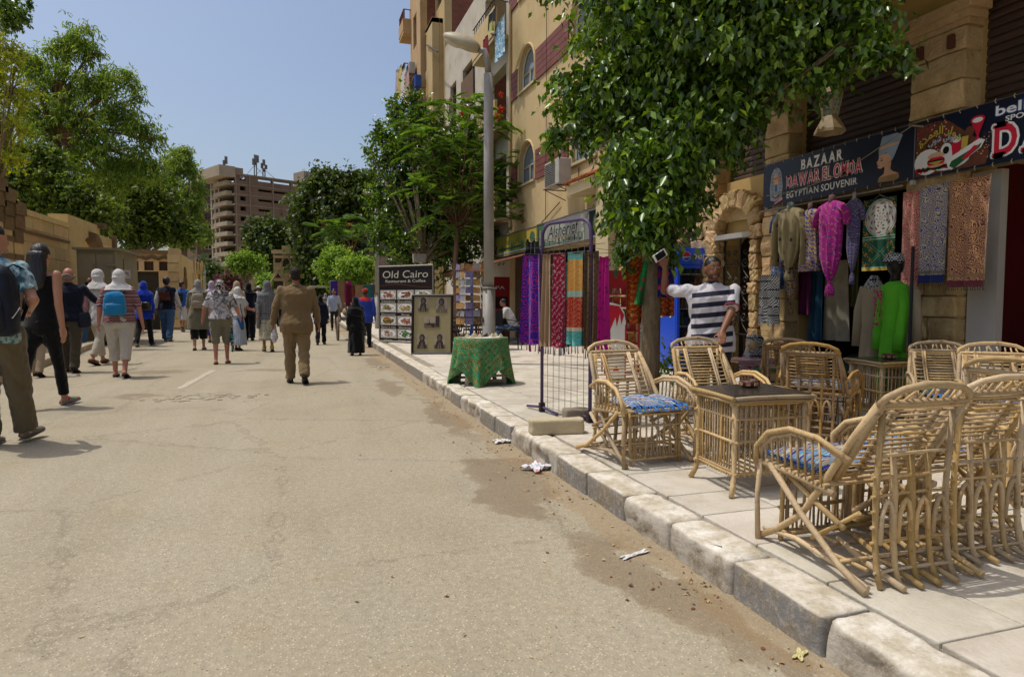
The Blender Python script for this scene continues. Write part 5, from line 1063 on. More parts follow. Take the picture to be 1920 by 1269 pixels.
# left garden trees
def lt(label,px,dep,bls,n,size,asp,mat,tr,seed,lean=None,**kw):
    B=DP(px,HOR,dep); B.z=0; return tree(kw.pop('name','garden_tree'),label,B,bl([(x,y,dep+(r_[0] if r_ else 0),r) for x,y,r,*r_ in bls]),n,size,asp,mat,tr,seed=seed,lean=lean,**kw)
lt('large leaning eucalyptus with drooping olive foliage above the left wall',165,32,[(145,75,34),(165,100,24),(110,95,25),(215,160,34),(180,150,36),(125,150,40),(240,155,24),(85,170,45),(160,210,48),(225,225,42),(265,245,30),(110,240,50),(190,280,50),(255,300,40),(60,230,40),(150,310,45),(290,260,22),(290,320,28),(215,340,36),(130,80,20),(253,185,16),(60,120,30)],46000,.26,.12,ml_e,(.32,.2),22,lean=DP(100,250,32),bark=m_barkr,drop=.9,twig=.3,per=10,shell=.42,gap=2.4)
lt('tall airy eucalyptus right of the leaning one, reaching toward the brick tower',345,50,[(335,300,26),(355,320,22),(325,345,34),(350,370,32),(315,400,36),(355,410,28),(375,385,12),(335,440,26),(365,345,16),(345,285,14),(385,440,14),(305,300,14)],22000,.34,.14,ml_e,(.3,.2),23,drop=.9,twig=.4,per=10,shell=.42,gap=1.6)
lt('dark broadleaf tree massed behind the garden wall under the eucalyptus',60,28,[(40,300,30),(65,330,38),(100,350,45),(30,340,30),(150,380,45),(60,390,30),(130,400,40),(90,300,32),(20,290,22),(190,400,30)],18000,.2,.34,ml_m,(.25,.15),24,twig=.25)
lt('dense shadowy tree filling the gap above the metal cabinet',240,40,[(230,390,50),(280,400,50),(200,350,40),(320,430,35),(260,440,36),(300,370,40),(350,440,26),(190,420,30),(240,340,40)],20000,.28,.28,ml_m,(.3,.2),25,twig=.3)
lt('yellow green tree leaning into the frame at the far left edge',-60,22,[(5,90,30),(30,110,26),(10,170,40),(45,185,26),(0,240,36),(20,300,30),(-20,130,50),(35,240,22),(0,20,24),(15,370,10)],13000,.12,.3,ml_y,(.2,.12),26,twig=.16,drop=.5,gap=4)
lt('dark thin branches with small leaves in the top left corner',-50,16,[(10,10,22),(35,25,16),(20,45,16),(48,40,8),(55,10,6)],1800,.09,.32,ml_f,(.12,.02),27,twig=.1,drop=.4,nb=2)
# pruned stump with a pale sawn board nailed to it: small tree beside the menu board
b3=G(793,640,.15)
q=MB(); q.tube([b3+Vector((.02,-.6,0)),b3+Vector((.0,-.6,1.2)),b3+Vector((-.08,-.6,1.9))],.03,5)
# potted sprig near fridge
p=G(1262,752,.15); t=thing('weed_plant','thin weedy green plant standing between the front bamboo chair and the blue fridge','plant',p); q=MB(); q.tube([p,p+Z*.3,p+Vector((.05,0,.55))],.008,4); q.tube([p+Z*.2,p+Vector((-.12,0,.42))],.006,4); wpart(q,'stem',m_barkr,t)
v,m=leaves([(p+Vector((.03,0,.5)),.13),(p+Vector((-.1,0,.4)),.09),(p+Vector((.02,0,.25)),.08)],260,.06,.25,.2,.06,5,3); o=leafmesh('foliage',v,m,ml_p,t,p); o['kind']='stuff'
# ================================================================ bamboo chairs and tables
def cane(name,a,b_):
    b=NB(name); v=b.co('Object'); r=b.rnd(); f=b.noise(b.co('Object',sc=(1,1,1)),26,5,.7); g=b.noise(v,120,3,.6); c=b.ramp(f,[(.3,a),(.55,b_),(.74,'#7d5832'),(.8,'#9c7444')])
    hs=b.n('HueSaturation'); b.st(hs.inputs['Color'],c); b.st(hs.inputs['Value'],b.ma('MULTIPLY_ADD',r,.5,.72)); b.st(hs.inputs['Saturation'],b.ma('MULTIPLY_ADD',b.ma('FRACT',b.ma('MULTIPLY',r,5.7)),.4,.75)); b.bump(g,.35,.003); return b.out(hs.outputs[0],.66,spec=.22)
m_cane=cane('peeled palm cane','#ab8e60','#c2a678'); m_cane2=cane('weathered palm cane','#94734a','#a98a5c')
CHM=[]   # (name, mesh)
def stick(lst,name,pts,r,n=5,mat=None,nodes=True):
    m=MB(); P=[Vector(p) for p in pts]
    if len(P)==2:
        a,b_=P; d=b_-a; L=d.length; k=max(2,int(L/.12)); o=Vector((RN.uniform(-1,1),RN.uniform(-1,1),RN.uniform(-1,1)))*min(.006,L*.012); P=[a+d*i/k+o*math.sin(math.pi*i/k)+Vector((RN.uniform(-1,1),RN.uniform(-1,1),RN.uniform(-1,1)))*.0012 for i in range(k+1)]
    rs=[r*(RN.uniform(.86,1.08) if RN.random()<.8 else 1.24) for _ in P]
    m.tube(P,rs,n); me=m.mesh(name); me.materials.append(mat or m_cane); me.polygons.foreach_set('use_smooth',[len(q.vertices)<5 for q in me.polygons]); lst.append((name,me))
def chair_mesh(seed,mat):
    global RN
    keep=RN; RN=random.Random(seed); L=[]; S=lambda *a,**k: stick(L,*a,mat=mat,**k)
    for s in (-1,1):
        x=.255*s
        S('leg',[(x,.28,.012),(x,.17,.075),(x*.99,.02,.19),(x*.97,-.10,.36),(x*.9,-.22,.56),(.205*s,-.315,.70)],.0155,n=7)
        S('leg',[(x+.02*s,.2,.36),(x+.02*s,0,.2),(x+.02*s,-.22,.06),(x+.03*s,-.36,.014)],.0135,n=6)
        S('leg',[(.275*s,.275,0),(.28*s,.28,.2),(.272*s,.27,.37)],.0135,n=6)
        S('base_rail',[(x,.26,.05),(x,.05,.075),(x,-.18,.05),(x,-.34,.02)],.010)
        S('seat_rail',[(.265*s,.275,.355),(.262*s,.08,.350),(.255*s,-.16,.325)],.014)
        S('armrest',[(.285*s,.285,.345),(.295*s,.275,.43),(.29*s,.20,.505),(.285*s,.07,.545),(.27*s,-.08,.535),(.25*s,-.23,.475)],.0125,n=7)
        S('armrest',[(.265*s,.28,.36),(.272*s,.262,.43),(.27*s,.19,.487),(.266*s,.07,.525),(.255*s,-.07,.515),(.24*s,-.2,.465)],.010)
        for k in range(9):
            y=.235-.042*k; zt=.43+.10*math.sin(min(1,(.285-y)/.28)*1.57) ; S('spindle',[(.268*s,y,.35),(.272*s,y+.012,zt)],.0058)
        # crossing short braces
        S('brace',[(x*.95,.12,.33),(x*.95,-.2,.2)],.011); S('brace',[(x*.9,-.26,.28),(x*.9,-.02,.1)],.011)
    for k in range(10): y=.275-.044*k; S('seat_slat',[(-.275,y,.372-.002*k),(.275,y,.372-.002*k)],.0085)
    # backrest plane from (y -.12,z .36) to (y -.33,z .71)
    bp=lambda x,t:(x,-.115-.215*t,.37+.345*t)
    for s in (-1,1):
        S('back_stile',[bp(.215*s,0),bp(.212*s,.5),bp(.205*s,1)],.0125,n=6); S('back_stile',[bp(.19*s,.0),bp(.19*s,.97)],.009)
        for d in (0,.017): S('back_stile',[(lambda p:(p[0],p[1]+.012,p[2]))(bp((.10+d)*s,.0)),(lambda p:(p[0],p[1]+.012,p[2]))(bp((.10+d)*s,.96))],.0085)
    S('top_rail',[bp(-.215,.985),bp(.215,.985)],.0125,n=6); S('top_rail',[bp(-.2,.93),bp(.2,.93)],.009)
    for rr,dz in ((.0135,0),(.009,-.02)):
        S('top_arch',[bp(-.213,.96),bp(-.2,1.06+dz),bp(-.14,1.15+dz),bp(-.05,1.19+dz),bp(.05,1.19+dz),bp(.14,1.15+dz),bp(.2,1.06+dz),bp(.213,.96)],rr,n=7)
    for k in range(9): x=-.15+.0375*k; S('spindle',[bp(x,.99),bp(x+RN.uniform(-.012,.03),1.13-abs(x)*.25)],.0055)
    for k in range(14): t=.08+.062*k; S('back_slat',[bp(-.105,t),bp(.105,t)],.0062)
    for s in (-1,1):
        for k in range(10): t=.1+.085*k; S('back_slat',[bp(.1*s,t),bp(.215*s,t+.01)],.0055)
    # rear grid
    xs=[-.172,-.086,0,.086,.172]
    for i,x in enumerate(xs):
        top=.70 if i in(0,4) else .52; yy=-.30 if i in (0,4) else -.27
        S('rear_post',[(x*1.06,-.325,.0),(x*1.03,-.30,.06),(x*1.01,-.285,.16),(x,-.28,.36),(x,yy,top)],.0125,n=6)
    for k,z in enumerate((.055,.11,.165,.225,.285,.345,.42,.5)): S('rung',[(-.195,-.283-.02*(z<.1),z),(.195,-.283-.02*(z<.1),z+RN.uniform(-.006,.006))],.0068)
    for i in range(4):
        x0,x1=xs[i]+.012,xs[i+1]-.012; S('loop',[(x0,-.292,.16),(x0+.004,-.296,.27),(x0+.018,-.298,.315),((x0+x1)/2,-.3,.33),(x1-.018,-.298,.315),(x1-.004,-.296,.27),(x1,-.292,.2)],.0095)
        S('stub',[((x0+x1)/2,-.05,.1),((x0+x1)/2,-.2,.05),((x0+x1)/2+.01,-.375,.014)],.0115); 
    for x in (-.2,-.07,.07,.2): S('floor_stick',[(x,.24,.045),(x,-.28,.06)],.009)
    for y in (.12,-.05,-.2): S('floor_stick',[(-.26,y,.07),(.26,y,.07)],.009)
    # front lattice
    for s in (-1,1): S('front_post',[(.19*s,.225,.0),(.19*s,.215,.36)],.0125,n=6); S('front_post',[(.165*s,.222,.03),(.165*s,.212,.35)],.0085)
    for z in (.04,.15,.26,.335): S('front_rail',[(-.2,.228,z),(.2,.228,z)],.0085)
    for k in range(14): x=-.15+.023*k; S('lattice_stick',[(x,.226,.045),(x+(.02 if k%2 else -.012),.222,.335)],.0052)
    RN=keep; return L
CHV=[chair_mesh(3,m_cane),chair_mesh(8,m_cane),chair_mesh(15,m_cane2)]
def chair(x,y,rz,label,v=0,s=1.):
    t=thing('bamboo_chair',label,'chair',(x,y,.152),rz,'bamboo armchairs of the pavement cafe'); t.scale=(s,s,s)
    for nm,me in CHV[v]: o=bpy.data.objects.new(nm,me); COL.objects.link(o); o.parent=t
    return t
RT180=math.pi
chair(2.28,2.20,-.03,'nearest bamboo armchair with its back to us at the kerb edge, blue striped cushion',0)
chair(2.80,2.28,-.06,'second bamboo armchair with its back to us, right of the nearest one',1)
chair(2.26,4.06,RT180+.06,'bamboo armchair facing us beside the scarf rack, left of the near table',1)
chair(3.03,4.24,RT180-.10,'bamboo armchair facing us that the man in the striped shirt leans on',0)
chair(4.02,4.28,-.95,'dark looking bamboo armchair seen from behind, left of the second table',2,.97)
chair(4.42,5.02,-.9,'bamboo armchair behind the dark one, half hidden at the bazaar pillar',2,.95)
chair(4.76,3.74,2.5,'bamboo armchair facing us between the second table and the sandstone pillar',0,.96)
chair(4.5,3.12,2.45,'bamboo armchair by the red cafe room, cut by the right picture edge, farther one',1)
chair(3.93,2.60,-1.25,'bamboo armchair at the right picture edge seen from its rear lattice',0)
for k,(x,y,r) in enumerate(((6.9,4.1,2.6),(7.5,3.6,2.4),(8.2,3.3,2.8),(7.2,3.2,-.4))): chair(x,y,r,('bamboo armchair just inside the red cafe room, leftmost','bamboo armchair inside the red cafe room, second from the left','bamboo armchair deepest in the red cafe room','bamboo armchair inside the red cafe room with its back to the street')[k],2)
def table_mesh(w_,d,h):
    L=[]; S=lambda *a,**k: stick(L,*a,mat=m_cane,**k); x,y=w_/2-.035,d/2-.035
    for sx in (-1,1):
        for sy in (-1,1): S('leg',[(sx*(x+.035),sy*(y+.03),0),(sx*(x+.012),sy*(y+.01),.06),(sx*x,sy*y,.16),(sx*x,sy*y,.35),(sx*x,sy*y,h-.03)],.0155,n=7)
        S('top_rim',[(sx*w_/2,-d/2-.01,h-.012),(sx*w_/2,d/2+.01,h-.012)],.0125,n=6); S('top_rim',[(sx*(w_/2-.008),-d/2,h-.034),(sx*(w_/2-.008),d/2,h-.034)],.009)
        for z in (.12,.30,.43,.515): S('side_rail',[(sx*x,-y-.03,z),(sx*x,y+.03,z)],.009)
        for k in range(14): yy=-y+.03+(2*y-.06)*k/13; S('lattice_stick',[(sx*x,yy,.1),(sx*x,yy,.53)],.0055)
    for sy in (-1,1):
        S('top_rim',[(-w_/2-.01,sy*d/2,h-.012),(w_/2+.01,sy*d/2,h-.012)],.0125,n=6); S('top_rim',[(-w_/2,sy*(d/2-.008),h-.034),(w_/2,sy*(d/2-.008),h-.034)],.009)
        for z in (.12,.30,.43,.515): S('side_rail',[(-x-.03,sy*y,z),(x+.03,sy*y,z)],.009)
        for k in range(12): xx=-x+.03+(2*x-.06)*k/11; S('lattice_stick',[(xx,sy*y,.1),(xx,sy*y,.53)],.0055)
    for k in range(9): xx=-x+2*x*k/8; S('shelf_stick',[(xx,-y,.135),(xx,y,.135)],.008)
    q=MB(); q.box((0,0,h+.0),(w_-.02,d-.02,.012)); me=q.mesh('tabletop'); me.materials.append(M('dark scratched laminate','#2b2925','#3a3732',7,.22,.05,120,spec=.6)); L.append(('tabletop',me)); return L
TM=table_mesh(.51,.46,.56)
def table(x,y,rz,label):
    t=thing('bamboo_table',label,'table',(x,y,.152),rz,'bamboo tables of the pavement cafe')
    for nm,me in TM: o=bpy.data.objects.new(nm,me); COL.objects.link(o); o.parent=t
table(2.55,3.24,-.08,'bamboo lattice table with a dark top, nearest one with the carved ashtray'); table(5.0,4.5,-.15,'bamboo lattice table with a dark top in front of the green gown')
def ashtray(p,label):
    t=thing('ashtray',label,'ashtray',p); q=MB(); q.lathe([(.045,0),(.058,.008),(.06,.03),(.052,.042),(.044,.04),(.04,.014),(.001,.012)],16); q.build('bowl',M('carved brown clay','#5a3428','#3a221a',30,.45,.5,60),t,smooth=True)
    for k in range(8): a=k*math.pi/4; q=MB(); q.box((.06*math.cos(a),.06*math.sin(a),.02),(.006,.026,.018),rz=a); q.build('relief',M('cream relief','#b3a077','#8a4a3a',30),t)
ashtray(Vector((2.60,3.31,.722)),'carved brown clay ashtray on the nearest bamboo table'); ashtray(Vector((5.0,4.5,.722)),'dark carved ashtray on the second bamboo table')
# rag cushions
def rag(name,cols,sc_=40,rot=0):
    b=NB(name); v=b.co('Object',rot=(0,0,rot)); f=b.noise(b.comb(0,b.ma('MULTIPLY',b.sep(v)[1],1),0),sc_,1,.5); n2=b.noise(v,60,3,.7); f=b.ma('ADD',f,b.ma('MULTIPLY_ADD',n2,.12,-.06)); k=len(cols); c=b.ramp(f,[(.26+.48*i/k,q) for i,q in enumerate(cols)],'CONSTANT'); b.bump(n2,.5,.01); return b.out(c,.95,spec=.1)
m_rag1=rag('blue striped rag weave',['#2a3e8c','#9a8f7c','#3f86b8','#8a7f6c','#27357a','#a9a08c','#4fa0c4','#7a6a5c'],26); m_rag2=rag('mixed rag weave',['#2f6fa0','#a8a898','#2a3e8c','#3f7aa8','#b8b4a4','#7a5a60','#3a6fa8','#57607a'],34,.8); m_rag3=rag('dark rag weave',['#2f3a55','#5a4a4a','#1f5a50','#6a2f30','#3a3f60'],34,.4)
def cushion(x,y,rz,mat,label,fr=True,w_=.40,d=.34,seed=0,z=.152+.386):
    r=random.Random(seed); ph=r.random()*6
    def top(u,v): a,c=(u-.5),(v-.5); e=max(abs(a),abs(c))*2; return ((a*w_)*(1+.03*math.sin(c*9+ph)),(c*d)*(1+.04*math.sin(a*8+ph)),.03*(1-e**6)+.008*math.sin(a*17+ph)+.007*math.sin(c*21+a*9+ph)+.006)
    q=MB(); q.grid(top,14,14); k=len(q.v); q.v+=[(a,b_,max(c-.03,0)) for a,b_,c in q.v[:k]]; q.f+=[tuple(i+k for i in f[::-1]) for f in q.f[:196]]; q.m=[0]*len(q.f)
    o=q.build('cushion',mat,None,(x,y,z),True,rz); tag(o,label,'cushion')
    if fr:
        q=MB(); 
        for i in range(34): xx=(i/33-.5)*w_; q.tube([(xx,d/2*1.0,.012),(xx+r.uniform(-.02,.02),d/2+.03,.004),(xx+r.uniform(-.03,.03),d/2+.05,-.02)],.0035,3)
        for i in range(24): yy=(i/23-.5)*d; q.tube([(-w_/2,yy,.012),(-w_/2-.03,yy+r.uniform(-.02,.02),.006)],.0035,3)
        q.build('fringe',M('blue thread','#3f86b8','#2f4f9a',30,.9),o)['kind']='stuff'
cushion(2.25,2.32,-.05,m_rag1,'blue and grey striped rag cushion on the nearest chair',seed=1); cushion(2.80,2.38,-.05,m_rag2,'patchy red blue rag cushion on the second chair from the left in the front row',seed=2)
cushion(2.28,3.98,RT180,m_rag2,'crumpled blue and white rag cushion with long fringe on the left facing chair',seed=3); cushion(3.03,4.16,RT180,m_rag3,'dark red and green rag cushion on the chair in front of the striped man',seed=4)
cushion(4.11,4.35,-.95,m_rag1,'blue rag cushion on the dark chair seen from behind',seed=5); cushion(4.70,3.67,2.5,m_rag3,'dark blue and green rag cushion on the chair by the sandstone pillar',seed=6); cushion(4.44,3.05,2.45,m_rag2,'blue and white rag cushion on the farther right edge chair',seed=7)
# ================================================================ scarf rack and its scarves
m_pur=M('purple painted tube','#4a3a5e','#57466b',9,.45,.1); m_wire=M('thin grey wire','#8f8a80','#6f6a60',9,.5,.1,metal=.6); m_rust=M('rusty clamp','#3a3230')
A=G(1016,772,.15); B=G(1106,792,.15); dA=(A-Vector((0,0,CH))).dot(FW); zT=DP(1030,424,dA).z; rk=thing('clothes_rack','purple tubular display rack with a wire mesh, holding the row of scarves','clothes rack',A); u=(B-A).normalized(); L=(B-A).length; A0=Vector((0,0,0))
q=MB(); r_=.13; pts=[A,A+Z*(zT-.15-r_)]+[A+u*(r_-r_*math.cos(t))+Z*(zT-.15-r_+r_*math.sin(t)) for t in (.3,.6,.9,1.2,1.57)]+[B-u*(r_-r_*math.cos(t))+Z*(zT-.15-r_+r_*math.sin(t)) for t in (1.57,1.2,.9,.6,.3)]+[B+Z*(zT-.15-r_),B]; q.tube(pts,.017,8); wpart(q,'frame_tube',m_pur,rk,True)
for p_,k in ((A,0),(B,1)): q=MB(); q.box(p_+Z*.045,(.05,.05,.09)); wpart(q,'clamp',m_rust,rk); q=MB(); q.tube([p_-Vector((.05,-.28,-.02)),p_+Z*.05,p_-Vector((-.05,.28,-.02))],.014,6); wpart(q,'foot',m_pur,rk,True)
zm=.78; 
for k in range(1,8): p_=A+u*L*k/8; q=MB(); q.tube([p_+Z*.04,p_+Z*1.75],.0028,3); wpart(q,'mesh_wire',m_wire,rk)
for k in range(16): z=.05+.105*k; q=MB(); q.tube([A+Z*z,B+Z*(z+.0)],.0028,3); wpart(q,'mesh_wire',m_wire,rk)
zl=DP(1010,475,dA).z; P0=DP(984,476,dA*.975); P1=DP(1150,474,dA*.87); Q0=DP(984,462,dA); 
for a,b_ in ((P0,P1),(DP(985,466,dA*.96),DP(1135,456,dA*.88)),(DP(990,445,dA*1.03),DP(1150,470,dA*.97))): q=MB(); q.tube([a,(a+b_)/2-Z*.01,b_],.0022,4); wpart(q,'line',m_rust,rk)
def fab(name,ground,f1,f2=None,sc=14,kind='magic',thr=.5,rough=.85,border=None):
    """printed or woven cloth: figure f1 (and f2) on a ground colour"""
    b=NB(name); v=b.co('Object'); w_=b.noise(v,sc*.5,3,.6,out='Color'); vv=b.n('VectorMath',operation='MULTIPLY_ADD'); b.t.links.new(w_,vv.inputs[0]); vv.inputs[1].default_value=(.06,.06,.06); b.t.links.new(v,vv.inputs[2]); vv=vv.outputs[0]
    if kind=='magic': f=b.magic(vv,sc,2.2,2); m_=b.ramp(f,[(thr,0.),(thr+.03,1.)])
    elif kind=='rings':
        d=b.vor(v,sc*.35,'F1','Distance'); m_=b.ma('GREATER_THAN',b.ma('SINE',b.ma('MULTIPLY_ADD',d,26,b.ma('MULTIPLY',b.noise(v,sc*1.4,2),5))),thr)
    elif kind=='spots': d=b.vor(v,sc,'F1','Distance'); m_=b.ma('LESS_THAN',d,thr*.7)
    elif kind=='crack': d=b.vor(vv,sc,'DISTANCE_TO_EDGE','Distance'); m_=b.ma('LESS_THAN',d,.12*thr)
    elif kind=='diag': x=b.sep(v); m_=b.ma('GREATER_THAN',b.ma('SINE',b.ma('MULTIPLY',b.ma('ADD',b.ma('ADD',x[0],x[1]),x[2]),sc*8)),thr)
    c=b.mix(m_,ground,f1)
    if f2: e=b.vor(v,sc*.8,'F1','Distance'); c=b.mix(b.ma('LESS_THAN',e,.2),c,f2)
    if border: z=b.sep(v)[2]; c=b.mix(b.ma('MULTIPLY',b.ma('GREATER_THAN',z,border[0]),b.ma('LESS_THAN',z,border[1])),c,border[2])
    b.bump(b.noise(v,220,2),.25,.003); return b.out(c,rough,spec=.15,**{'Sheen Weight':.15})
fr_p=M('magenta fringe','#8a1a50'); fr_g=M('grey fringe','#7d7684'); fr_n=M('navy fringe','#1c2038'); fr_t=M('tan fringe','#a08a68')
b=NB('colour blocked shawl'); z=b.sep(b.co('Object'))[2]; v=b.co('Object'); c=b.ramp(b.ma('MULTIPLY_ADD',z,1/1.06,1.),[(0,'#7a9a3a'),(.04,'#2f9a9a'),(.33,'#c0b49a'),(.36,'#a82a1e'),(.62,'#8fb3a8'),(.67,'#c08a3a'),(.93,'#5fb0b0')],'CONSTANT'); c=b.mix(b.ma('MULTIPLY',b.ma('GREATER_THAN',b.magic(v,16,2),.62),.35),c,'#c9b070'); m_blk=b.out(c,.85)
SCF=[('violet scarf with red paisley figures, leftmost on the purple rack',982,1020,477,642,fab('violet paisley','#3a2090','#a8245c',None,30,'rings',.6),fr_p,.0),
('plain beige scarf between the violet and the crimson scarf',1018,1036,476,648,fab('beige weave','#94785a','#a38868',None,40,'diag',.3),fr_g,.02),
('crimson scarf with pale leaf figures on the purple rack',1036,1062,474,650,fab('crimson leaves','#9a1436','#b8a0a4',None,20,'magic',.66),fr_g,-.03),
('colour blocked shawl in orange, red and turquoise on the purple rack',1066,1098,473,645,m_blk,fr_t,-.06),
('brown scarf with navy scroll figures on the purple rack',1098,1124,470,655,fab('brown scroll','#5d4526','#262a3a',None,24,'magic',.66),fr_n,-.08),
('bright magenta scarf, rightmost on the purple rack',1124,1142,480,655,fab('magenta weave','#a81474','#7c0c56',None,20,'spots',.4),fr_p,.02),
('short crimson scarf end hanging behind the crimson one',1052,1070,560,648,fab('dull rose','#75303f','#8f5560',None,18,'spots',.4),fr_g,.0),
('black patterned scarf hanging on the far side of the purple rack',990,1012,453,480,fab('black pattern','#17161c','#3f3d48',None,16,'spots',.5),None,.05)]
uu=(P1-P0).normalized()
for k,(lb,x0,x1,yt,yb_,mt,fr,off) in enumerate(SCF):
    t_=(x0-984)/166; dd=dA*(.975-.105*t_)+(.16 if k==7 else .05 if k==6 else 0); a=DP(x0,yt,dd); w_=(x1-x0)*dd/F; h=(yb_-yt)*dd/F
    cloth('scarf',lb,'scarf',a,uu,w_*1.04,h,mt,.034,1.8+.6*(k%3),None,-.12 if k!=1 else -.3,.01,.01,12,12,'scarves on the purple rack',(fr,.07) if fr else None)
q=MB(); 
for px in (1062,1096): q.box(DP(px,474,dA*.94),(.05,.012,.02))
tag(q.build('clip',M('black clip','#15151a')),'black clips on the scarf line','clip',kind='stuff')
# weights at its foot
m_lst=stone('pale limestone block','#b3a583','#c6bb9d',.05,22,.7)
def blk(name,label,p,d,rz,mt=m_lst): 
    q=MB(); q.rbox((0,0,0),d,.018,6); nz_=__import__('mathutils').noise; q.v=[tuple(Vector(v)+Vector(v).normalized()*nz_.noise(Vector(v)*11+Vector(p))*.016) for v in q.v]; o=q.build(name,mt,None,p,True,rz); return tag(o,label,'stone block')
c=G(1045,815,.15); blk('stone_block','pale limestone block lying at the kerb edge in front of the purple rack',c+Vector((.02,.07,.06)),(.44,.15,.125),-.2)
c=G(1090,790,.15); blk('stone_block','grey brick weighing down the right foot of the purple rack',c+Vector((.0,.1,.055)),(.25,.13,.1),-.1,stone('grey block','#7a7062','#958a78',.1))
# ================================================================ souvenir table
tp=G(910,724,.15)+Vector((.03,.3,0)); b=NB('green tentmaker cloth'); v=b.co('Object'); x=b.sep(v); mg=b.magic(v,6,2.6,2); c=b.ramp(mg,[(0,'#2f8452'),(.40,'#c4b690'),(.42,'#2f8452'),(.56,'#4f2a22'),(.575,'#a8873f'),(.64,'#4f2a22'),(.655,'#2a7a4a'),(.78,'#b5a06a'),(.84,'#1f6a3e')],'CONSTANT'); mg2=b.magic(v,16,3,2); c=b.mix(b.ma('GREATER_THAN',mg2,.72),c,'#5a2a26'); c=b.mix(b.ma('LESS_THAN',x[2],-.60),c,'#a59f88'); m_grn=b.out(c,.85,spec=.2)
tt=thing('souvenir_table','round white plastic table with a green patterned cloth in front of the street lamp','table',tp); zt=DP(910,637,8.15).z
m_pl=M('dusty white plastic','#a39d90','#8f897c',4,.5,.1); q=MB(); q.lathe([(.33,0),(.34,.01),(.34,.03),(.33,.035)],24,(tp.x,tp.y,zt-.035)); wpart(q,'tabletop',m_pl,tt,True)
for sx in (-1,1):
    for sy in (-1,1): q=MB(); q.tube([tp+Vector((sx*.25,sy*.22,0)),tp+Vector((sx*.2,sy*.18,zt-.17))],[.03,.02],8); wpart(q,'leg',m_pl,tt,True)
for sy in (-1,1):
    for k in (0,1): q=MB(); q.tube([tp+Vector((-.25,sy*.22,.06+.06*k)),tp+Vector((.25,sy*.22,.06+.06*k))],.017,6); wpart(q,'rail',m_pl,tt)
def tc_fn(u,v):
    a=u*6.283; r0=.352; 
    if v<.25: r=r0*v/.25; return (r*math.cos(a)*1.02,r*math.sin(a),.004)
    d=(v-.25)/.75; drop=.36+.26*abs(math.cos(2*(a+.35)))**1.6; fl=.018+.05*d; r=r0+.02*d+fl*(math.sin(a*9)+.5*math.sin(a*16+1))*d+.03*d*abs(math.cos(2*(a+.35))); return (r*math.cos(a),r*math.sin(a),.004-drop*d)
q=MB(); q.grid(tc_fn,96,16); k=len(q.v); q2=MB(); q2.grid(lambda u,v:tuple(p*.985 if i<2 else p-.003 for i,p in enumerate(tc_fn(u,v))),96,16); q.add(q2.v,[f[::-1] for f in q2.f]); o=q.build('tablecloth',m_grn,None,(tp.x,tp.y,zt),True); tag(o,'green, gold and brown arabesque cloth draped over the round souvenir table','tablecloth')
q=MB(); q.lathe([(.28,.006),(.282,.009),(.001,.010)],20); o=q.build('table_runner',m_w,None,(tp.x,tp.y,zt+.002)); tag(o,'small white round cloth on top of the green tablecloth','cloth')
SV=[(-.2,-.05,0,.035),(-.15,-.12,0,.03),(-.1,-.04,0,.045),(-.05,-.12,0,.035),(.13,-.08,0,.035),(.19,-.02,0,.04),(.24,-.09,0,.03),(-.02,.03,1,.03),(.05,-.04,1,.035),(.08,.05,1,.03),(-.24,.02,1,.028)]
for k,(x_,y_,kd,s_) in enumerate(SV):
    q=MB(); 
    if kd==0: q.rings([[Vector((sx*s_,sy*s_,0)) for sx,sy in ((-1,-1),(1,-1),(1,1),(-1,1))],[Vector((sx*.002,sy*.002,s_*1.5)) for sx,sy in ((-1,-1),(1,-1),(1,1),(-1,1))]])
    else: q.box((0,0,s_*.25),(s_*2.2,s_*1.1,s_*.5)); q.ell((s_*.5,0,s_*.9),(s_*.5,s_*.4,s_*.6),8,5); q.ell((-s_*.4,0,s_*.6),(s_*.7,s_*.35,s_*.35),8,5)
    o=q.build('souvenir_pyramid' if kd==0 else 'souvenir_figurine',M('alabaster','#b8ad90','#a08a60') if kd==0 else M('dark stone figurine','#3a332c','#5a4a3a',20,.4),None,(tp.x+x_,tp.y+y_,zt+.012),False,RN.random()*1.5)
    tag(o,('small pale stone pyramid among the souvenirs on the green cloth table' if kd==0 else 'small dark stone figurine among the souvenirs on the green cloth table'),'souvenir','souvenirs on the green cloth table')
# ================================================================ framed photographs board
m_fr=M('black picture frame','#14120f','#1c1916',6,.4,.05); m_mat=M('khaki mount','#9c9068','#94885f',2,.6,.03); m_dkw=M('dark wood','#3a2a1e')
A=G(773,664,.15); B=G(847,664,.15); u=(B-A).normalized(); n_=u.cross(Z); dp=(A-Vector((0,0,CH))).dot(FW); h=1.16; W_=(B-A).length; up=(Z*1.0-n_*.16).normalized()
fb=thing('framed_photo_board','black framed board with five old sepia portraits, leaning in front of the menu board','picture frame',A)
q=MB(); q.prism([(0,0),(W_,0),(W_,h),(0,h)],A+Z*.02,u,up,-n_,.02); wpart(q,'mount',m_mat,fb)
q=MB()
for a,c in (((-.02,0),(W_+.02,0)),((-.02,h),(W_+.02,h)),((0,0),(0,h)),((W_,0),(W_,h))): q.tube([A+Z*.02+u*a[0]+up*a[1]+n_*.008,A+Z*.02+u*c[0]+up*c[1]+n_*.008],.026,4)
wpart(q,'frame',m_fr,fb); q=MB(); q.tube([A+u*W_*.5+up*h*.9-n_*.03,A+u*W_*.5-n_*.5+Z*.0],.018,4); wpart(q,'stand',m_dkw,fb); q=MB(); q.prism([(.02,.02),(W_-.02,.02),(W_-.02,h-.02),(.02,h-.02)],A+Z*.02+n_*.004,u,up,n_,.001)
b=NB('sepia print'); v=b.co('Object'); f=b.noise(v,11,7,.75,1.5); m_sep=b.out(b.ramp(f,[(.34,'#1f1812'),(.5,'#6d5f4e'),(.62,'#b3a68e')]),.4)
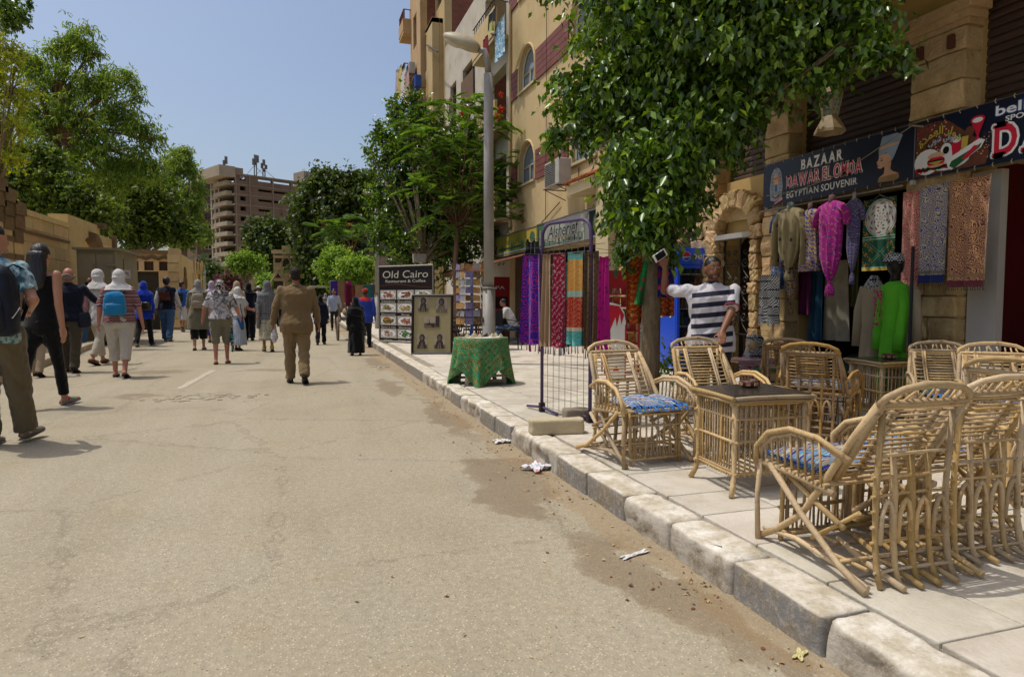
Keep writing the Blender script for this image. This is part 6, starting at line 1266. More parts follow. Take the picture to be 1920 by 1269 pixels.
m_sp1=M('sepia light','#a89a82','#8f826c',9,.4,0); m_sp2=M('sepia dark','#2a2018','#44362a',16,.4,0); m_sp3=M('sepia middle','#75654f','#5e503f',14,.4,0)
fl=Flat(A+Z*.02+n_*.004,u,up)
def portrait(x,y,w_,h_,kd):
    fl.rect(x,y,x+w_,y+h_,m_sp1,1); cx=x+w_/2; fl.rect(x,y,x+w_,y+h_*.25,m_sp3,2)
    if kd==2: fl.rect(x,y,x+w_,y+h_*.4,m_sp3,3); fl.poly([(x+w_*.3,y+h_*.35),(x+w_*.34,y+h_*.85),(x+w_*.37,y+h_*.35)],m_sp2,4); fl.rect(x+w_*.75,y+h_*.1,x+w_,y+h_,m_sp2,4); fl.disc(x+w_*.4,y+h_*.3,w_*.3,h_*.08,m_sp2,5); fl.disc(x+w_*.6,y+h_*.15,w_*.12,h_*.1,m_sp2,6); return
    wd=.42 if kd else .3; fl.poly([(cx-w_*wd,y),(cx+w_*wd,y),(cx+w_*.28,y+h_*.45),(cx+w_*.1,y+h_*.6),(cx-w_*.12,y+h_*.6),(cx-w_*.3,y+h_*.42)],m_sp2 if kd!=3 else m_sp3,3); fl.disc(cx,y+h_*.72,w_*.26,h_*.24,m_sp2,4); fl.disc(cx-w_*.03,y+h_*.69,w_*.15,h_*.15,m_sp3,5)
    for j in range(4): fl.poly([(cx-w_*(.25-.11*j),y),(cx-w_*(.2-.11*j),y),(cx-w_*(.02-.02*j),y+h_*.55)],m_sp1 if j%2 else m_sp3,6)
    fl.disc(cx-w_*.08,y+h_*.73,w_*.03,h_*.015,m_sp2,7,6); fl.disc(cx+w_*.04,y+h_*.73,w_*.03,h_*.015,m_sp2,7,6); fl.rect(cx-w_*.08,y+h_*.62,cx+w_*.04,y+h_*.635,m_sp2,7)
ww=W_/1.0; portrait(.13*ww,.72*h,.27*ww,.26*h*.98,0); portrait(.59*ww,.70*h,.28*ww,.26*h,3); portrait(.29*ww,.44*h,.39*ww,.2*h,2); portrait(.11*ww,.08*h,.27*ww,.26*h,1); portrait(.55*ww,.08*h,.28*ww,.26*h,1)
wflat(fl,'photo_print',fb)
# ================================================================ tall menu board
A=G(712,641,.15); dA2=(A-Vector((0,0,CH))).dot(FW); Bp=G(813,646,.15); u=(Bp-A); u.z=0; W_=u.length; u.normalize(); n_=u.cross(Z); h=DP(712,503,dA2).z-.15
mn=thing('menu_board','tall black Old Cairo restaurant menu board with rows of food pictures','menu board',A)
m_mb=M('black menu panel','#15100e','#1e1613',3,.45,.0); q=MB(); q.prism([(0,0),(W_,0),(W_,h),(0,h)],A+Z*.03,u,Z,-n_,.05); wpart(q,'panel',m_mb,mn)
q=MB()
for a,c in (((0,0),(W_,0)),((0,h),(W_,h)),((0,0),(0,h)),((W_,0),(W_,h))): q.tube([A+Z*.03+u*a[0]+Z*a[1],A+Z*.03+u*c[0]+Z*c[1]],.02,4)
wpart(q,'frame',m_sig,mn); q=MB(); q.tube([A+u*.1-n_*.03+Z*h*.8,A+u*.1-n_*.6],.02,4); q.tube([A+u*(W_-.1)-n_*.03+Z*h*.8,A+u*(W_-.1)-n_*.6],.02,4); wpart(q,'stand',m_sig,mn)
fl=Flat(A+Z*.03,u,Z,.003); S_=W_
m_cw=M('cream print','#bdb8a8','#b3ae9e',3,.5,0)
fl.text('Old Cairo',.07*S_,h*.845,h*.10,m_cw,2,w=.84*S_,bold=.0,shear=.12); fl.text('Restaurant & Coffee',.13*S_,h*.785,h*.038,m_cw,2,w=.74*S_,bold=.01)
for k in range(14): a=k/13; fl.poly([(S_*(.02+.96*a),h*(.735+.02*math.sin(a*5))),(S_*(.02+.96*min(1,a+1/13)),h*(.735+.02*math.sin((a+1/13)*5))),(S_*(.02+.96*min(1,a+1/13)),h*(.742+.022*math.sin((a+1/13)*5))),(S_*(.02+.96*a),h*(.742+.022*math.sin(a*5)))],m_br,2)
FD=[('Chicken','#b06a4a','#d8a68a','#8a3a2a'),('Koushari','#8a3a20','#6a2a1a','#b08a50'),('Pasta','#8a9a4a','#b0784a','#5a7a3a'),('Shawarma','#7a8a3a','#a05a3a','#c8b48a'),('Soup','#c0a860','#b89a50','#8a6a30'),('Grill','#7a4a2a','#a86a3a','#5a3018'),('Burger & Fries','#a8702f','#7a3a1c','#3f6a2a'),('Shrimps','#b0705a','#c89a80','#8a4a3a'),('Fish','#a08a6a','#7a6a4a','#b05a3a'),('Homs','#b08a78','#8a4a4a','#c8bca0'),('Green salad','#2f6a34','#1f4a28','#6a9a4a'),('Tea','#6a3a20','#a86a3a','#c0a070')]
r2=random.Random(5)
for k,(nm,c1,c2,c3) in enumerate(FD):
    i,j=k%3,k//3; x=S_*(.025+.325*i); y=h*(.56-.172*j); w_=S_*.305; hh=h*.125; fl.rect(x,y,x+w_,y+hh,M('pale photo ground','#b9b3a6','#a8a294',2,.5,0),2); fl.disc(x+w_*.5,y+hh*.48,w_*.46,hh*.44,m_w,3,16)
    ms=[M('food %s'%c,c,None,30,.5,0) for c in (c1,c2,c3)]
    for q_ in range(26): a=r2.random()*6.28; r=r2.random()**.6; fl.disc(x+w_*.5+w_*.34*r*math.cos(a),y+hh*.5+hh*.33*r*math.sin(a),w_*.07,hh*.085,ms[r2.choice((0,0,1,2))],4+q_%5,6)
    if 'Burger' in nm: fl.disc(x+w_*.45,y+hh*.55,w_*.25,hh*.35,ms[0],10,14,0,180); fl.rect(x+w_*.2,y+hh*.4,x+w_*.7,y+hh*.5,ms[2],11); fl.disc(x+w_*.45,y+hh*.4,w_*.25,hh*.2,ms[0],10,14,180,360)
    fl.text(nm,x+w_*.5,y-h*.036,h*.022,m_cw,3,w=min(w_*.9,len(nm)*.088*S_*.42),align='C',bold=.02)
wflat(fl,'menu_print',mn)
# ================================================================ fridge
fp=G(1238,692,.15); n1=Vector((-.06,-1,0)).normalized(); ang=math.atan2(n1.y,n1.x)+math.pi/2   # its door faces the street corner
fr=thing('drinks_fridge','tall blue Pepsi drinks fridge with glass door behind the man in the striped shirt','fridge',G(1300,697,.15)+Vector((.05,.28,0)),ang)
m_pb=M('blue fridge enamel','#1450d8','#124ac8',2,.3,.0,spec=.6); m_pd=M('dark blue edge','#0a2a78','#0a2670',2,.3,0); m_in=M('fridge inside','#6a7478','#5a6468',3,.5,0); 
def fpart(nm,a,c,mt,par=None,r=0): q=MB(); q.bb(a,c); return q.build(nm,mt,par or fr)
w2,d2,Hf=.345,.30,1.84
fpart('side_panel',(-w2,-d2+.02,.06),(-w2+.03,d2,Hf),m_pb); fpart('side_panel',(w2-.03,-d2+.02,.06),(w2,d2,Hf),m_pb); fpart('back_panel',(-w2+.03,d2-.03,.06),(w2-.03,d2,Hf),m_pb)
fpart('base',(-w2+.031,-d2+.03,.06),(w2-.031,d2-.031,.34),m_pb); fpart('grille',(-w2+.04,-d2+.02,.09),(w2-.04,-d2+.029,.26),m_pd)
q=MB(); q.rings([[Vector((sx*(w2+.004),y,z)) for y,z in ((-d2-.02,Hf-.24),(-d2-.035,Hf-.1),(-d2-.01,Hf+.01),(d2,Hf+.01),(d2,Hf-.24))] for sx in (-1,1)]); q.build('canopy',m_pb,fr)
dr=fpart('door',(-w2+.005,-d2-.015,.35),(-w2+.05,-d2+.018,Hf-.245),m_pb); q=MB(); q.bb((w2-.05,-d2-.015,.35),(w2-.005,-d2+.018,Hf-.245)); q.bb((-w2+.05,-d2-.014,.35),(w2-.05,-d2+.017,.40)); q.bb((-w2+.05,-d2-.014,Hf-.29),(w2-.05,-d2+.017,Hf-.246)); q.build('door_frame',m_pb,dr)
b=NB('fridge glass'); b.out('#20282c',.04,spec=.6); b.b.inputs['Transmission Weight'].default_value=0; b.b.inputs['Alpha'].default_value=.3; m_fg=b.m
fpart('door_glass',(-w2+.05,-d2,.40),(w2-.05,-d2+.004,Hf-.29),m_fg,dr)
for k in range(5): z=.42+.26*k; fpart('shelf',(-w2+.031,-d2+.04,z),(w2-.031,d2-.031,z+.012),m_w)
bm=[M('bottle cola','#1c0f0c',None,5,.15,0),M('bottle orange','#b5561c',None,5,.15,0),M('bottle clear','#8a9aa0',None,5,.15,0),M('bottle green','#2f6a3a',None,5,.15,0),M('can blue','#14358a',None,5,.3,0)]
def lathe_me(prof,nm,mt,n=8): q=MB(); q.lathe(prof,n); me=q.mesh(nm); me.materials.append(mt); me.polygons.foreach_set('use_smooth',[True]*len(me.polygons)); return me
bme=[lathe_me([(.026,0),(.03,.01),(.03,.12),(.024,.145),(.012,.17),(.012,.19)],'bottle',m_) for m_ in bm[:4]]+[lathe_me([(.028,0),(.03,.01),(.03,.11),(.026,.12)],'can',bm[4])]
from mathutils import Matrix as _Mx
FM=_Mx.Translation(fr.location)@_Mx.Rotation(ang,4,'Z')
for k in range(5):
    for j in range(8):
        mt=bme[(k*3+j//2)%5]; o=bpy.data.objects.new(mt.name.split('.')[0],mt); COL.objects.link(o); o.location=FM@Vector((-w2+.075+.07*j,-d2+.09,.433+.26*k)); tag(o,'small drink standing on a shelf inside the blue fridge','drink','drinks on the fridge shelves')
fl=Flat((-w2,-d2-.026,Hf-.215),X1,(Z*1+Y1*-.06)); m_pw=M('white logo print','#c8ccd4',None,3,.4,0); fl.text('pepsi',.24,.065,.115,m_pw,2,w=.34,bold=.015)
fl.disc(.14,.1,.07,.07,m_pw,1,24); fl.disc(.14,.1,.062,.062,m_rd,2,24,15,190); fl.disc(.14,.1,.062,.062,M('logo blue','#1a4fc0',None,3,.4,0),3,24,205,350)
o=fl.mb.build('logo',fl.mats,fr)
fl=Flat((-w2-.002,d2,.3),-Y1,Z,.001); m_ph=M('blurred fridge print','#a3635a','#c9c2bd',4,.4,0); 
for k in range(22): fl.disc(.1+.4*RN.random(),.55+.6*RN.random(),.06,.1,RN.choice((m_ph,m_w,m_lb,m_rd)),1+k%4,8)
fl.mb.build('side_print',fl.mats,fr)
# snack rack with red signs
sp=G(1175,705,.15)+Vector((.0,.3,0)); u=RT.copy(); n_=u.cross(Z); sr=thing('snack_rack','red wire snack rack with a red header sign left of the tree trunk','rack',sp); dsr=(sp-Vector((0,0,CH))).dot(FW)
zz=lambda py:DP(1175,py,dsr).z; xx=lambda px:(px-1175)*dsr/F
q=MB()
for a in (xx(1152),xx(1215)):
    for off in (0,.3): q.tube([sp+u*a-n_*off,sp+u*a-n_*off+Z*(zz(530)-.15)],.012,5)
m_redm=M('red painted metal','#9a1820','#86141c',5,.4,.05); wpart(q,'frame',m_redm,sr)
for k in range(6): z=zz(668-23*k); q=MB(); q.prism([(xx(1150),0),(xx(1217),0),(xx(1217),.02),(xx(1150),.02)],sp+Z*(z-.15)+n_*.0,u,Z,-n_,.3); wpart(q,'shelf',m_redm,sr)
rc=random.Random(9)
for k in range(6):
    for j in range(4): z=zz(668-23*k)-.15; p=sp+u*(xx(1160)+j*.115)+Z*(z+.085)-n_*.08; q=MB(); q.box((0,0,0),(.1,.04,.13),jit=.008); o=q.build('snack_packet',M('snack %d'%((k*4+j)%6),['#b52a20','#b8862a','#2f6a3a','#a8a49a','#8a2a5a','#b8541c'][(k*4+j)%6],'#7a1a18',14,.35,0),None,p,rz=math.atan2(u.y,u.x)); tag(o,'small bright snack packet on the red wire rack','snack packet','snack packets on the red rack')
q=MB(); q.prism([(xx(1143),0),(xx(1195),0),(xx(1195),.26),(xx(1143),.26)],sp+Z*(zz(541)-.15)+n_*.03,u,Z,n_,.01); wpart(q,'header_sign',m_redm,sr); fl=Flat(sp+u*xx(1143)+Z*(zz(541)-.15)+n_*.04,u,Z); fl.disc(.40,.24,.1,.09,m_yl,1,16); fl.disc(.40,.24,.08,.05,m_rd,2,14); fl.text('\uFEF2\uFE92\uFECC\uFEB7',.33,.21,.045,m_w,3,w=.13); wflat(fl,'logo',sr)
ip=G(1155,712,.15); q=MB(); q.prism([(-.14,0),(.13,0),(.13,.72),(.1,.92),(.03,1.02),(-.08,1.05),(-.14,1.0)],ip,u,Z,n_,.02); o=wthing(q,'ice_cream_sign',m_w,'white board sign with a red edge and splashes left of the snack rack','sign',ip)
fl=Flat(ip+n_*.021,u,Z); 
for a,c in (((-.14,0),(-.12,1.02)),((.11,0),(.13,.75))): fl.rect(a[0],a[1],c[0],c[1],m_rd,1)
fl.poly([(-.12,.6),(-.02,.85),(.0,.72),(.04,.9),(.06,.75),(.1,.88),(.03,1.0),(-.12,1.02)],m_rd,2); fl.poly([(-.1,.3),(-.03,.33),(-.07,.4)],m_rd,2); fl.poly([(-.05,.12),(.05,.1),(.0,.2)],m_rd,2); wflat(fl,'print',o)
# scarves on the tree and behind it
tr=G(1215,772,.15); dT=(tr-Vector((0,0,CH))).dot(FW)-.16; cd_=lambda px,py,d=0:DP(px,py,dT+d)
fl_r=fab('red floral on green','#1f6a2c','#1a7a3a','#b02a4a',12,'spots',.6); fl_b=fab('blue floral shawl','#16246a','#7a1450','#b83a5a',11,'spots',.55); pha=fab('orange print cloth','#a8381a','#c98a2a','#1f4a5a',22,'magic',.6); pha2=fab('dark red print cloth','#5a1a16','#a88a3a','#1c1c22',10,'magic',.55)
S_=dT/F
for args in (('scarf','green shawl with red roses tied slanting round the ficus trunk',cd_(1222,415),42,155,fl_r,.16,(-.55)),('scarf','blue shawl with pink roses hanging at the right of the ficus trunk',cd_(1234,410,-.03),32,145,fl_b,.0,0),('cloth_print','orange cloth with Egyptian figures hanging left of the ficus trunk',cd_(1176,462,.3),38,150,pha,.0,0),('cloth_print','orange cloth with figures hanging right of the trunk beside the fridge',cd_(1240,478,.35),26,120,pha,.0,0),('cloth_print','dark patterned blouse hanging behind the left orange cloth',cd_(1168,455,.42),22,70,pha2,.0,0)):
    nm,lb,a,w_,h_,mt,tp_,sl_=args; o=cloth(nm,lb,'scarf' if nm=='scarf' else 'printed cloth',a,RT,w_*S_,h_*S_,mt,.03,1.5,None,tp_,.01)
    if sl_: 
        for v in o.data.vertices: v.co.x+=RT.x*v.co.z*.22; v.co.y+=RT.y*v.co.z*.22
o=PX(1253,390,5.9); cloth('carpet','patterned brown carpet hanging high on the wall behind the tree','carpet',o,UY,.5,.6,fab('brown carpet','#4a2f24','#8a6a4a','#5a1a18',12,'crack',1),.008,1)
# ================================================================ bazaar garments (hang from a rail in front of the opening)
q=MB(); q.tube([(5.72,7.15,2.36),(5.72,5.05,2.36)],.012,6); q.tube([(5.72,7.1,2.36),(5.86,7.1,2.42)],.01,4); tag(q.build('display_rail',m_sig,smooth=True),'thin steel rail under the BAZAAR sign holding the dresses','rail')
P5=lambda px,py,X=5.66:PX(px,py,X)
def garment(label,x0,x1,yt,yb_,mat,X=5.66,sleeve=.5,knot=True,hem=None,neck=True,nm='dress',cat='dress',body_w=1.,sl_m=None,mann='#7a5a5e'):
    """hollow-looking dress on a bust form: body rings, two sleeves, knotted hem"""
    A=P5(x0,yt,X); Bq=P5(x1,yt,X); w_=abs(A.y-Bq.y)*.5; c=(A+Bq)/2; h=(A.z-P5((x0+x1)/2,yb_,X).z); o=Vector((X,c.y,c.z)); q=MB(); R_=[]; ph=RN.random()*6
    prof=[(0,.30,.10),(.03,.70,.28),(.08,.80,.38),(.25,.72,.46),(.42,.68,.40),(.6,.76,.40),(.8,.86,.42),(1,.92,.44)] if not knot else [(0,.30,.10),(.03,.70,.28),(.08,.80,.38),(.25,.74,.46),(.42,.70,.42),(.58,.66,.40),(.68,.50,.34),(.76,.34,.27),(.82,.17,.18),(.845,.10,.10),(.87,.10,.10),(.90,.22,.18),(.95,.27,.20),(1,.30,.16)]
    for t,wx,wy in prof:
        R_.append([Vector((wy*w_*math.cos(a)*.8*(1+.22*min(1,t*3)*math.sin(9*a+ph+t*2)),wx*w_*math.sin(a)*(1+.10*t*math.sin(11*a+ph*2)),-t*h)) for a in [2*math.pi*k/40 for k in range(40)]])
    q.rings(R_)
    for s in (-1,1):
        if sleeve>.6: pts=[(0,s*w_*.6,-.07*h),(0,s*w_*.95,-.2*h),(0,s*w_*1.02,-.42*h),(0,s*w_*1.0,-sleeve*h)]
        else: pts=[(0,s*w_*.6,-.06*h),(0,s*w_*.95,-.12*h),(0,s*w_*1.12,-.26*h)]
        q.tube(pts,[w_*.26,w_*.25,w_*.24,w_*.22][:len(pts)],12,el=.7)
    t_=thing(nm,label,cat,o); g=q.build('garment_body',mat,t_,smooth=True)
    if neck: q=MB(); q.lathe([(w_*.20,-.05),(w_*.17,.02),(w_*.16,.06),(w_*.05,.07)],12); q.build('bust_neck',M('mannequin skin '+mann,mann),t_,smooth=True)
    q=MB(); q.tube([(0,0,.04),(.0,0,2.36-o.z if 2.36-o.z>.05 else .06)],.004,4); q.build('hanger_hook',m_wire,t_)
    return t_
m_ol=fab('olive linen','#8f8260','#7d7050','#4a3a26',10,'spots',.25); m_eg=fab('yellow blue figures','#2440a8','#d0b028','#9a2a3a',26,'magic',.5); m_pi=fab('hot pink figures','#a8248a','#c09a30','#2a4a7a',17,'magic',.80); m_vi=fab('violet print','#48427e','#8a8068','#3a2a5a',36,'magic',.6); m_bl=fab('pale blue print','#4a5a86','#7a86a0',None,16,'spots',.5)
garment('pale blue dress half hidden behind the olive dress under the sign',1448,1474,398,540,m_bl,5.75,.3,False,mann='#8a9a90')
garment('long sleeved olive dress knotted at the hem, leftmost under the BAZAAR sign',1456,1510,390,520,m_ol,5.62,.8,True,mann='#8a9a90')
garment('blue and yellow dress printed with Egyptian figures, second under the BAZAAR sign',1500,1540,392,505,m_eg,5.66,.3,False)
garment('hot pink dress with yellow figures, knotted at the hem, under the BAZAAR sign',1533,1588,377,550,m_pi,5.60,.3,True)
garment('violet and grey slender dress right of the pink one, knotted at the hem',1586,1618,372,530,m_vi,5.66,.3,True,mann='#a8a49c')
garment('yellow, red and blue knotted skirt dress hanging below the olive dress',1470,1500,470,590,fab('figure print','#a88a1e','#2a3a7a','#7a1a1e',26,'magic',.5),5.72,.2,True,neck=False)
for k,(x0,x1,yt,yb_,c,lb) in enumerate(((1462,1480,495,560,'#6a1a14','dark red garment hanging in shade behind the knotted dresses'),(1494,1522,480,590,'#5a1046','deep magenta gown with small sequins hanging inside the bazaar'),(1522,1545,490,640,'#1f4a66','teal blue gown hanging inside the bazaar'),(1545,1590,490,640,'#8f8874','cream gown with small orange figures hanging inside the bazaar'),(1598,1614,420,580,'#4a4a1c','dark olive cloth hanging deepest in the bazaar'))):
    cloth('garment',lb,'garment',PX(x0,yt,5.98+.05*k),UY,abs(PX(x1,yt,6).y-PX(x0,yt,6).y),(PX(x0,yt,6).z-PX(x0,yb_,6).z),M('inner garment %d'%k,c,None,8,.8,.1),.03,2,None,-.15)
# hanging panels and carpets
b=NB('green appliqué panel'); v=b.co('Object'); x=b.sep(v); Y_=b.ma('ADD',x[1],.215); Zz=b.ma('ADD',x[2],.20); r=b.ma('SQRT',b.ma('ADD',b.ma('POWER',Y_,2),b.ma('POWER',Zz,2))); an=b.ma('ARCTAN2',Zz,Y_)
pet=b.ma('SINE',b.ma('MULTIPLY_ADD',an,8,b.ma('MULTIPLY',b.ma('SINE',b.ma('MULTIPLY',r,60)),1.6))); f=b.ma('MULTIPLY',pet,b.ma('SINE',b.ma('MULTIPLY',r,95))); med=b.ramp(f,[(.38,'#b4b4aa'),(.5,'#16356a'),(.62,'#1a4a2c'),(.72,'#9a2a26')],'CONSTANT')
dm=b.ma('ABSOLUTE',b.ma('SUBTRACT',b.ma('ABSOLUTE',b.ma('ADD',x[2],.56)),b.ma('ABSOLUTE',b.ma('MULTIPLY',Y_,.75)))); grd=b.mix(b.ma('LESS_THAN',dm,.018),'#0f4a30','#5a8a68'); dm2=b.ma('MULTIPLY',b.ma('LESS_THAN',dm,.009),1); grd=b.mix(dm2,grd,'#0c3a26'); mg=b.magic(v,12,2,2); grd=b.mix(b.ma('MULTIPLY',b.ma('GREATER_THAN',mg,.7),b.ma('GREATER_THAN',b.ma('ABSOLUTE',Y_),.09)),grd,'#b0781e')
for z0 in (-.385,-.41,-.7,-.74): grd=b.mix(b.ma('LESS_THAN',b.ma('ABSOLUTE',b.ma('SUBTRACT',x[2],z0)),.006),grd,'#7aa890')
grd=b.mix(b.ma('LESS_THAN',b.ma('ABSOLUTE',b.ma('ADD',x[2],.72)),.014),grd,'#b08a1e'); c=b.mix(b.ma('LESS_THAN',r,.175),grd,med); c=b.mix(b.ma('LESS_THAN',b.ma('ABSOLUTE',b.ma('SUBTRACT',r,.185)),.006),c,'#b4b4aa'); c=b.mix(b.ma('LESS_THAN',x[2],-.77),c,'#a8a89e'); m_pan=b.out(c,.85)
wy=lambda a,c,X=5.7:abs(PX(a,450,X).y-PX(c,450,X).y); hz=lambda px,a,c,X=5.7:PX(px,a,X).z-PX(px,c,X).z
cloth('textile_panel','green panel with a white star medallion and gold triangles hanging under the sign','textile panel',P5(1620,377,5.7),UY,wy(1620,1681),hz(1650,377,512),m_pan,.006,1,None,0,0,.006,10,10)
q=MB(); q.tube([P5(1625,385,5.7),P5(1650,366,5.7),P5(1680,378,5.7)],.008,4); q.tube([P5(1650,366,5.7),P5(1652,352,5.7)],.004,4); tag(q.build('coat_hanger',M('dark hanger','#1f2326')),'dark clothes hanger holding the green medallion panel','hanger')
def brocade(nm,g_,f_,bands):
    b=NB(nm); v=b.co('Object'); x=b.sep(v); w_=b.noise(v,9,2,.5,out='Color'); vv=b.n('VectorMath',operation='MULTIPLY_ADD'); b.t.links.new(w_,vv.inputs[0]); vv.inputs[1].default_value=(.05,.05,.05); b.t.links.new(v,vv.inputs[2]); vv=vv.outputs[0]
    d=b.vor(vv,15,'F1','Distance',.8); ed=b.vor(vv,15,'DISTANCE_TO_EDGE','Distance',.6); s1=b.ma('GREATER_THAN',b.ma('SINE',b.ma('MULTIPLY_ADD',d,34,b.ma('MULTIPLY',b.noise(v,26,1),9))),.05); s2=b.ma('GREATER_THAN',b.magic(vv,40,2,2),.55); m_=b.ma('MAXIMUM',b.ma('MULTIPLY',s1,b.ma('GREATER_THAN',ed,.05)),b.ma('MULTIPLY',s2,b.ma('LESS_THAN',ed,.14))); c=b.mix(m_,g_,f_)
    for z0,z1,cc in bands: c=b.mix(b.ma('MULTIPLY',b.ma('LESS_THAN',x[2],z0),b.ma('GREATER_THAN',x[2],z1)),c,cc)
    return b.out(c,.75,spec=.3,**{'Sheen Weight':.2})
fr_b=M('carpet fringe','#6a5a3c')
for lb,x0,x1,yt,yb_,X,mt,bw in (('rose pink brocade shawl, left of the three patterned hangings',1692,1728,362,540,5.74,('pink brocade','#a83850','#c8a080',[(-1.0,-1.3,'#7a1f36')]),None),('blue and gold brocade shawl, middle of the three patterned hangings',1724,1778,351,530,5.70,('blue brocade','#26408a','#c0ae80',[(-.80,-.83,'#6f6a58'),(-.84,-1.0,'#122058'),(-1.0,-1.03,'#6f6a58')]),1),('large maroon and gold brocade shawl at the edge of the red cafe room',1780,1858,340,538,5.66,('maroon brocade','#5f262c','#bd9060',[(-.84,-.87,'#8a6a4a'),(-.9,-1.03,'#5a1c24')]),1)):
    a=P5(x0,yt,X); o=cloth('brocade_shawl',lb,'shawl',a,UY,abs(a.y-P5(x1,yt,X).y),a.z-P5((x0+x1)/2,yb_,X).z,brocade(*mt),.02,2.2,None,.04,0,.008,16,12,'brocade shawls beside the green panel',(fr_b,.03) if bw else None)
def kef(nm,a,c,s=1.):
    b=NB(nm); v=b.co('Object'); x=b.sep(v); ck=b.n('TexChecker'); b.st(ck.inputs['Vector'],b.co('Object')); ck.inputs['Scale'].default_value=62/s; b.st(ck.inputs['Color1'],a); b.st(ck.inputs['Color2'],c); st=b.ma('GREATER_THAN',b.ma('SINE',b.ma('MULTIPLY',x[2],60)),.86); q=b.mix(st,ck.outputs[0],a); st=b.ma('LESS_THAN',b.noise(v,7,1),.42); q=b.mix(st,q,b.mix(b.ma('GREATER_THAN',b.ma('SINE',b.ma('MULTIPLY',b.ma('ADD',x[2],b.ma('ADD',x[0],x[1])),160)),.3),c,a)); return b.out(q,.9)
m_kb=kef('black and white check scarf','#1a1b20','#aaa9a4'); m_kr=kef('red and white check scarf','#9a1f30','#c0b0ac')
m_wf=M('white fringe','#a8a6a0')
cloth('checked_scarf','black and white checked scarf with tassels hanging on a wire hanger beside the doorway','scarf',P5(1426,516,5.55),UY,wy(1426,1462,5.55),hz(1440,514,605,5.55),m_kb,.02,2,None,-.1,0,.008,12,10,None,(m_wf,.03))
q=MB(); q.tube([P5(1424,518,5.55),P5(1440,503,5.55),P5(1462,512,5.55)],.004,4); q.tube([P5(1440,503,5.55),P5(1447,494,5.62)],.004,4); tag(q.build('coat_hanger',m_wire),'thin wire hanger holding the black and white checked scarf','hanger')
# gown on a black mannequin
gp=G(1672,742,.15); gp=PX(1672,700,5.35); gp.z=.15; gw=thing('gown_mannequin','bright green gown with pink embroidery on a black headed mannequin in front of the bazaar','mannequin',gp); dg_=(gp-Vector((0,0,CH))).dot(FW)
zz=lambda py:DP(1672,py,dg_).z; zs_=zz(525)
def body_gown(q,c,zs,z0,w_,dp_,ph=0,n=32):
    R_=[]
    for t,wx,wy in ((0,.25,.25),(.03,.75,.6),(.07,1.,.85),(.2,.92,.95),(.38,.85,.85),(.6,1.,1.),(.85,1.15,1.15),(1,1.22,1.2)): z=zs+(z0-zs)*t; R_.append([Vector((c.x+wy*dp_*math.cos(a)*(1+.07*t*math.sin(8*a+ph)),c.y+wx*w_*math.sin(a)*(1+.06*t*math.sin(7*a+ph)),z)) for a in [2*math.pi*k/n for k in range(n)]])
    q.rings(R_)
m_gg=M('bright green cotton','#56a81e','#4a9618',3,.8,.3,120); m_be=M('beige cotton gown','#94866c','#85775e',3,.85,.3,120); m_bkm=M('black mannequin','#0d0c0c','#161414',4,.35,0)
q=MB(); body_gown(q,gp,zs_,.32,.115,.115); me=None; wpart(q,'gown',m_gg,gw,True)
for s in (-1,1): q=MB(); q.tube([(gp.x,gp.y+s*.085,zs_-.05),(gp.x-.02,gp.y+s*.125,zs_-.25),(gp.x-.05,gp.y+s*.12,zs_-.50),(gp.x-.06,gp.y+s*.115,zs_-.66)],[.046,.046,.050,.056],12); wpart(q,'sleeve',m_gg,gw,True)
q=MB(); q.lathe([(.05,0),(.042,.04),(.04,.07),(.06,.1),(.075,.15),(.07,.2),(.045,.235),(.01,.24)],14,(gp.x,gp.y,zs_-.02)); wpart(q,'mannequin_head',m_bkm,gw,True)
q=MB(); q.tube([(gp.x,gp.y,.16),(gp.x,gp.y,.5)],.02,6); q.lathe([(.14,0),(.14,.015),(.03,.03)],14,(gp.x,gp.y,.0+.15)); wpart(q,'stand',m_bkm,gw)
fl=Flat((gp.x-.125,gp.y+.06,zs_-.5),UY,Z,.002); m_emb=M('pink embroidery','#a81a5a',None,3,.7,0)
for k in range(46): fl.disc(-.05+.09*RN.random()*(1),.04+.4*RN.random(),.009,.012,m_emb,1+k%3,6)
wflat(fl,'embroidery',gw)
q=MB(); q.rings([[Vector((gp.x-.02+rr*math.cos(a),gp.y+rr*math.sin(a),zs_+.1+dz)) for a in [2*math.pi*k/16 for k in range(16)]] for rr,dz in ((.085,.05),(.09,.08),(.07,.14),(.02,.15))]); wthing(q,'head_cloth',m_kb,'blue checked cloth wound on the head of the black mannequin','head cloth',gp+Z*1.2,True)
bp=PX(1633,700,5.42); bp.z=.15; bgw=thing('gown','long beige gown with a checked scarf at the neck, left of the green gown','gown',bp); q=MB(); body_gown(q,bp,zs_-.02,.3,.12,.1,2); 
for s in (-1,1): q.tube([(bp.x,bp.y+s*.1,zs_-.06),(bp.x-.02,bp.y+s*.14,zs_-.3),(bp.x-.03,bp.y+s*.14,zs_-.65)],[.05,.055,.06],10)
wpart(q,'gown_body',m_be,bgw,True); q=MB(); q.lathe([(.07,-.1),(.09,-.05),(.06,.0),(.03,.05)],14,(bp.x,bp.y,zs_)); wpart(q,'checked_scarf',m_kb,bgw,True); q=MB(); q.tube([(bp.x,bp.y,.16),(bp.x,bp.y,.5)],.015,6); wpart(q,'stand',m_bkm,bgw)
bp2=PX(1704,700,5.45); bp2.z=.15; q=MB(); body_gown(q,bp2,zs_-.05,.75,.06,.08,1,20); q.tube([(bp2.x-.02,bp2.y-.05,zs_-.1),(bp2.x-.03,bp2.y-.09,zs_-.35),(bp2.x-.03,bp2.y-.09,zs_-.62)],.045,10); q.tube([(bp2.x,bp2.y,.15),(bp2.x,bp2.y,.8)],.01,5); wthing(q,'gown',m_be,'beige gown half hidden on the right side of the green gown','gown',bp2,True)
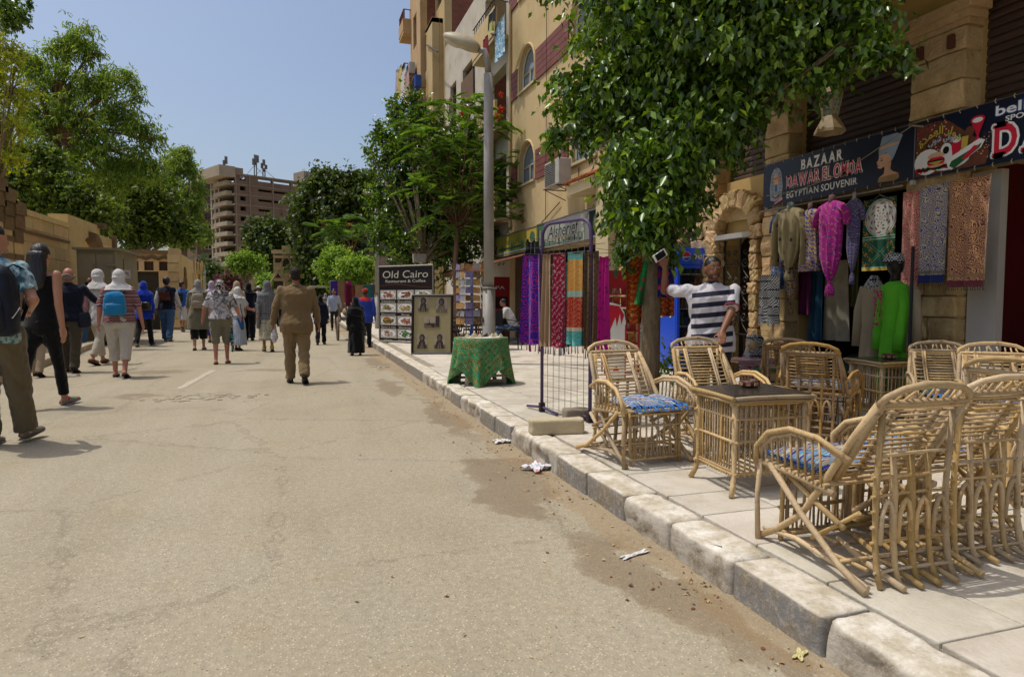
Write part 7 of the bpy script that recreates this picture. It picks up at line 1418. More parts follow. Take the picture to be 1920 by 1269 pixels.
pp=PX(1704,690,5.3); q=MB(); q.tube([(pp.x,pp.y,.15),(pp.x,pp.y,PX(1704,463,5.3).z)],.022,6,el=.5); tag(q.build('wooden_post',M('dark grey post','#2a2a2c')),'thin dark upright post right of the green gown','post')
# mannequin head, red checked cloth, green stand
m_wd=M('worn red brown wood','#5a2a1e','#6a3626',9,.5,.1); hp=G(1405,735,.15); st=thing('side_table','small red brown wooden stool table under the red checked cloth','table',hp); dh=(hp-Vector((0,0,CH))).dot(FW); zt=DP(1405,672,dh).z
q=MB(); q.bb((hp.x-.2,hp.y-.18,zt-.04),(hp.x+.2,hp.y+.18,zt)); wpart(q,'table_top',m_cane,st)
for sx in (-1,1):
    for sy in (-1,1): q=MB(); q.tube([hp+Vector((sx*.16,sy*.14,0)),hp+Vector((sx*.17,sy*.15,zt-.19))],.016,6); wpart(q,'leg',m_wd,st)
def dr_(u,v): 
    x=(u-.5)*.5; y=(v-.5)*.44; e=max(0,-y-.19+.0); ex=max(0,-x-.2); z=.006; 
    if v<.45: t=(.45-v)/.45; return (x*(1-.1*t),-.19-.012*math.sin(u*22)*(t+.2),.008-.30*t)
    return (x,-.19+(v-.45)*.6,.008+.004*math.sin(u*20))
q=MB(); q.grid(dr_,20,16); k=len(q.v); q.v+=[(a,b_+.006,c-.006) for a,b_,c in q.v[:k]]; q.f+=[tuple(i+k for i in f[::-1]) for f in q.f[:]]; q.m=[0]*len(q.f); o=q.build('checked_cloth',m_kr,None,(hp.x-.05,hp.y,zt),True); tag(o,'red and white checked scarf draped over the front of the small table','scarf')
hd=thing('mannequin_head','beige mannequin head wearing a black and white checked scarf on the small table','mannequin head',(hp.x+.03,hp.y,zt+.01)); m_mh=M('mannequin head beige','#a8926a','#9a845e',4,.45,0)
q=MB(); q.lathe([(.06,0),(.05,.03),(.04,.06)],12); q.ell((0,0,.155),(.072,.085,.10),12,9); q.ell((-.055,-.02,.13),(.03,.035,.05),8,6); q.ell((-.085,-.03,.145),(.014,.012,.018),6,5); me=remesh(q,.008,2); me.materials.append(m_mh); obj('head',me,None,hd,smooth=True)
q=MB(); q.rings([[Vector((.02+rx_*math.cos(a)*(1+.08*math.sin(5*a+z*30)),.01+ry*math.sin(a)*(1+.08*math.sin(4*a)),z)) for a in [2*math.pi*k/20 for k in range(20)]] for rx_,ry,z in ((.13,.12,-.05),(.12,.11,.02),(.08,.09,.1),(.085,.095,.17),(.08,.09,.23),(.05,.06,.27),(.01,.01,.275))]); q.v=[(x+.035*(1 if x>-.02 else 0),y,z) for x,y,z in q.v]; q.build('head_scarf',m_kb,hd,smooth=True)
gs=G(1443,745,.15); t=thing('green_stand','green wooden stand with small bowls beside the mannequin head','stand',gs); m_grs=M('green paint','#155a34','#124d2c',5,.5,.1); dz_=DP(1443,690,(gs-Vector((0,0,CH))).dot(FW)).z
q=MB(); q.box((gs.x,gs.y,dz_-.06),(.24,.22,.13),top=1.1); wpart(q,'tray',m_grs,t); q=MB(); q.box((gs.x,gs.y,(dz_-.12+.15)/2),(.09,.07,dz_-.28)); wpart(q,'post',m_grs,t); q=MB(); q.box((gs.x,gs.y,.17),(.2,.18,.04)); wpart(q,'foot',m_grs,t)
q=MB(); q.box((gs.x-.03,gs.y-.02,dz_+.02),(.08,.07,.04)); wthing(q,'stone_trinket',m_lst,'pale stone trinket on the green stand','trinket',(gs.x,gs.y,dz_))
# water pipes and heaps inside the bazaar
m_brs=M('aged brass','#6a5630','#4a3a20',12,.35,.1,metal=.7)
for k,(px,py,X) in enumerate(((1492,640,6.2),(1510,655,6.35),(1522,640,6.55))):
    p=PX(px,py,X); p.z=.15; q=MB(); q.lathe([(.09,0),(.1,.02),(.05,.06),(.03,.12),(.07,.2),(.075,.26),(.03,.34),(.015,.4),(.03,.46),(.012,.5),(.014,.62),(.05,.66),(.02,.70),(.03,.76)],14,(p.x,p.y,p.z+.25)); q.bb((p.x-.12,p.y-.12,.15),(p.x+.12,p.y+.12,.4)); wthing(q,'water_pipe',m_brs,'%s brass water pipe standing inside the bazaar entrance'%('leftmost','middle','rightmost')[k],'water pipe',p,True)
for k in range(7): 
    p=Vector((6.6+RN.random()*.8,5.4+.2*k,.15)); q=MB(); q.ell((0,0,.2),(.22,.2,.22),10,7); q.v=[(x*(1+.1*math.sin(z*30+k)),y,z) for x,y,z in q.v]; o=q.build('folded_clothes',M('heap %d'%(k%4),['#4a4256','#2f4a34','#57504a','#3a2a30'][k%4]),None,p-Z*.01+Vector((0,0,.02)),True); tag(o,'heap of folded clothes on the floor inside the bazaar','clothes heap','clothes heaps inside the bazaar')
for k in range(3): q=MB(); q.bb((8.2,5.1,.7+.5*k),(8.55,6.8,.73+.5*k)); tag(q.build('wall_shelf',m_wd),('lowest','middle','highest')[k]+' dark shelf on the back wall of the bazaar','shelf')
# chairs stool red at bazaar pillar
p=PX(1482,742,5.6); p.z=.15; t=thing('wooden_stool','narrow red brown wooden stool at the left bazaar pillar, behind the dark chair','stool',p)
for sx in (-1,1):
    for sy in (-1,1): q=MB(); q.tube([(p.x+sx*.12,p.y+sy*.12,.15),(p.x+sx*.11,p.y+sy*.11,.68)],.02,6); wpart(q,'leg',m_wd,t)
q=MB(); q.rbox((p.x,p.y,.69),(.3,.3,.04),.01,1); wpart(q,'seat',m_wd,t)
# ================================================================ cafe under the striped awning
pr=G(885,668,.15); dpr=(pr-Vector((0,0,CH))).dot(FW); t=thing('postcard_rack','tall rotating wire rack full of postcards with a blue pole, left of the street lamp','postcard rack',pr); m_bp=M('blue pole','#1c4a9a'); zt=DP(885,512,dpr).z
q=MB(); q.tube([pr,Vector((pr.x,pr.y,zt))],.03,8); q.lathe([(.3,0),(.28,.02),(.04,.04)],8,pr); wpart(q,'pole',m_bp,t,True)
pc_=[M('postcard %d'%k,c,c2,18,.4,0) for k,(c,c2) in enumerate((('#a3793f','#6d4f2a'),('#b08a50','#87643a'),('#4a78a8','#a88a58'),('#8a6a44','#3a2c20'),('#57507a','#8a7a98'),('#a89468','#6a5a3a'),('#34506a','#a07c4c'),('#2c2a30','#8a8478')))]
rk_=random.Random(4)
for f_ in range(6):
    a0=math.radians(20+60*f_); nrm=Vector((math.cos(a0),math.sin(a0),0)); ud=nrm.cross(Z)*-1; c0=pr+nrm*.26
    q=MB(); 
    for e in (-.15,.0,.15): q.tube([c0+ud*e+Z*.5,c0+ud*e+Z*(zt-.2)],.004,3)
    wpart(q,'wire_panel',m_wire,t)
    if nrm.dot(FW)>.35: continue
    for i in range(2):
        for j in range(8): s_=.07; z=.62+.145*j; o_=c0+ud*(-.14+.145*i)+Z*z+nrm*.01; q=MB(); q.prism([(0,0),(.13,0),(.13,.125 if rk_.random()<.7 else .1),(0,.125)],o_,ud,(Z-nrm*.15).normalized(),nrm,.003); wpart(q,'postcard',rk_.choice(pc_[:4] if i else pc_),t)
def bchair(p,rz,label,mat,s=1.):
    t=thing('cafe_chair',label,'chair',p,rz); 
    for sx in (-1,1): q=MB(); q.tube([(sx*.2,.22,0),(sx*.2,.2,.42),(sx*.2,-.16,.42),(sx*.2,-.25,.85)],.014,5); q.build('side_frame',mat,t); q=MB(); q.tube([(sx*.2,-.22,0),(sx*.2,-.1,.42),(sx*.22,.16,.62),(sx*.22,-.2,.66)],.014,5); q.build('leg',mat,t)
    q=MB(); q.box((0,.02,.43),(.42,.40,.03)); q.build('seat',mat,t); q=MB(); q.box((0,-.215,.68),(.40,.02,.34)); q.build('backrest',mat,t); return t
m_bc=M('black plastic','#141414','#0f0f0f',4,.5,0)
for px,py,rz,lb,mt in ((848,660,1.2,'black cafe chair seen from the side behind the framed photo board',m_bc),(893,655,.2,'black cafe chair with its back to us behind the postcard rack',m_bc),(868,645,2.4,'black cafe chair farther back left of the postcard rack',m_bc),(912,640,-.3,'red plastic chair left of the lamp pole under the awning',m_redm),(930,640,-.3,'red plastic chair just right of the lamp pole under the awning',m_redm),(946,655,-1.2,'dark chair in front of the seated man under the awning',m_bc)): bchair(G(px,py,.152),rz,lb,mt)
ct=Vector((4.55,15.5,.15)); t=thing('cafe_table','dark cafe table beside the seated man','table',ct); q=MB(); q.box(ct+Z*.70,(.8,.7,.04)); wpart(q,'tabletop',m_bc,t); q=MB(); 
for sx in (-1,1): q.tube([ct+Vector((sx*.35,.0,0)),ct+Vector((sx*.35,0,.68))],.03,6)
wpart(q,'legs',m_bc,t); q=MB(); q.box(ct+Vector((-.1,0,.76)),(.14,.1,.07),top=.6); wthing(q,'tissue_box',m_w,'white tissue box on the dark cafe table','tissue box',ct+Z*.72)
cp=PX(932,600,5.2); cp.z=.15; t=thing('cola_fridge','narrow red drinks cooler with white lettering at the cafe, right of the lamp pole','fridge',cp); q=MB(); q.rbox((cp.x,cp.y,1.0),(.55,.55,1.65),.02,1); wpart(q,'body',m_redm,t); fl=Flat((cp.x-.22,cp.y-.279,.5),X1,Z); fl.rect(0,.1,.44,.8,M('cooler glass','#3a1a1c'),1); fl.text('PA',.1,1.0,.09,m_w,2,w=.25); wflat(fl,'front_print',t)
# electric box, far kiosk, far racks, white cart, litter bin between trees
def far_rack(px,py,w_,h,cols,label):
    p=G(px,py,.15); t=thing('garment_rack',label,'clothes rack',p); q=MB(); q.tube([p,p+Z*h,p+RT*w_+Z*h,p+RT*w_],.03,5); wpart(q,'frame',m_sig,t)
    for k,c in enumerate(cols): cw=w_/len(cols); q=MB(); o_=p+RT*(cw*k+.02); q.prism([(0,0),(cw*.9,0),(cw*.95,-h*.75),(-.03,-h*.75)],o_+Z*h,RT,Z,RT.cross(Z),.05); wpart(q,'hanging_cloth',M('rack cloth '+c,c,None,6,.9,.1),t)
far_rack(621,606,.95,1.9,['#3a1f7a','#7d5f42','#8a1458'],'far rack of violet, brown and magenta cloths behind the man in the white shirt'); far_rack(650,606,2.4,1.7,['#6a2a24','#8a6a50','#1f5a5a','#5a3a2a','#8a2a2a','#2a6a6a'],'far rack of red and teal cloths under the small round trees')
far_rack(690,603,1.6,1.8,['#2a4a4a','#6a3030','#3a5a3a','#7a6a50'],'far rack of dark cloths beside the farther street lamp')
p=G(655,603,.15); q=MB(); q.bb((p.x,p.y,.15),(p.x+.9,p.y+.5,1.6)); wthing(q,'electrical_box',M('pale grey box','#8f9694'),'pale grey electrical box behind the woman in black','box',p)
p=G(609,603,.02); t=thing('vendor_cart','white glass vendor cart at the far end of the street','cart',p); q=MB(); q.bb((p.x-.6,p.y,.5),(p.x+.5,p.y+.8,1.1)); wpart(q,'body',m_wh,t); q=MB(); q.bb((p.x-.75,p.y-.1,1.85),(p.x+.65,p.y+.9,1.95)); wpart(q,'roof',m_wh,t); q=MB()
for sx in (-.6,.5): q.tube([(p.x+sx,p.y,1.1),(p.x+sx,p.y,1.85)],.03,4)
wpart(q,'posts',m_wh,t); q=MB()
for sx in (-.4,.3): q.tube([(p.x+sx,p.y,.25),(p.x+sx+.06,p.y,.25)],.25,10)
wpart(q,'wheels',m_bc,t)
# wooden handcart beside the woman in black
hc=G(651,645,0)+Vector((0,1.2,0)); t=thing('hand_cart','old wooden two wheeled handcart with raised shafts beyond the woman in black','cart',hc); m_ow=M('old grey wood','#7d715e','#635746',9,.9,.3)
q=MB()
for k in range(3): q.tube([hc+Vector((-.03+.25*k,1.2,.55)),hc+Vector((-.08+.25*k,.2,.72)),hc+Vector((-.2+.18*k,-.7,1.12))],.03,5)
wpart(q,'shafts',m_ow,t); q=MB(); q.bb((hc.x-.1,hc.y,.62),(hc.x+.6,hc.y+1.4,.70)); wpart(q,'bed',m_ow,t)
for sx in (-.14,.64): q=MB(); ring=[(hc.x+sx,hc.y+.6+.33*math.cos(a),.33+.33*math.sin(a)) for a in [2*math.pi*k/20 for k in range(21)]]; q.tube(ring,.035,6,cap=False); w0=wpart(q,'wheel',m_ow,t); q=MB(); [q.tube([(hc.x+sx,hc.y+.6,.33),r_],.012,4) for r_ in ring[::3]]; wpart(q,'spokes',m_ow,w0)
q=MB(); q.ell((hc.x+.3,hc.y+.7,.85),(.3,.5,.18),10,6); wthing(q,'sack',m_be,'pale sack lying on the wooden handcart','sack',hc+Z*.7,True)
# nailed lamp box on the near sapling trunk by the menu board
b3=G(795,634,.15); d3=(b3-Vector((0,0,CH))).dot(FW); p=DP(786,484,d3-.4); q=MB(); q.box((0,0,0),(.32,.2,.22),top=1.1); tag(q.build('fibre_shade',M('pale frayed cloth','#a8a290','#8a8474',14,.9,.5),None,p),'pale frayed box shade fixed to the slim trunk over the menu board','shade')
# ================================================================ people
def skin(nm,c): 
    b=NB(nm); v=b.co('Object'); f=b.noise(v,9,4); col=b.mix(f,c,tuple(x*.82 for x in lin(c))); b.b.inputs['Subsurface Weight'].default_value=.05; return b.out(col,.5,spec=.35)
SK={'v':skin('olive brown skin','#80553b'),'l':skin('light skin','#b5836a'),'m':skin('tanned skin','#96664c'),'d':skin('brown skin','#70482f'),'p':skin('pinkish skin','#b27a66')}
def fabp(nm,c,c2=None,sc=60,rough=.9,sheen=.2):
    if nm in MC: return MC[nm]
    b=NB(nm); v=b.co('Object'); f=b.noise(v,5,5,.6); c1=lin(c); c2=lin(c2) if c2 else tuple(x*.84 for x in c1); col=b.mix(f,c1,c2); b.bump(b.ma('ADD',b.noise(v,sc*4,2),b.ma('MULTIPLY',b.noise(b.co('Object',sc=(1,1,.45)),14,4,.6),2.)),.35,.012); MC[nm]=b.out(col,rough,spec=.15,**{'Sheen Weight':sheen}); return MC[nm]
def cap_(q,p0,p1,r0,r1,n=10,el=1.):
    p0,p1=Vector(p0),Vector(p1); d=(p1-p0); L=d.length; d=d/L if L>1e-6 else Z.copy(); P=[];Rr=[]
    for t in (-1,-.85,-.5,0): P.append(p0+d*r0*t); Rr.append(max(.001,r0*math.sqrt(max(0,1-t*t))))
    for t in (0,.5,.85,1): P.append(p1+d*r1*t+d*1e-4); Rr.append(max(.001,r1*math.sqrt(max(0,1-t*t))))
    q.tube(P,Rr,n,el=el)
def trings(q,R_,H,lean,n=24,cz=.515,fold=0.,ph=0.,el=None):
    """R_: (z,rx,ry,yoff) in body heights, stacked; upper body leans forward about the hip"""
    out=[]
    for z,rx,ry,yo in R_:
        ring=[]
        for k in range(n):
            a=2*math.pi*k/n; f=1+fold*math.sin(a*7+ph+z*9)+fold*.6*math.sin(a*12+ph*2); x=rx*math.cos(a)*f; y=ry*math.sin(a)*f+yo; zz=z
            if z>cz and lean: dz=z-cz; y+=math.sin(lean)*dz; zz=cz+dz*math.cos(lean)-y*0
            ring.append(Vector((x*H,y*H,zz*H)))
        out.append(ring)
    q.rings(out)
def hand(q,w_,d,side,H,curl=.5,out_=None,spread=.0):
    """palm, four bent fingers of different length and a thumb"""
    d=Vector(d).normalized(); o=Vector(out_) if out_ else Vector((side,0,0)); o=(o-d*o.dot(d)).normalized(); t=d.cross(o)*(-side)   # o: back of hand normal, t: thumb side
    s=H/1.72; pl=w_+d*.045*s; q.box(pl,(.028*s,.078*s,.088*s),M3=Matrix((o,t,d)).transposed()); cap_(q,w_-d*.01,pl,.021*s,.025*s,8)
    for i,(off,L) in enumerate(((.030,.070),(.011,.078),(-.009,.072),(-.029,.058))):
        b_=w_+d*.083*s+t*off*s; d1=(d-o*.35*curl+t*spread*(off*12)).normalized(); d2=(d-o*1.1*curl).normalized(); m_=b_+d1*L*.52*s; cap_(q,b_-d*.01,m_,.0088*s,.0082*s,7); cap_(q,m_,m_+d2*L*.48*s,.0080*s,.0068*s,7)
    b_=w_+d*.03*s+t*.036*s; m_=b_+(d*.6+t*.75-o*.2)*.036*s; cap_(q,b_,m_,.0115*s,.010*s,7); cap_(q,m_,m_+(d*.95+t*.2-o*.3)*.03*s,.0095*s,.008*s,7)
def rot_to(v,ang,axis): return Matrix.Rotation(ang,3,axis)@Vector(v)
LABN=[0]
def person(px,pyf,pyh,rz,label,pose=None,fit=None,z0=0.,Hset=None,loc=None,depth=None,group=None):
    """pose: hl,kl,hr,kr hip and knee degrees; al,ar=(swing,abduct,elbow) or target vectors; lean; fit: clothing"""
    P=dict(hl=16,kl=4,hr=-14,kr=10,al=(-12,10,14),ar=(14,10,18),lean=.03,tilt=0,turn=0); P.update(pose or {}); Fi=dict(sk='l',bulk=1.,fem=False,top=None,bot=None,hair=None,shoe=None); Fi.update(fit or {})
    L=loc if loc is not None else G(px,pyf,z0); dep=(L-Vector((0,0,CH))).dot(FW); H=Hset or (CH+(HOR-pyh)/F*dep-z0)/(1-.012)
    root=thing('person',label,'person',L,math.radians(rz),group); near=dep<11.5; vx=.0085 if dep<9 else .0105 if near else .014 if dep<20 else .02
    B=Fi['bulk']; fem=Fi['fem']; J={}
    for s,hp,kn in ((-1,P['hl'],P['kl']),(1,P['hr'],P['kr'])):
        a=math.radians(hp); k=math.radians(hp-kn); h=Vector((s*.050*B**.5,0,.515)); kn_=h+Vector((s*.006,math.sin(a),-math.cos(a)))*.243; an=kn_+Vector((-s*.002,math.sin(k),-math.cos(k)))*.232; J[s]=[h,kn_,an,k]
    low=min(J[s][2].z-(.030 if abs(J[s][3])<.45 else .052) for s in (-1,1)); dz=low-.008
    for s in (-1,1): J[s][:3]=[p-Z*dz for p in J[s][:3]]
    if P.get('sit'): dz=0; 
    ln=P['lean']; cz=.515-dz
    def up_(p): p=Vector(p); d=p.z-.515; return Vector((p.x,p.y+math.sin(ln)*d,cz+d*math.cos(ln)))
    shw=.108*(.9 if fem else 1.04)*B**.55; A={}
    for s,key in ((-1,'al'),(1,'ar')):
        sh=up_((s*shw,0,.812)); a=P[key]
        if isinstance(a,dict):
            w_=Vector(a['to'])/H; ua,fa=.172,.150; v=w_-sh; D=min(v.length,ua+fa-.002); v=v.normalized(); w_=sh+v*D; c=(ua*ua-fa*fa+D*D)/(2*D); hh=math.sqrt(max(0,ua*ua-c*c)); pole=Vector(a.get('pole',(s*.3,-.6,-.7))); pole=(pole-v*pole.dot(v)).normalized(); el=sh+v*c+pole*hh; A[s]=[sh,el,w_,a.get('hd')]
        else:
            sw,ab,eb=[math.radians(q) for q in a]; d=Vector((s*math.sin(ab),math.sin(sw)*math.cos(ab),-math.cos(sw)*math.cos(ab))); el=sh+d*.170; e2=Vector((s*math.sin(ab)*.6,math.sin(sw+eb),-math.cos(sw+eb))).normalized(); A[s]=[sh,el,el+e2*.148,None]
    J={s:[p*H for p in J[s][:3]]+[J[s][3]] for s in J}; A={s:[p*H for p in A[s][:3]]+[A[s][3]] for s in A}; cut=dz
    hc=up_((0,.012,.925))*H; tw=math.radians(P['turn']); tl=math.radians(P['tilt']); HM=Matrix.Rotation(tw,3,'Z')@Matrix.Rotation(-tl,3,'X')
    hq=lambda x,y,z: hc+HM@(Vector((x,y,z))*H)
    sk=SK[Fi['sk']]; seed=int(px*3+pyf) if px is not None else 5
    tp_=Fi['top'] and Fi['top'][0]!='tank'
    # --- body: one continuous skin
    q=MB(); TR=((.492,.066,.044,0),(.515,.078,.052,-.002),(.56,.074,.050,0),(.62,.074 if fem else .080,.052,.004),(.70,.082 if fem else .09,.056,.004),(.765,.084 if fem else .094,.050,0),(.80,.078 if fem else .088,.038,-.002),(.83,.050,.030,0),(.85,.03,.03,0))
    TB=[(z-cut,rx*B,ry*B,yo) for z,rx,ry,yo in TR]; trings(q,TB,H,ln,20,cz)
    cap_(q,up_((0,-.003,.835))*H,up_((0,.008,.90))*H,.031*H,.029*H)
    M3=HM; q.ell(hq(0,-.004,.012),(.0435*H,.054*H,.058*H),14,11,M3); q.ell(hq(0,.010,-.022),(.034*H,.042*H,.040*H),12,8,M3); q.ell(hq(0,.047,-.012),(.0085*H,.012*H,.016*H),8,6,M3); q.ell(hq(0,.040,-.044),(.018*H,.014*H,.014*H),8,6,M3)
    for s in (-1,1): q.ell(hq(s*.046,-.002,-.006),(.006*H,.012*H,.019*H),8,6,M3)
    r_l=1.08 if B>1.1 else 1
    for s in (-1,1):
        h,k,a,ka=J[s]; lw=min(1,Fi['bot'][2])*.97 if Fi['bot'] else 1; cap_(q,h+(k-h)*.05,k,.043*H*B**.4*lw,.029*H*r_l*lw); cap_(q,k,a,.030*H*r_l*lw,.019*H); cap_(q,k+(a-k)*.25-Y1*.006*H,k+(a-k)*.5-Y1*.004*H,.029*H*r_l*lw,.024*H*r_l*lw)
        fd=Vector((s*.08,math.cos(ka*.8),math.sin(ka*.8)*.9)).normalized(); cap_(q,a-Z*.008*H-fd*.018*H,a+fd*.075*H-Z*.018*H*(1 if abs(ka)<.5 else 0),.019*H,.017*H)
        sh,el,w_,hd=A[s]; cap_(q,sh-Vector((s*.010*H,0,.012*H)) if tp_ else sh,el,(.0215 if tp_ else .029)*H*B**.4,.0215*H*B**.4); cap_(q,el,w_,.0235*H*B**.4,.0150*H); 
        dd=(w_-el).normalized() if hd is None else Vector(hd['d']); hand(q,w_,dd,s,H,.5 if hd is None else hd.get('curl',.5),None if hd is None else hd.get('o'))
    me=remesh(q,vx if not near else .0075,1); me.materials.append(sk); obj('body',me,None,root)
    def G_(name,mb_,mat,fold=(.006,22,.35),vox=None,sm=2,par=None,smooth=True):
        m_=remesh(mb_,vox or vx*1.15,sm,(fold[0],fold[1],fold[2],seed) if fold else None); m_.materials.append(mat); return obj(name,m_,None,par or root)
    # --- trousers, shorts, skirt
    bt=Fi['bot']
    if bt and bt[0] in('trousers','shorts','capri'):
        kd,mat,w_,end=bt[:4]; q=MB(); trings(q,[(z-cut,rx,ry,yo) for z,rx,ry,yo in ((.452,.066*B,.052*B,-.004),(.470,.084*B,.062*B,-.004),(.49,.094*B,.068*B,-.004),(.53,.099*B,.071*B,-.006),(.575,.092*B,.066*B,0),(.60,.086*B,.061*B,.002),(.603,.07,.05,0))],H,ln,20,cz)
        for s in (-1,1):
            h,k,a,ka=J[s]; cap_(q,h+Z*.01,k,.058*H*B**.6*w_**.4,.040*H*w_)
            if end>1: e=k+(a-k)*(end-1); q.tube([k-(k-h)*.08,k,k+(e-k)*.5,e],[.037*H*w_,.039*H*w_,.037*H*w_,.035*H*w_],14)
            else: e=h+(k-h)*end; q.tube([h+(k-h)*.5,e],[.052*H*w_*B**.5,.050*H*w_*B**.5],14)
            cap_(q,h+Vector((0,0,-.02*H)),h+(k-h)*.4-Vector((s*.012*H,0,0)),.054*H*B**.5,.05*H)
        G_('trousers' if kd=='trousers' else 'shorts' if kd=='shorts' else 'cropped_trousers',q,mat,(.011 if w_>1.05 else .005,22,.7))
    if bt and bt[0] in ('skirt','gown'):
        kd,mat,w_,hem,z1=bt[:5]; q=MB(); cx=(J[-1][2]+J[1][2])/2/H; n_=7; R_=[]; zt=z1-cut
        for i in range(n_+1):
            t=i/n_; z=zt+(hem-zt)*t; base=.098*B if kd=='skirt' else .1*B; g_=(.8+.2*min(1,t*4))*(1+(w_-1)*t); R_.append((z,base*g_*(1+.0*t),.075*B*g_*(1+.25*t),-.004+cx.y*t*.8))
        trings(q,R_,H,0 if kd=='skirt' else ln,28,cz,.05,seed); G_('skirt' if kd=='skirt' else 'gown_skirt',q,mat,(.009,20,.12),sm=1)
    # --- shoes
    if Fi['shoe']:
        kd,mat=Fi['shoe'][:2]
        for s in (-1,1):
            h,k,a,ka=J[s]; fd=Vector((s*.10,math.cos(ka*.8),math.sin(ka*.8)*.9)).normalized(); dn=Vector((0,fd.z,-fd.y)).normalized() if abs(fd.y)>.01 else -Z; sd=fd.cross(dn).normalized(); q=MB(); c0=a+dn*.022*H-fd*.035*H; R_=[]
            for t,w2,h2,up2 in ((0,.016,.020,.006),(.02,.022,.030,.006),(.05,.023,.034,.008),(.085,.025,.026,0),(.115,.027,.020,-.004),(.14,.022,.015,-.006),(.152,.012,.010,-.008)):
                if kd=='sandal': h2*=.45; up2-=.014
                R_.append([c0+fd*t*H+sd*(w2*H*math.cos(x))+dn*(-up2*H-h2*H*math.sin(x)*(.9 if math.sin(x)>0 else .45)) for x in [2*math.pi*j/12 for j in range(12)]])
            q.rings(R_); so_=q.build('shoe' if kd!='sandal' else 'sandal',mat,root,smooth=True); q=MB(); R2=[]
            for t,w2 in ((-.004,.016),(.02,.025),(.07,.027),(.12,.030),(.155,.015)): R2.append([c0+fd*t*H+sd*(w2*H*math.cos(x))+dn*((.012+.004*math.sin(x))*H) for x in [2*math.pi*j/10 for j in range(10)]])
            q.rings(R2); q.build('sole',Fi['shoe'][2] if len(Fi['shoe'])>2 else m_bkm,so_)
            if kd=='sandal': q=MB(); [q.tube([c0+fd*t*H+sd*.026*H+dn*.005*H,c0+fd*t*H-dn*u_*H,c0+fd*t*H-sd*.026*H+dn*.005*H],.006*H,5,el=.5) for t,u_ in ((.03,.032),(.085,.022),(.115,.018))]; q.build('strap',mat,so_)
            if kd=='boot' or (len(Fi['shoe'])>3): q=MB(); cap_(q,a,a+(k-a)*.12,.026*H,.027*H); q.build('sock',Fi['shoe'][3] if len(Fi['shoe'])>3 else mat,so_)
    # --- upper garment
    tp=Fi['top']
    if tp:
        kd,mat,ease,hem,slv=tp[:5]; q=MB(); e=ease; hz_=hem; R_=[(hz_-cut,.096*B*e*(1.02 if kd=='jacket' else 1),.070*B*e,-.006)]
        if hz_<.5: R_.append((.52-cut,.101*B*e,.075*B*e,-.006))
        R_+=[(.57-cut,.092*B*e,.066*B*e,0),(.63-cut,(.078 if fem else .085)*B*e,.058*B*e,.004),(.70-cut,(.086 if fem else .095)*B*e,.062*B*e,.002),(.765-cut,(.095 if fem else .107)*B**.8*e,.060*B*e,0),(.808-cut,(.094 if fem else .107)*B**.7*e,.047*B**.6*e,-.002),(.825-cut,.088*B**.5*e,.042*e,-.002),(.838-cut,.060*e,.038*e,-.002),(.852-cut,.034,.032,.0)]
        if kd=='tank': R_=R_[:-3]+[(.795-cut,.070*B,.05*B,0),(.80-cut,.05,.04,0)]
        if kd=='tunic' : R_[0]=(hz_-cut,.112*B*e,.085*B*e,-.004)
        trings(q,R_,H,ln,26,cz,.0)
        if slv>0:
            for s in (-1,1):
                sh,el,w_,hd=A[s]; r0,r1=.0300*H*e*B**.4,.0265*H*e*B**.4; sh=sh-Vector((s*.006*H,0,.010*H)); sh2=sh-Vector((s*.02*H,0,0))
                if slv<=1: p=sh+(el-sh)*slv; q.tube([sh2,sh,sh+(p-sh)*.5,p],[r0*.8,r0*1.05,r0*1.02,r0*1.0],14); q.ell(sh,(r0*1.03,)*3,10,8)
                else: p=el+(w_-el)*(slv-1); q.ell(sh,(r0*1.03,)*3,10,8); q.tube([sh2,sh,el-(el-sh)*.1,el+(p-el)*.1,el+(p-el)*.6,p],[r0*.8,r0*1.05,r1,r1,.025*H*e,.0235*H*e],14)
        g_=G_({'jacket':'suit_jacket','tank':'vest_top','tunic':'tunic','cardigan':'long_cardigan'}.get(kd,'shirt'),q,mat,(.0095 if kd!='tank' else .002,19,.7))
        if len(tp)>5:       # collar
            q=MB(); c=up_((0,-.004,.852))*H; R_=[[c+Vector((r_*H*math.cos(x),r_*H*math.sin(x)*1.0,zz*H-abs(math.sin(x/2))*0)) for x in [2*math.pi*j/18 for j in range(18)]] for r_,zz in ((.046,-.018),(.037,.006),(.033,.008),(.032,-.01))]; q.rings(R_); q.build('collar',tp[5],g_,smooth=True)
    # --- hair, scarves
    hr=Fi['hair']
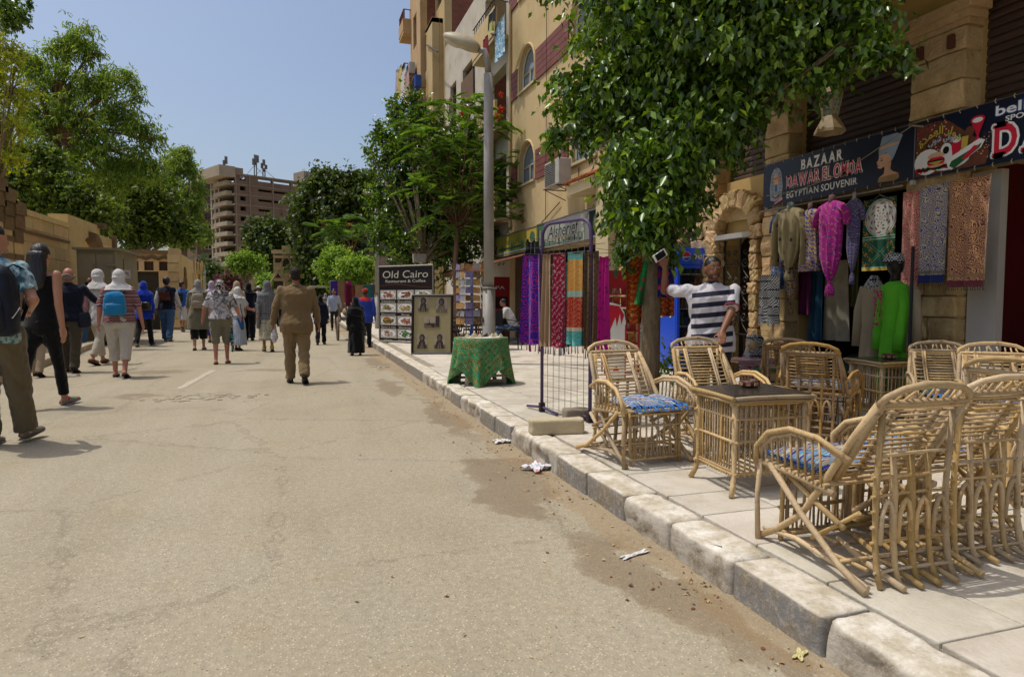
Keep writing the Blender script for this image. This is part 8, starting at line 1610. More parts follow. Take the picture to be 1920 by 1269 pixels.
    if hr:
        kd,mat=hr[:2]; q=MB()
        if kd=='short': q.ell(hq(0,-.0080,.029),(.0462*H,.0530*H,.0480*H),14,10,M3); q.ell(hq(0,-.026,-.004),(.041*H,.034*H,.036*H),12,8,M3); G_('hair',q,mat,(.0035,70,1),vx*.8,0)
        elif kd=='curly': q.ell(hq(0,-.016,.022),(.053*H,.056*H,.056*H),14,10,M3); q.ell(hq(0,-.028,-.012),(.045*H,.036*H,.034*H),12,8,M3); G_('hair',q,mat,(.008,60,1),vx*.8,0)
        elif kd=='fringe': q.tube([hq(.049*math.cos(a),-.008+.052*math.sin(a),-.008+.012*math.sin(a*3)) for a in [math.radians(170+200*k/12) for k in range(13)]],.014*H,8); q.tube([hq(.046*math.cos(a),-.01+.05*math.sin(a),-.028) for a in [math.radians(190+160*k/10) for k in range(11)]],.012*H,8); G_('hair',q,mat,(.006,70,1),vx*.8,0)
        elif kd=='long':
            q.ell(hq(0,-.008,.018),(.0490*H,.056*H,.058*H),14,10,M3); R_=[]
            for t,rx,ry,yo in ((-.18,.02,.02,-.02),(-.10,.044,.036,-.024),(0,.050,.038,-.028),(.25,.055,.036,-.034),(.5,.061,.034,-.040),(.75,.063,.031,-.048),(1.0,.060,.028,-.054),(1.2,.048,.020,-.056),(1.28,.030,.012,-.056)): R_.append([up_((rx*math.cos(x)*(1+.05*math.sin(9*x)),yo+ry*math.sin(x)*(1+.05*math.sin(7*x)),.93-.165*t))*H for x in [2*math.pi*j/24 for j in range(24)]])
            q.rings(R_); G_('hair',q,mat,(.0025,80,.05),vx*.8,1)
        elif kd=='cap': q.ell(hq(0,-.004,.034),(.048*H,.056*H,.042*H),14,8,M3); q.tube([hq(0,.03,.025),hq(.01,.085,.022)],.034*H,10,el=.14); G_('cap',q,mat,None,vx*.8,1); q2=MB(); q2.ell(hq(0,-.02,-.004),(.045*H,.04*H,.034*H),12,8,M3); G_('hair',q2,m_hair,None,vx*.8,1)
        elif kd=='hijab':
            dr=hr[2] if len(hr)>2 else .79; wd=hr[3] if len(hr)>3 else 1.
            q.ell(hq(0,-.010,.012),(.0515*H,.060*H,.064*H),16,12,M3); R_=[]
            for z,rx,ry,yo in ((.925,.050,.056,-.006),(.89,.046,.050,-.004),(.868,.054,.052,-.004),(.848,.084,.062,-.006),(.822,.112*wd,.070,-.006),(dr-.01,.124*wd,.080,-.010)): R_.append([up_((rx*B**.4*math.cos(x)*(1+.03*math.sin(6*x+seed)),ry*B**.4*math.sin(x)*(1+.03*math.sin(5*x)),0 if False else z+yo*0))*H+Vector((0,yo*H,0)) for x in [2*math.pi*j/24 for j in range(24)]])
            q.rings(R_); G_('headscarf',q,mat,(.0055,30,.7),vx,1)
        elif kd=='shawl':
            q.ell(hq(0,-.012,.014),(.054*H,.062*H,.066*H),16,12,M3); R_=[]
            for z,rx,ry,yo in ((.93,.052,.058,-.006),(.88,.060,.058,-.008),(.83,.092,.066,-.010),(.77,.118*B,.084*B,-.010),(.68,.118*B,.086*B,-.012),(hr[2],.10*B,.08*B,-.018)): R_.append([up_((rx*math.cos(x)*(1+.04*math.sin(6*x+seed)),ry*math.sin(x)*(1+.04*math.sin(5*x))+yo,z-.03*math.sin(x*1.0+.5)*(1 if z<.8 else 0)))*H for x in [2*math.pi*j/28 for j in range(28)]])
            q.rings(R_); G_('head_shawl',q,mat,(.008,22,.5),vx,1)
    return dict(root=root,H=H,up=up_,hq=hq,J=J,A=A,L=L,vx=vx,G=G_,cut=cut,B=B,M3=HM)
m_hair=M('black hair','#0f0c0b','#1a1513',40,.45,.3,150,spec=.5); m_hbr=M('dark brown hair','#1e1511','#2a1d16',40,.5,.3,150); m_hgy=M('grey curly hair','#6a6055','#857a6c',50,.7,.4,120)
def backpack(p,label,mat,w_=.30,h=.40,d=.16,z=.70,x=0,strap=None,pocket=True,nm='backpack',cat='backpack',rot=0,details=None):
    """carried on the back: its own thing, with straps and pocket"""
    H=p['H']; c=p['up']((x,-.062*p['B']-.0,z))*H-Vector((0,d*.45,0)); root=p['root']; wl=root.location+Matrix.Rotation(root.rotation_euler.z,3,'Z')@c
    t=thing(nm,label,cat,wl,root.rotation_euler.z+rot); q=MB(); q.rings([[Vector((math.copysign(abs(math.cos(a))**.6,math.cos(a))*w_/2*k,math.copysign(abs(math.sin(a))**.6,math.sin(a))*d/2*k2,zz*h)) for a in [2*math.pi*j/20 for j in range(20)]] for zz,k,k2 in ((-.5,.7,.6),(-.46,.95,.95),(-.2,1,1.05),(.1,.97,.95),(.35,.85,.8),(.47,.6,.55),(.5,.3,.3))]); me=remesh(q,.012,2,(.006,26,.6,3)); me.materials.append(mat); obj('bag_body',me,None,t)
    if pocket: q=MB(); q.rings([[Vector((math.copysign(abs(math.cos(a))**.6,math.cos(a))*w_*.36*k,-d*.46+math.sin(a)*d*.22*k2,zz*h)) for a in [2*math.pi*j/16 for j in range(16)]] for zz,k,k2 in ((-.42,.8,.7),(-.38,1,1),(-.1,1,1),(-.02,.9,.6))]); q.build('pocket',mat,t,smooth=True); q=MB(); q.tube([(-w_*.33,-d*.62,-.03*h),(0,-d*.68,0),(w_*.33,-d*.62,-.03*h)],.004,4); q.build('zip',m_bkm,t)
    q=MB(); 
    for s in (-1,1): q.tube([(s*w_*.25,0,h*.42),(s*w_*.36,d*.25,h*.5),(s*w_*.40,d*.9+.05,h*.42),(s*w_*.42,d*1.1+.04,h*.1),(s*w_*.38,d*.6,-h*.3)],.018,6,el=.3)
    q.build('strap',strap or mat,t,smooth=True); return t
def slingbag(p,label,mat,off,size,nm='handbag',cat='handbag',strap=None,sh=-1,rot=0,z=.55):
    H=p['H']; root=p['root']; c=Vector(off)*H; Rm=Matrix.Rotation(root.rotation_euler.z,3,'Z'); t=thing(nm,label,cat,root.location+Rm@c,root.rotation_euler.z+rot); w_,d,h=size; q=MB(); q.rings([[Vector((math.copysign(abs(math.cos(a))**.7,math.cos(a))*w_/2*k,math.copysign(abs(math.sin(a))**.7,math.sin(a))*d/2*k,zz*h)) for a in [2*math.pi*j/18 for j in range(18)]] for zz,k in ((-.5,.75),(-.42,1),(.0,1.03),(.35,.9),(.5,.7))]); me=remesh(q,.011,2,(.004,26,.6,3)); me.materials.append(mat); obj('bag_body',me,None,t)
    s_=p['up']((sh*.07,0,.85))*H-c; Ri=Matrix.Rotation(-rot,3,'Z'); q=MB(); 
    for k in (-1,1): a=Vector((k*w_*.4,0,h*.42)); s2=Ri@s_; q.tube([a,a*.5+s2*.5-Vector((0,.045,0)),s2+Vector((k*.015,-.03,.0))],.009,5,el=.4)
    q.build('strap',strap or mat,t,smooth=True); return t
def walk(ph=0,amp=1.,arms=1.):
    s=1 if ph==0 else -1; f,b_=20*amp,-20*amp
    d=dict(hl=f if s>0 else b_,kl=5 if s>0 else 16*amp,hr=b_ if s>0 else f,kr=16*amp if s>0 else 5,al=(-14*arms if s>0 else 18*arms,9,12 if s>0 else 22),ar=(18*arms if s>0 else -14*arms,9,22 if s>0 else 12)); return d
# ---- fabrics
b=NB('blue plaid shirt'); v=b.co('Object'); x=b.sep(v); s1=b.ma('SINE',b.ma('MULTIPLY',x[2],70)); s2=b.ma('SINE',b.ma('MULTIPLY',b.ma('ADD',x[0],x[1]),60)); n_=b.noise(v,26,4,.7); f=b.ma('ADD',b.ma('MULTIPLY',b.ma('ADD',s1,s2),.10),n_); c=b.ramp(f,[(.32,'#3a5a6c'),(.46,'#6a92a0'),(.58,'#a3b4b4'),(.72,'#48707e')]); m_plaid=b.out(c,.85)
b=NB('zigzag knit'); v=b.co('Object'); x=b.sep(v); zg=b.ma('MULTIPLY',b.ma('PINGPONG',b.ma('MULTIPLY',b.ma('ADD',x[0],x[1]),1.),.03),.6); f=b.ma('FRACT',b.ma('MULTIPLY',b.ma('ADD',x[2],zg),7.)); c=b.ramp(f,[(0,'#7a2f3a'),(.14,'#a89a98'),(.24,'#5a3a4a'),(.38,'#8a4a4a'),(.5,'#6a6a5a'),(.62,'#8a2f44'),(.76,'#9a8a80'),(.86,'#5a4a5a')],'CONSTANT'); m_zig=b.out(c,.95)
m_blt=fabp('black top','#0c0b0c','#101012'); m_kh=fabp('khaki cargo','#6b5f47','#5c513c'); m_nv=fabp('navy shirt','#12172b','#0e1222'); m_olv=fabp('olive grey trousers','#4f4838','#453e30'); m_wt=fabp('white cotton','#c4c2c0','#b6b4b2'); m_wt2=fabp('off white capri','#bcb5a8','#aea79a'); m_royal=fabp('royal blue cloth','#1238b0','#102f98'); m_bkp=fabp('black trousers','#111013','#0c0b0e'); m_jean=fabp('blue denim','#33506e','#46658a'); m_mbl=fabp('mid blue shirt','#2a5fae','#24549c'); m_grs_=fabp('grey green tunic','#6f6a57','#645f4d'); m_ghj=fabp('grey head cloth','#8a8880','#7d7b74'); m_lil=fabp('lilac head cloth','#a89aa8','#9c8e9c'); m_bei=fabp('beige head cloth','#a8957a','#9c896e'); m_suit=fabp('brown suit cloth','#7a6444','#6c583a',90); m_suitt=fabp('brown suit trousers','#85704e','#766242',90); m_abaya=fabp('black abaya','#09090a','#0c0c0e'); m_wkn=fabp('worker blue','#2c44a0','#263b8e'); m_redc=fabp('worker red','#b0281c','#9c2218'); m_lblue=fabp('pale blue shirt','#9aa0b4','#8e94a8'); m_dkj=fabp('dark jeans','#23242a','#1c1d22'); m_gry=fabp('sage shorts','#74705e','#6a6655'); m_blw=fabp('white head cloth','#cdcac6','#bdbab6')
b=NB('floral blouse'); v=b.co('Object'); f=b.noise(v,8,5,.75,1.2); c=b.ramp(f,[(.38,'#26262c'),(.46,'#77757a'),(.52,'#b5b2b2'),(.64,'#b0aeb0'),(.7,'#5f7a4a'),(.73,'#a8a5a8')]); m_flo=b.out(c,.9)
b=NB('houndstooth scarf'); v=b.co('Object'); f=b.vor(v,42,'F1','Color',.5); c=b.ramp(b.sep(f)[0],[(0,'#1d1824'),(.38,'#b0a898'),(.75,'#3a2f4a'),(.85,'#8a8090')],'CONSTANT'); m_hnd=b.out(c,.9)
b=NB('grey plaid shawl'); v=b.co('Object'); x=b.sep(v); s1=b.ma('GREATER_THAN',b.ma('SINE',b.ma('MULTIPLY',x[2],110)),.7); s2=b.ma('GREATER_THAN',b.ma('SINE',b.ma('MULTIPLY',b.ma('ADD',x[0],x[1]),110)),.7); c=b.mix(b.ma('MULTIPLY',b.ma('MAXIMUM',s1,s2),.5),'#55555a','#85837c'); m_gpl=b.out(c,.92)
b=NB('dotted pale skirt'); v=b.co('Object',sc=(1,1,.35)); f=b.vor(v,30,'F1','Distance',.4); c=b.mix(b.ma('LESS_THAN',f,.28),'#a09a84','#4a4c3c'); m_dots=b.out(c,.9)
b=NB('striped skirt'); v=b.co('Object'); x=b.sep(v); c=b.mix(b.ma('GREATER_THAN',b.ma('SINE',b.ma('MULTIPLY',b.ma('ARCTAN2',x[1],x[0]),34)),.2),'#8a98a8','#b0b2b2'); c=b.mix(b.ma('LESS_THAN',x[2],.0),c,c); m_strs=b.out(c,.9)
m_bsh=M('brown leather shoe','#2c2018','#241a14',8,.4,.1); m_shb=M('black shoe','#111010','#0d0c0c',8,.5,.05); m_shg=M('grey trainer','#7d776e','#6a645c',8,.7,.1); m_sol=M('pale sole','#a59d8c','#968e7e'); m_snd=M('dark sandal','#20232c','#1a1d24'); m_tns=M('tan sandal','#6a4a32','#5c402c')
# ---- 1 man cut by the left edge, navy rucksack
def foot_avg(p): return p
p=person(-1,838,424,-8,'man in a blue plaid shirt and khaki trousers cut by the left picture edge',dict(hl=4,kl=2,hr=16,kr=4,al=(6,10,60),ar=dict(to=(.20,.16,1.16),pole=(.5,-.5,-.9)),lean=.04,turn=-48),dict(sk='l',bulk=1.08,top=('shirt',m_plaid,1.08,.47,.72,m_plaid),bot=('trousers',m_kh,1.3,1.98),hair=('short',m_hair),shoe=('boot',m_shg,m_sol,m_wt)))
m_nb=M('navy nylon','#131b2c','#0f1522',5,.6,.3,40); m_bst=M('black webbing','#15151a')
bp=backpack(p,'large navy rucksack with a white edged base on the leftmost man',m_nb,.36,.58,.22,.66,.06,m_bst); q=MB(); q.tube([(-.17,-.06,-.20),(-.08,-.125,-.24),(.06,-.13,-.23),(.17,-.06,-.14),(.185,.02,-.06)],.005,4); q.build('piping',m_w,bp); fl=Flat((.02,-.152,-.02),X1,Z); fl.poly([(0,.012),(.012,-.004),(.05,.022),(.016,.006)],m_w,1); fl.mb.build('emblem',fl.mats,bp)
# ---- 2 young woman in black
b=NB('pink green trainer'); v=b.co('Object'); f=b.noise(v,26,2); m_pkt=b.out(b.ramp(f,[(.4,'#2f9a70'),(.45,'#a8204a'),(.62,'#a8204a'),(.66,'#a5a29c')],'CONSTANT'),.6); m_pks=M('blue white sole','#7a98b0','#a8a8a4',20)
p=person(84,765,456,-16,'young woman with long black hair, black sleeveless top and pink and green trainers',dict(hl=-17,kl=6,hr=16,kr=4,al=(-10,8,10),ar=(-8,7,12),lean=.03),dict(sk='l',fem=True,bulk=.93,top=('tank',m_blt,1.06,.50,0),bot=('capri',m_blt,.83,1.86),hair=('long',m_hair),shoe=('shoe',m_pkt,m_pks)))
# ---- 3 old man
p=person(134,698,503,0,'old man with curly grey hair, navy shirt and olive trousers',walk(0,.5,.4)|dict(ar=(34,26,62)),dict(sk='p',bulk=1.22,top=('shirt',m_nv,1.1,.49,1.3,m_nv),bot=('trousers',m_olv,1.2,2.),hair=('fringe',m_hgy),shoe=('boot',m_bsh)))
slingbag(p,'small black and blue camera bag at the right hip of the old man in navy',m_nb,(.13,-.03,.50),(.2,.16,.26),'camera_bag','bag',m_bst,-1)
# ---- 4 man in orange
p=person(172,650,505,-12,'balding man in an orange and dark red shirt beyond the old man',walk(1,.5),dict(sk='d',top=('shirt',fabp('orange shirt','#b5541c','#7a1f28'),1.1,.5,.7),bot=('trousers',m_jean,1.,2.),hair=('fringe',m_hair),shoe=('shoe',m_shb)),Hset=1.82)
# person far left glimpsed behind the young woman
p=person(72,706,520,0,'walker in beige trousers glimpsed behind the young woman in black',walk(0,.6),dict(sk='m',top=('shirt',m_blt,1.05,.5,.6),bot=('trousers',m_bei,1.,2.),hair=('short',m_hair),shoe=('shoe',m_shb)),Hset=1.55)
# ---- 5 woman white hijab
p=person(188,683,504,-24,'woman in a long white shirt and white headscarf, head turned right',walk(0,.8)|dict(turn=-38),dict(sk='l',fem=True,bulk=1.0,top=('tunic',m_wt,1.12,.42,1.5),bot=('trousers',m_wt2,1.,1.8),hair=('hijab',m_blw,.80),shoe=('shoe',m_tns)))
slingbag(p,'pink checked shawl hanging from the arm of the woman in the white shirt',fabp('pink check','#a8485a','#a89a98'),(-.10,-.06,.62),(.12,.1,.34),'shawl','shawl',m_w,-1)
# ---- 6 woman with blue backpack
p=person(228,707,506,0,'woman in a zigzag knit top, white cropped trousers and white headscarf',dict(hl=8,kl=6,hr=-12,kr=10,al=(-2,16,20),ar=(-4,16,10),lean=.05),dict(sk='p',fem=True,bulk=1.25,top=('shirt',m_zig,1.1,.505,.98),bot=('capri',m_wt2,1.25,1.52),hair=('hijab',m_blw,.81,.95),shoe=('sandal',m_snd)))
backpack(p,'bright sky blue backpack on the woman in white cropped trousers',fabp('sky blue nylon','#1f7cb0','#1a70a2'),.32,.37,.16,.685,-.01,m_bst)
# ---- 7 woman in royal blue
p=person(272,649,526,-6,'woman in a royal blue top and matching blue headscarf with black trousers',walk(1,.9),dict(sk='m',fem=True,bulk=1.1,top=('tunic',m_royal,1.12,.43,1.9),bot=('trousers',m_bkp,1.05,2.),hair=('hijab',m_royal,.79),shoe=('shoe',m_shb,m_wh)))
slingbag(p,'shiny black shoulder bag carried by the woman in royal blue',M('shiny black leather','#0f1012','#0b0c0d',6,.22,.1,spec=.7),(.045,-.12,.60),(.36,.14,.22),strap=m_bst,sh=.6,rot=-.2)
# ---- 8 jeans and brown satchel
p=person(315,640,520,-8,'person with dark curly hair in a navy vest over white sleeves and blue jeans',walk(0,.5),dict(sk='m',fem=True,bulk=1.2,top=('shirt',m_nv,1.12,.5,.3),bot=('trousers',m_jean,1.3,2.),hair=('curly',m_hair),shoe=('shoe',m_shg,m_sol)))
for s in (-1,1): sh,el,w_,_=p['A'][s]; q=MB(); q.tube([sh+(el-sh)*.2,el,el+(w_-el)*.9],[.037*p['H'],.034*p['H'],.028*p['H']],12); p['G']('sleeve',q,m_wt)
t=backpack(p,'brown leather satchel backpack on the person in the navy vest',M('brown leather','#5c2a1c','#4c2318',12,.4,.2,60),.30,.24,.11,.70,0,M('tan strap','#8a4a28')); q=MB(); q.bb((-.14,-.075,.02),(.14,-.06,.12)); q.build('flap',M('brown leather','#5c2a1c'),t)
# ---- 9 man blue shirt
p=person(343,622,517,-14,'dark haired man in a mid blue shirt and white shorts',walk(0,.7)|dict(turn=-40),dict(sk='m',top=('shirt',m_mbl,1.1,.5,.7,m_mbl),bot=('shorts',m_wt,1.2,1.2),hair=('short',m_hair),shoe=('boot',m_shg,m_sol,m_nv)),Hset=1.93)
backpack(p,'dark navy backpack on the man in the mid blue shirt',m_nb,.28,.36,.14,.70,-.02,m_bst)
# ---- 10 grey hijab beige backpack
p=person(374,656,525,4,'woman in a long grey green cardigan and grey headscarf with black wide trousers',walk(1,.4),dict(sk='l',fem=True,bulk=1.12,top=('tunic',m_grs_,1.2,.30,1.4),bot=('capri',m_bkp,1.5,1.5),hair=('hijab',m_ghj,.82),shoe=('sandal',m_tns)))
backpack(p,'beige canvas backpack on the woman in the grey green cardigan',M('beige canvas','#8f8570','#847a66',6,.8,.3,60),.30,.36,.15,.70,0)
# ---- 11 lilac
p=person(399,642,527,0,'woman in a pale lilac headscarf half hidden behind the woman in the floral blouse',walk(0,.5),dict(sk='l',fem=True,top=('tunic',m_lil,1.1,.45,1.5),bot=('skirt',fabp('violet skirt','#3a2a6a'),1.1,.12,.55),hair=('hijab',m_lil,.80),shoe=('shoe',m_tns)))
# ---- 12 floral blouse
p=person(416,682,524,2,'stout woman in a black and white floral blouse, grey shorts and a checked headscarf',dict(hl=-5,kl=3,hr=7,kr=3,al=(2,20,26),ar=(16,20,26),lean=.05),dict(sk='p',fem=True,bulk=1.3,top=('shirt',m_flo,1.12,.53,.85),bot=('shorts',m_gry,1.22,1.02),hair=('hijab',m_hnd,.83,.8),shoe=('sandal',m_tns)))
H=p['H']; q=MB(); q.rings([[Vector((.105*H+.018*H*math.cos(a)+.02*H*t,.02*H+.03*H*math.sin(a)-.02*H*t,(.60-.46*t)*H)) for a in [2*math.pi*j/10 for j in range(10)]] for t in (0,.25,.5,.75,1)]); me=remesh(q,.014,1,(.008,30,.3,4)); b=NB('long printed scarf'); f=b.vor(b.co('Object'),22,'F1','Color'); me.materials.append(b.out(b.ramp(b.sep(f)[0],[(0,'#2a2440'),(.3,'#a8a098'),(.55,'#3f5f3a'),(.7,'#1f7a80'),(.85,'#a89a3a')],'CONSTANT'),.9)); o=obj('hanging_scarf',me,None,None); o.location=p['root'].location; tag(o,'long violet, white and green scarf hanging beside the woman in the floral blouse','scarf')
# ---- 13,14,15
p=person(446,640,528,-10,'woman in a large beige headscarf draped to the elbow, behind the white head cloth',walk(1,.5),dict(sk='m',fem=True,top=('tunic',m_bei,1.15,.40,1.6),bot=('skirt',m_bkp,1.1,.1,.55),hair=('shawl',m_bei,.6),shoe=('shoe',m_shb)))
p=person(447,657,538,-18,'short woman in a white headscarf and white tee with a blue and white striped skirt',walk(0,.4)|dict(ar=(20,14,60)),dict(sk='p',fem=True,bulk=1.05,top=('shirt',m_wt,1.1,.54,.7),bot=('skirt',m_strs,1.35,.09,.56),hair=('hijab',m_blw,.82),shoe=('shoe',m_snd)))
slingbag(p,'blue cloth bag hanging at the side of the woman in the striped skirt',fabp('blue cloth bag','#2a5480'),(.06,-.07,.42),(.2,.08,.3),strap=m_nb,sh=.5)
p=person(468,638,530,-4,'woman in a black headscarf, navy top and wide black trousers',walk(0,.4),dict(sk='m',fem=True,bulk=1.05,top=('tunic',m_nv,1.15,.45,1.9),bot=('trousers',m_bkp,1.5,2.),hair=('hijab',m_abaya,.82),shoe=('shoe',m_shb)))
# ---- far crowd
FC=[(486,606,536,'distant walker in a white cap and white shirt',m_wt,m_bkp,('cap',m_blw)),(480,604,541,'distant walker in a light patterned shirt left of the white cap',m_lil,m_bkp,('short',m_hbr)),(494,604,545,'distant dark haired walker right of the white cap',m_dkj,m_bkp,('short',m_hair)),(461,610,540,'distant walker behind the woman with the black headscarf',m_redc,m_dkj,('short',m_hair)),(523,612,546,'distant walker between the grey shawl and the brown suit',m_lblue,m_bkp,('short',m_hair)),(432,604,541,'distant walker behind the floral blouse',m_mbl,m_bkp,('short',m_hbr)),(500,600,546,'small distant walker in grey far down the street',m_ghj,m_bkp,('short',m_hair))]
for x,yf,yh,lb,mt,mb_,hr in FC: person(x,yf,yh,RN.uniform(-15,15),lb,walk(RN.randint(0,1),.6),dict(sk='m',top=('shirt',mt,1.1,.5,1.7),bot=('trousers',mb_,1.05,2.),hair=hr,shoe=('shoe',m_shb)))
p=person(602,646,553,-6,'short woman in black headscarf and navy coat, just right of the brown suit',walk(1,.6),dict(sk='m',fem=True,bulk=1.1,top=('tunic',m_nv,1.15,.42,1.9),bot=('trousers',m_bkp,1.2,2.),hair=('hijab',m_abaya,.80),shoe=('shoe',m_shb)))
p=person(611,602,550,0,'distant person in a long pale robe beside the vendor cart',walk(0,.3),dict(sk='m',top=('tunic',m_ghj,1.15,.4,1.8),bot=('gown',m_ghj,1.2,.08,.6),hair=('hijab',m_ghj,.8),shoe=('shoe',m_shb)))
# ---- 17 grey shawl woman
p=person(503,659,527,2,'woman wrapped in a grey plaid shawl with a dotted pale skirt and yellow socks',walk(0,.5),dict(sk='m',fem=True,bulk=1.0,top=('tunic',m_gpl,1.12,.45,1.6),bot=('skirt',m_dots,1.25,.17,.55),hair=('shawl',m_gpl,.52),shoe=('shoe',m_shg,m_shb,fabp('yellow sock','#b08a14'))))
H=p['H']; q=MB(); q.rings([[Vector((-.11*H+.03*H*math.cos(a)-.01*H*t,-.03*H+.05*H*math.sin(a),(.66-.33*t)*H)) for a in [2*math.pi*j/10 for j in range(10)]] for t in (0,.3,.6,1)]); p['G']('shawl_end',q,m_gpl,(.008,30,.4))
# ---- 18 man in the brown suit
p=person(558,718,503,0,'man in a brown suit walking away in the middle of the street',dict(hl=6,kl=3,hr=-12,kr=20,al=(-4,15,14),ar=(6,13,20),lean=.06,tilt=-8),dict(sk='m',bulk=1.22,top=('jacket',m_suit,1.14,.44,1.93,m_suit),bot=('trousers',m_suitt,1.22,2.),hair=('short',M('cropped dark hair','#1c1714','#2a221d',60,.8,.2,200)),shoe=('shoe',m_bsh)))
H=p['H']; q=MB(); c=p['up']((0,-.087,.5))*H
fl=Flat(p['up']((0,-.094,.44))*H+Vector((0,-.02,0)),X1,Z); q.tube([p['up']((0,-.083,.82))*H*1.0,p['up']((0,-.086,.7))*H,p['up']((0,-.088,.6))*H],.003,4)
H_=p['A'][-1][2]; pb_=p['root'].location+H_+Vector((.02,0,-.15)); blob=MB(); blob.ell((0,0,0),(.05,.04,.11),10,8); me=remesh(blob,.01,0,(.012,40,1,3)); me.materials.append(m_wt); o=obj('plastic_bag',me,None,None); o.location=pb_; tag(o,'crumpled white plastic bag in the left hand of the man in the brown suit','bag')
# ---- 21 man in the pale shirt walking towards us
p=person(627,620,542,176,'young man in a pale blue shirt and dark jeans walking towards us',walk(0,.6),dict(sk='m',bulk=.98,top=('shirt',m_lblue,1.12,.47,1.85,m_lblue),bot=('trousers',m_dkj,.95,2.),hair=('short',m_hair),shoe=('shoe',m_shb)))
def face(p,near=True):
    H=p['H']; hq=p['hq']; r=p['root']
    for s in (-1,1):
        q=MB(); q.ell(hq(s*.0165,.0445,.006),(.0065*H,.004*H,.0035*H),8,6,p['M3']); q.build('eye',m_w,r,smooth=True); q=MB(); q.ell(hq(s*.0165,.0482,.006),(.003*H,.002*H,.003*H),8,6,p['M3']); q.build('iris',m_hair,r)
        q=MB(); q.tube([hq(s*.007,.050,.0165),hq(s*.017,.0505,.0195),hq(s*.029,.043,.0165)],[.0018*H,.0026*H,.0015*H],6); q.build('eyebrow',m_hair,r)
        q=MB(); q.tube([hq(s*.008,.0475,.0075),hq(s*.0165,.0495,.0105),hq(s*.026,.043,.007)],.0016*H,5); q.build('eyelid',p['sk'] if 'sk' in p else m_hair,r)
    q=MB(); q.tube([hq(-.015,.0475,-.0335),hq(-.005,.053,-.031),hq(.005,.053,-.031),hq(.015,.0475,-.0335)],[.001*H,.0024*H,.0024*H,.001*H],6); q.build('lips',M('lips','#6e3a30'),r)
    q=MB(); q.ell(hq(0,.008,-.034),(.0352*H,.0445*H,.0275*H),14,8,p['M3']); me=q.mesh('stubble'); me.materials.append(M('dark stubble','#3f2c22','#563b2c',60,.8,.2,200)); me.polygons.foreach_set('use_smooth',[True]*len(me.polygons)); obj('stubble',me,None,r)
p['sk']=SK['m']; face(p)
# ---- 22 woman in black abaya
p=person(668,666,557,2,'woman fully covered in a black abaya and veil walking away beside the kerb',walk(0,.4),dict(sk='d',fem=True,bulk=1.15,top=('tunic',m_abaya,1.2,.42,1.9),bot=('gown',m_abaya,1.28,.045,.62),hair=('shawl',m_abaya,.66),shoe=('sandal',m_tns)))
# ---- 23 man with red cap
p=person(686,651,541,-10,'man in a red cap and blue overshirt with red shoulders',walk(1,.4),dict(sk='d',bulk=1.12,top=('shirt',m_wkn,1.15,.42,1.8),bot=('trousers',m_dkj,1.1,2.),hair=('cap',m_redc),shoe=('shoe',m_shb)))
H=p['H']; q=MB(); trings(q,[(z-p['cut'],a*1.12,b_*1.12,0) for z,a,b_ in ((.775,.112,.071),(.81,.110,.056),(.838,.066,.044),(.85,.04,.036))],H,.03,20,.515-p['cut']); p['G']('red_yoke',q,m_redc)
# ---- 24 seated man at the cafe
sp_=Vector((5.0,15.0,.15)); dsp=(sp_-Vector((0,0,CH))).dot(FW)
def seated(L,rz,label,H,fit,head):
    root=thing('person',label,'person',L,math.radians(rz)); v=Vector; q=MB(); hip=v((0,0,.47)); sh=.17
    q.ell((0,-.02,.52),(.17,.14,.12),14,8); trunk=[v((0,-.02,.5)),v((0,.10,.78)),v((0,.22,1.0))]; q.tube(trunk,[.16,.155,.15],14,el=.7,up0=(0,1,0)); q.ell((0,.22,.99),(.19,.1,.08),12,8); cap_(q,(0,.24,1.02),(0,.28,1.12),.055,.05); hc=v((0,.31,1.2)); q.ell(hc,(.078,.095,.11),14,10); q.ell(hc+v((0,.09,-.01)),(.014,.02,.025),6,5); q.ell(hc+v((0,.03,-.06)),(.055,.065,.055),10,7)
    for s in (-1,1):
        cap_(q,(s*.09,.02,.48),(s*.14,.44,.50),.085,.06); cap_(q,(s*.14,.44,.50),(s*.15,.42,.08),.055,.035); cap_(q,(s*.15,.40,.05),(s*.17,.56,.04),.035,.03); cap_(q,(s*.19,.22,.97),(s*.24,.34,.70),.05,.04); cap_(q,(s*.24,.34,.70),(s*.05,.56,.66),.04,.028); hand(q,v((s*.06,.56,.66)),v((-s*.5,.7,-.2)),s,H,.6,(0,0,1))
    me=remesh(q,.012,1); me.materials.append(SK['m']); obj('body',me,None,root)
    def g(nm,f,mt): q=MB(); f(q); me=remesh(q,.014,1,(.006,22,.6,3)); me.materials.append(mt); obj(nm,me,None,root)
    g('shirt',lambda q:[q.tube(trunk,[.175,.175,.165],14,el=.75,up0=(0,1,0)),q.ell((0,.22,.99),(.21,.115,.09),12,8)]+[cap_(q,(s*.18,.22,.98),(s*.225,.30,.80),.066,.062) for s in (-1,1)],fit[0])
    g('trousers',lambda q:[q.ell((0,-.02,.50),(.185,.16,.12),14,8)]+[x for s in (-1,1) for x in (cap_(q,(s*.09,.02,.48),(s*.14,.44,.50),.095,.072),cap_(q,(s*.14,.44,.50),(s*.15,.42,.12),.068,.055))],fit[1])
    g('hair',lambda q:q.ell(hc+v((0,-.015,.03)),(.084,.098,.095),14,10),m_hair)
    for s in (-1,1): q=MB(); cap_(q,(s*.15,.38,.05),(s*.17,.58,.045),.045,.04); q.build('shoe',m_shb,root,smooth=True)
    return root
ro_=seated(sp_,66,'young man in a white tee shirt and jeans sitting with clasped hands at the cafe',1.7,(m_wt,m_jean),0); ro_.scale=(.84,)*3; rc_=bchair(sp_+Vector((.04,-.02,0)),math.radians(66),'cafe chair under the seated young man',m_bc); rc_.scale=(.84,)*3
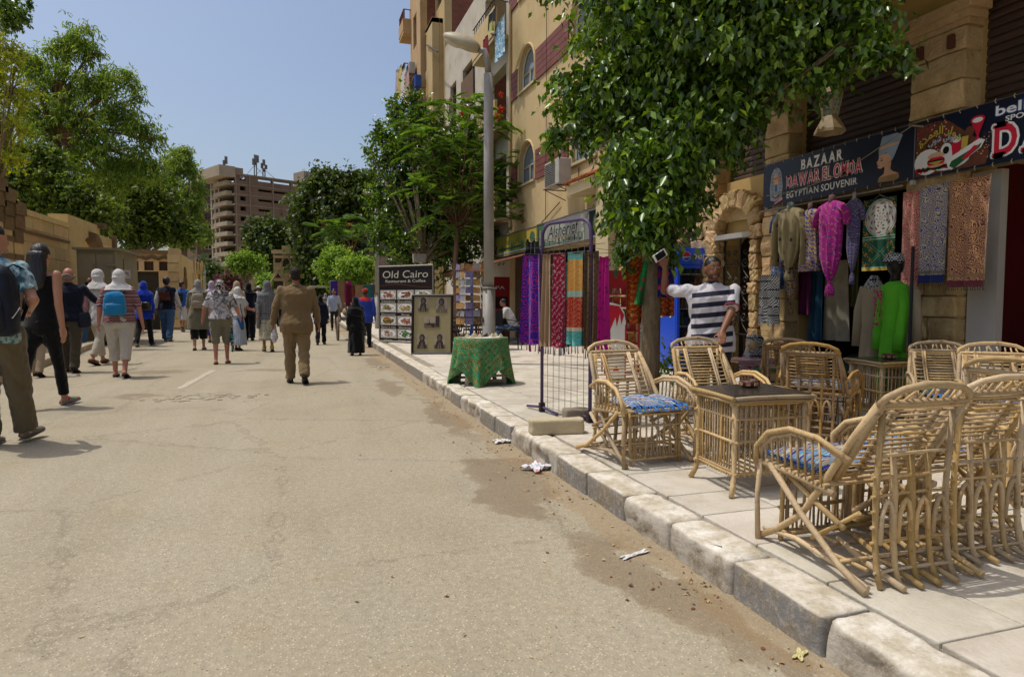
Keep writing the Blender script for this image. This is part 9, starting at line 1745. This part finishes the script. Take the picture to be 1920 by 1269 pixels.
# ---- 25 man in the striped polo
ms_=NB('navy and white striped jersey'); v=ms_.co('Object'); x=ms_.sep(v); ph=ms_.ma('FRACT',ms_.ma('MULTIPLY_ADD',ms_.ma('ADD',x[2],ms_.ma('MULTIPLY',x[0],.10)),11.5,.1)); st_=ms_.ma('MULTIPLY',ms_.ma('LESS_THAN',ph,.46),ms_.ma('LESS_THAN',x[2],1.19)); st_=ms_.ma('MULTIPLY',st_,ms_.ma('LESS_THAN',ms_.ma('ABSOLUTE',x[0]),.17)); c=ms_.mix(st_,'#c6c2c4','#1a1d30'); m_str=ms_.out(c,.9)
dM=5.62; L=DP(1334,HOR,dM); L.z=.15
def tloc(px,py,dep): v=DP(px,py,dep)-L; return tuple(Matrix.Rotation(-math.radians(152),3,'Z')@v)
p=person(1330,808,480,152,'man in a navy and white striped polo shirt leaning on a bamboo chair, phone raised',dict(hl=0,kl=0,hr=3,kr=3,al=dict(to=tloc(1350,634,5.30),pole=(-.9,-.3,.0),hd=dict(d=(.05,.75,-.5),o=(-.1,.5,.8),curl=.35)),ar=dict(to=tloc(1247,498,5.75),pole=(.2,-.3,-.9),hd=dict(d=(.45,.1,.9),o=(0,-1,0),curl=.75)),lean=.09,turn=10,tilt=-4),dict(sk='v',bulk=1.24,top=('shirt',m_str,1.14,.45,.80,fabp('navy collar','#2a2c38')),bot=('trousers',m_dkj,1.1,2.),hair=('short',m_hair),shoe=('shoe',m_shb)),z0=.15,Hset=1.46,loc=L)
p['sk']=SK['m']; face(p); H=p['H']; q=MB(); c=p['A'][1][2]; 
for s in (-1,1):
    sh,el,w_,_=p['A'][s]; e=sh+(el-sh)*.80; d=(el-sh).normalized(); q=MB(); q.tube([e-d*.012,e+d*.004],.0385*H*1.14*1.11*.97,16,cap=False); q.build('red_cuff',M('red trim','#8a2028'),p['root'])
rm=Matrix.Rotation(math.radians(152),3,'Z'); wp=p['root'].location+rm@(c+Vector((.045,.035,.085))); q=MB(); q.rbox((0,0,0),(.07,.012,.135),.005,1,M3=Matrix.Rotation(math.radians(58),3,'Y')); o=q.build('mobile_phone',m_w,None,wp); tag(o,'white mobile phone in the raised hand of the man in the striped polo','phone'); q=MB(); q.rbox((0,-.007,0),(.058,.002,.10),.001,1,M3=Matrix.Rotation(math.radians(58),3,'Y')); q.build('screen',m_bk,o)
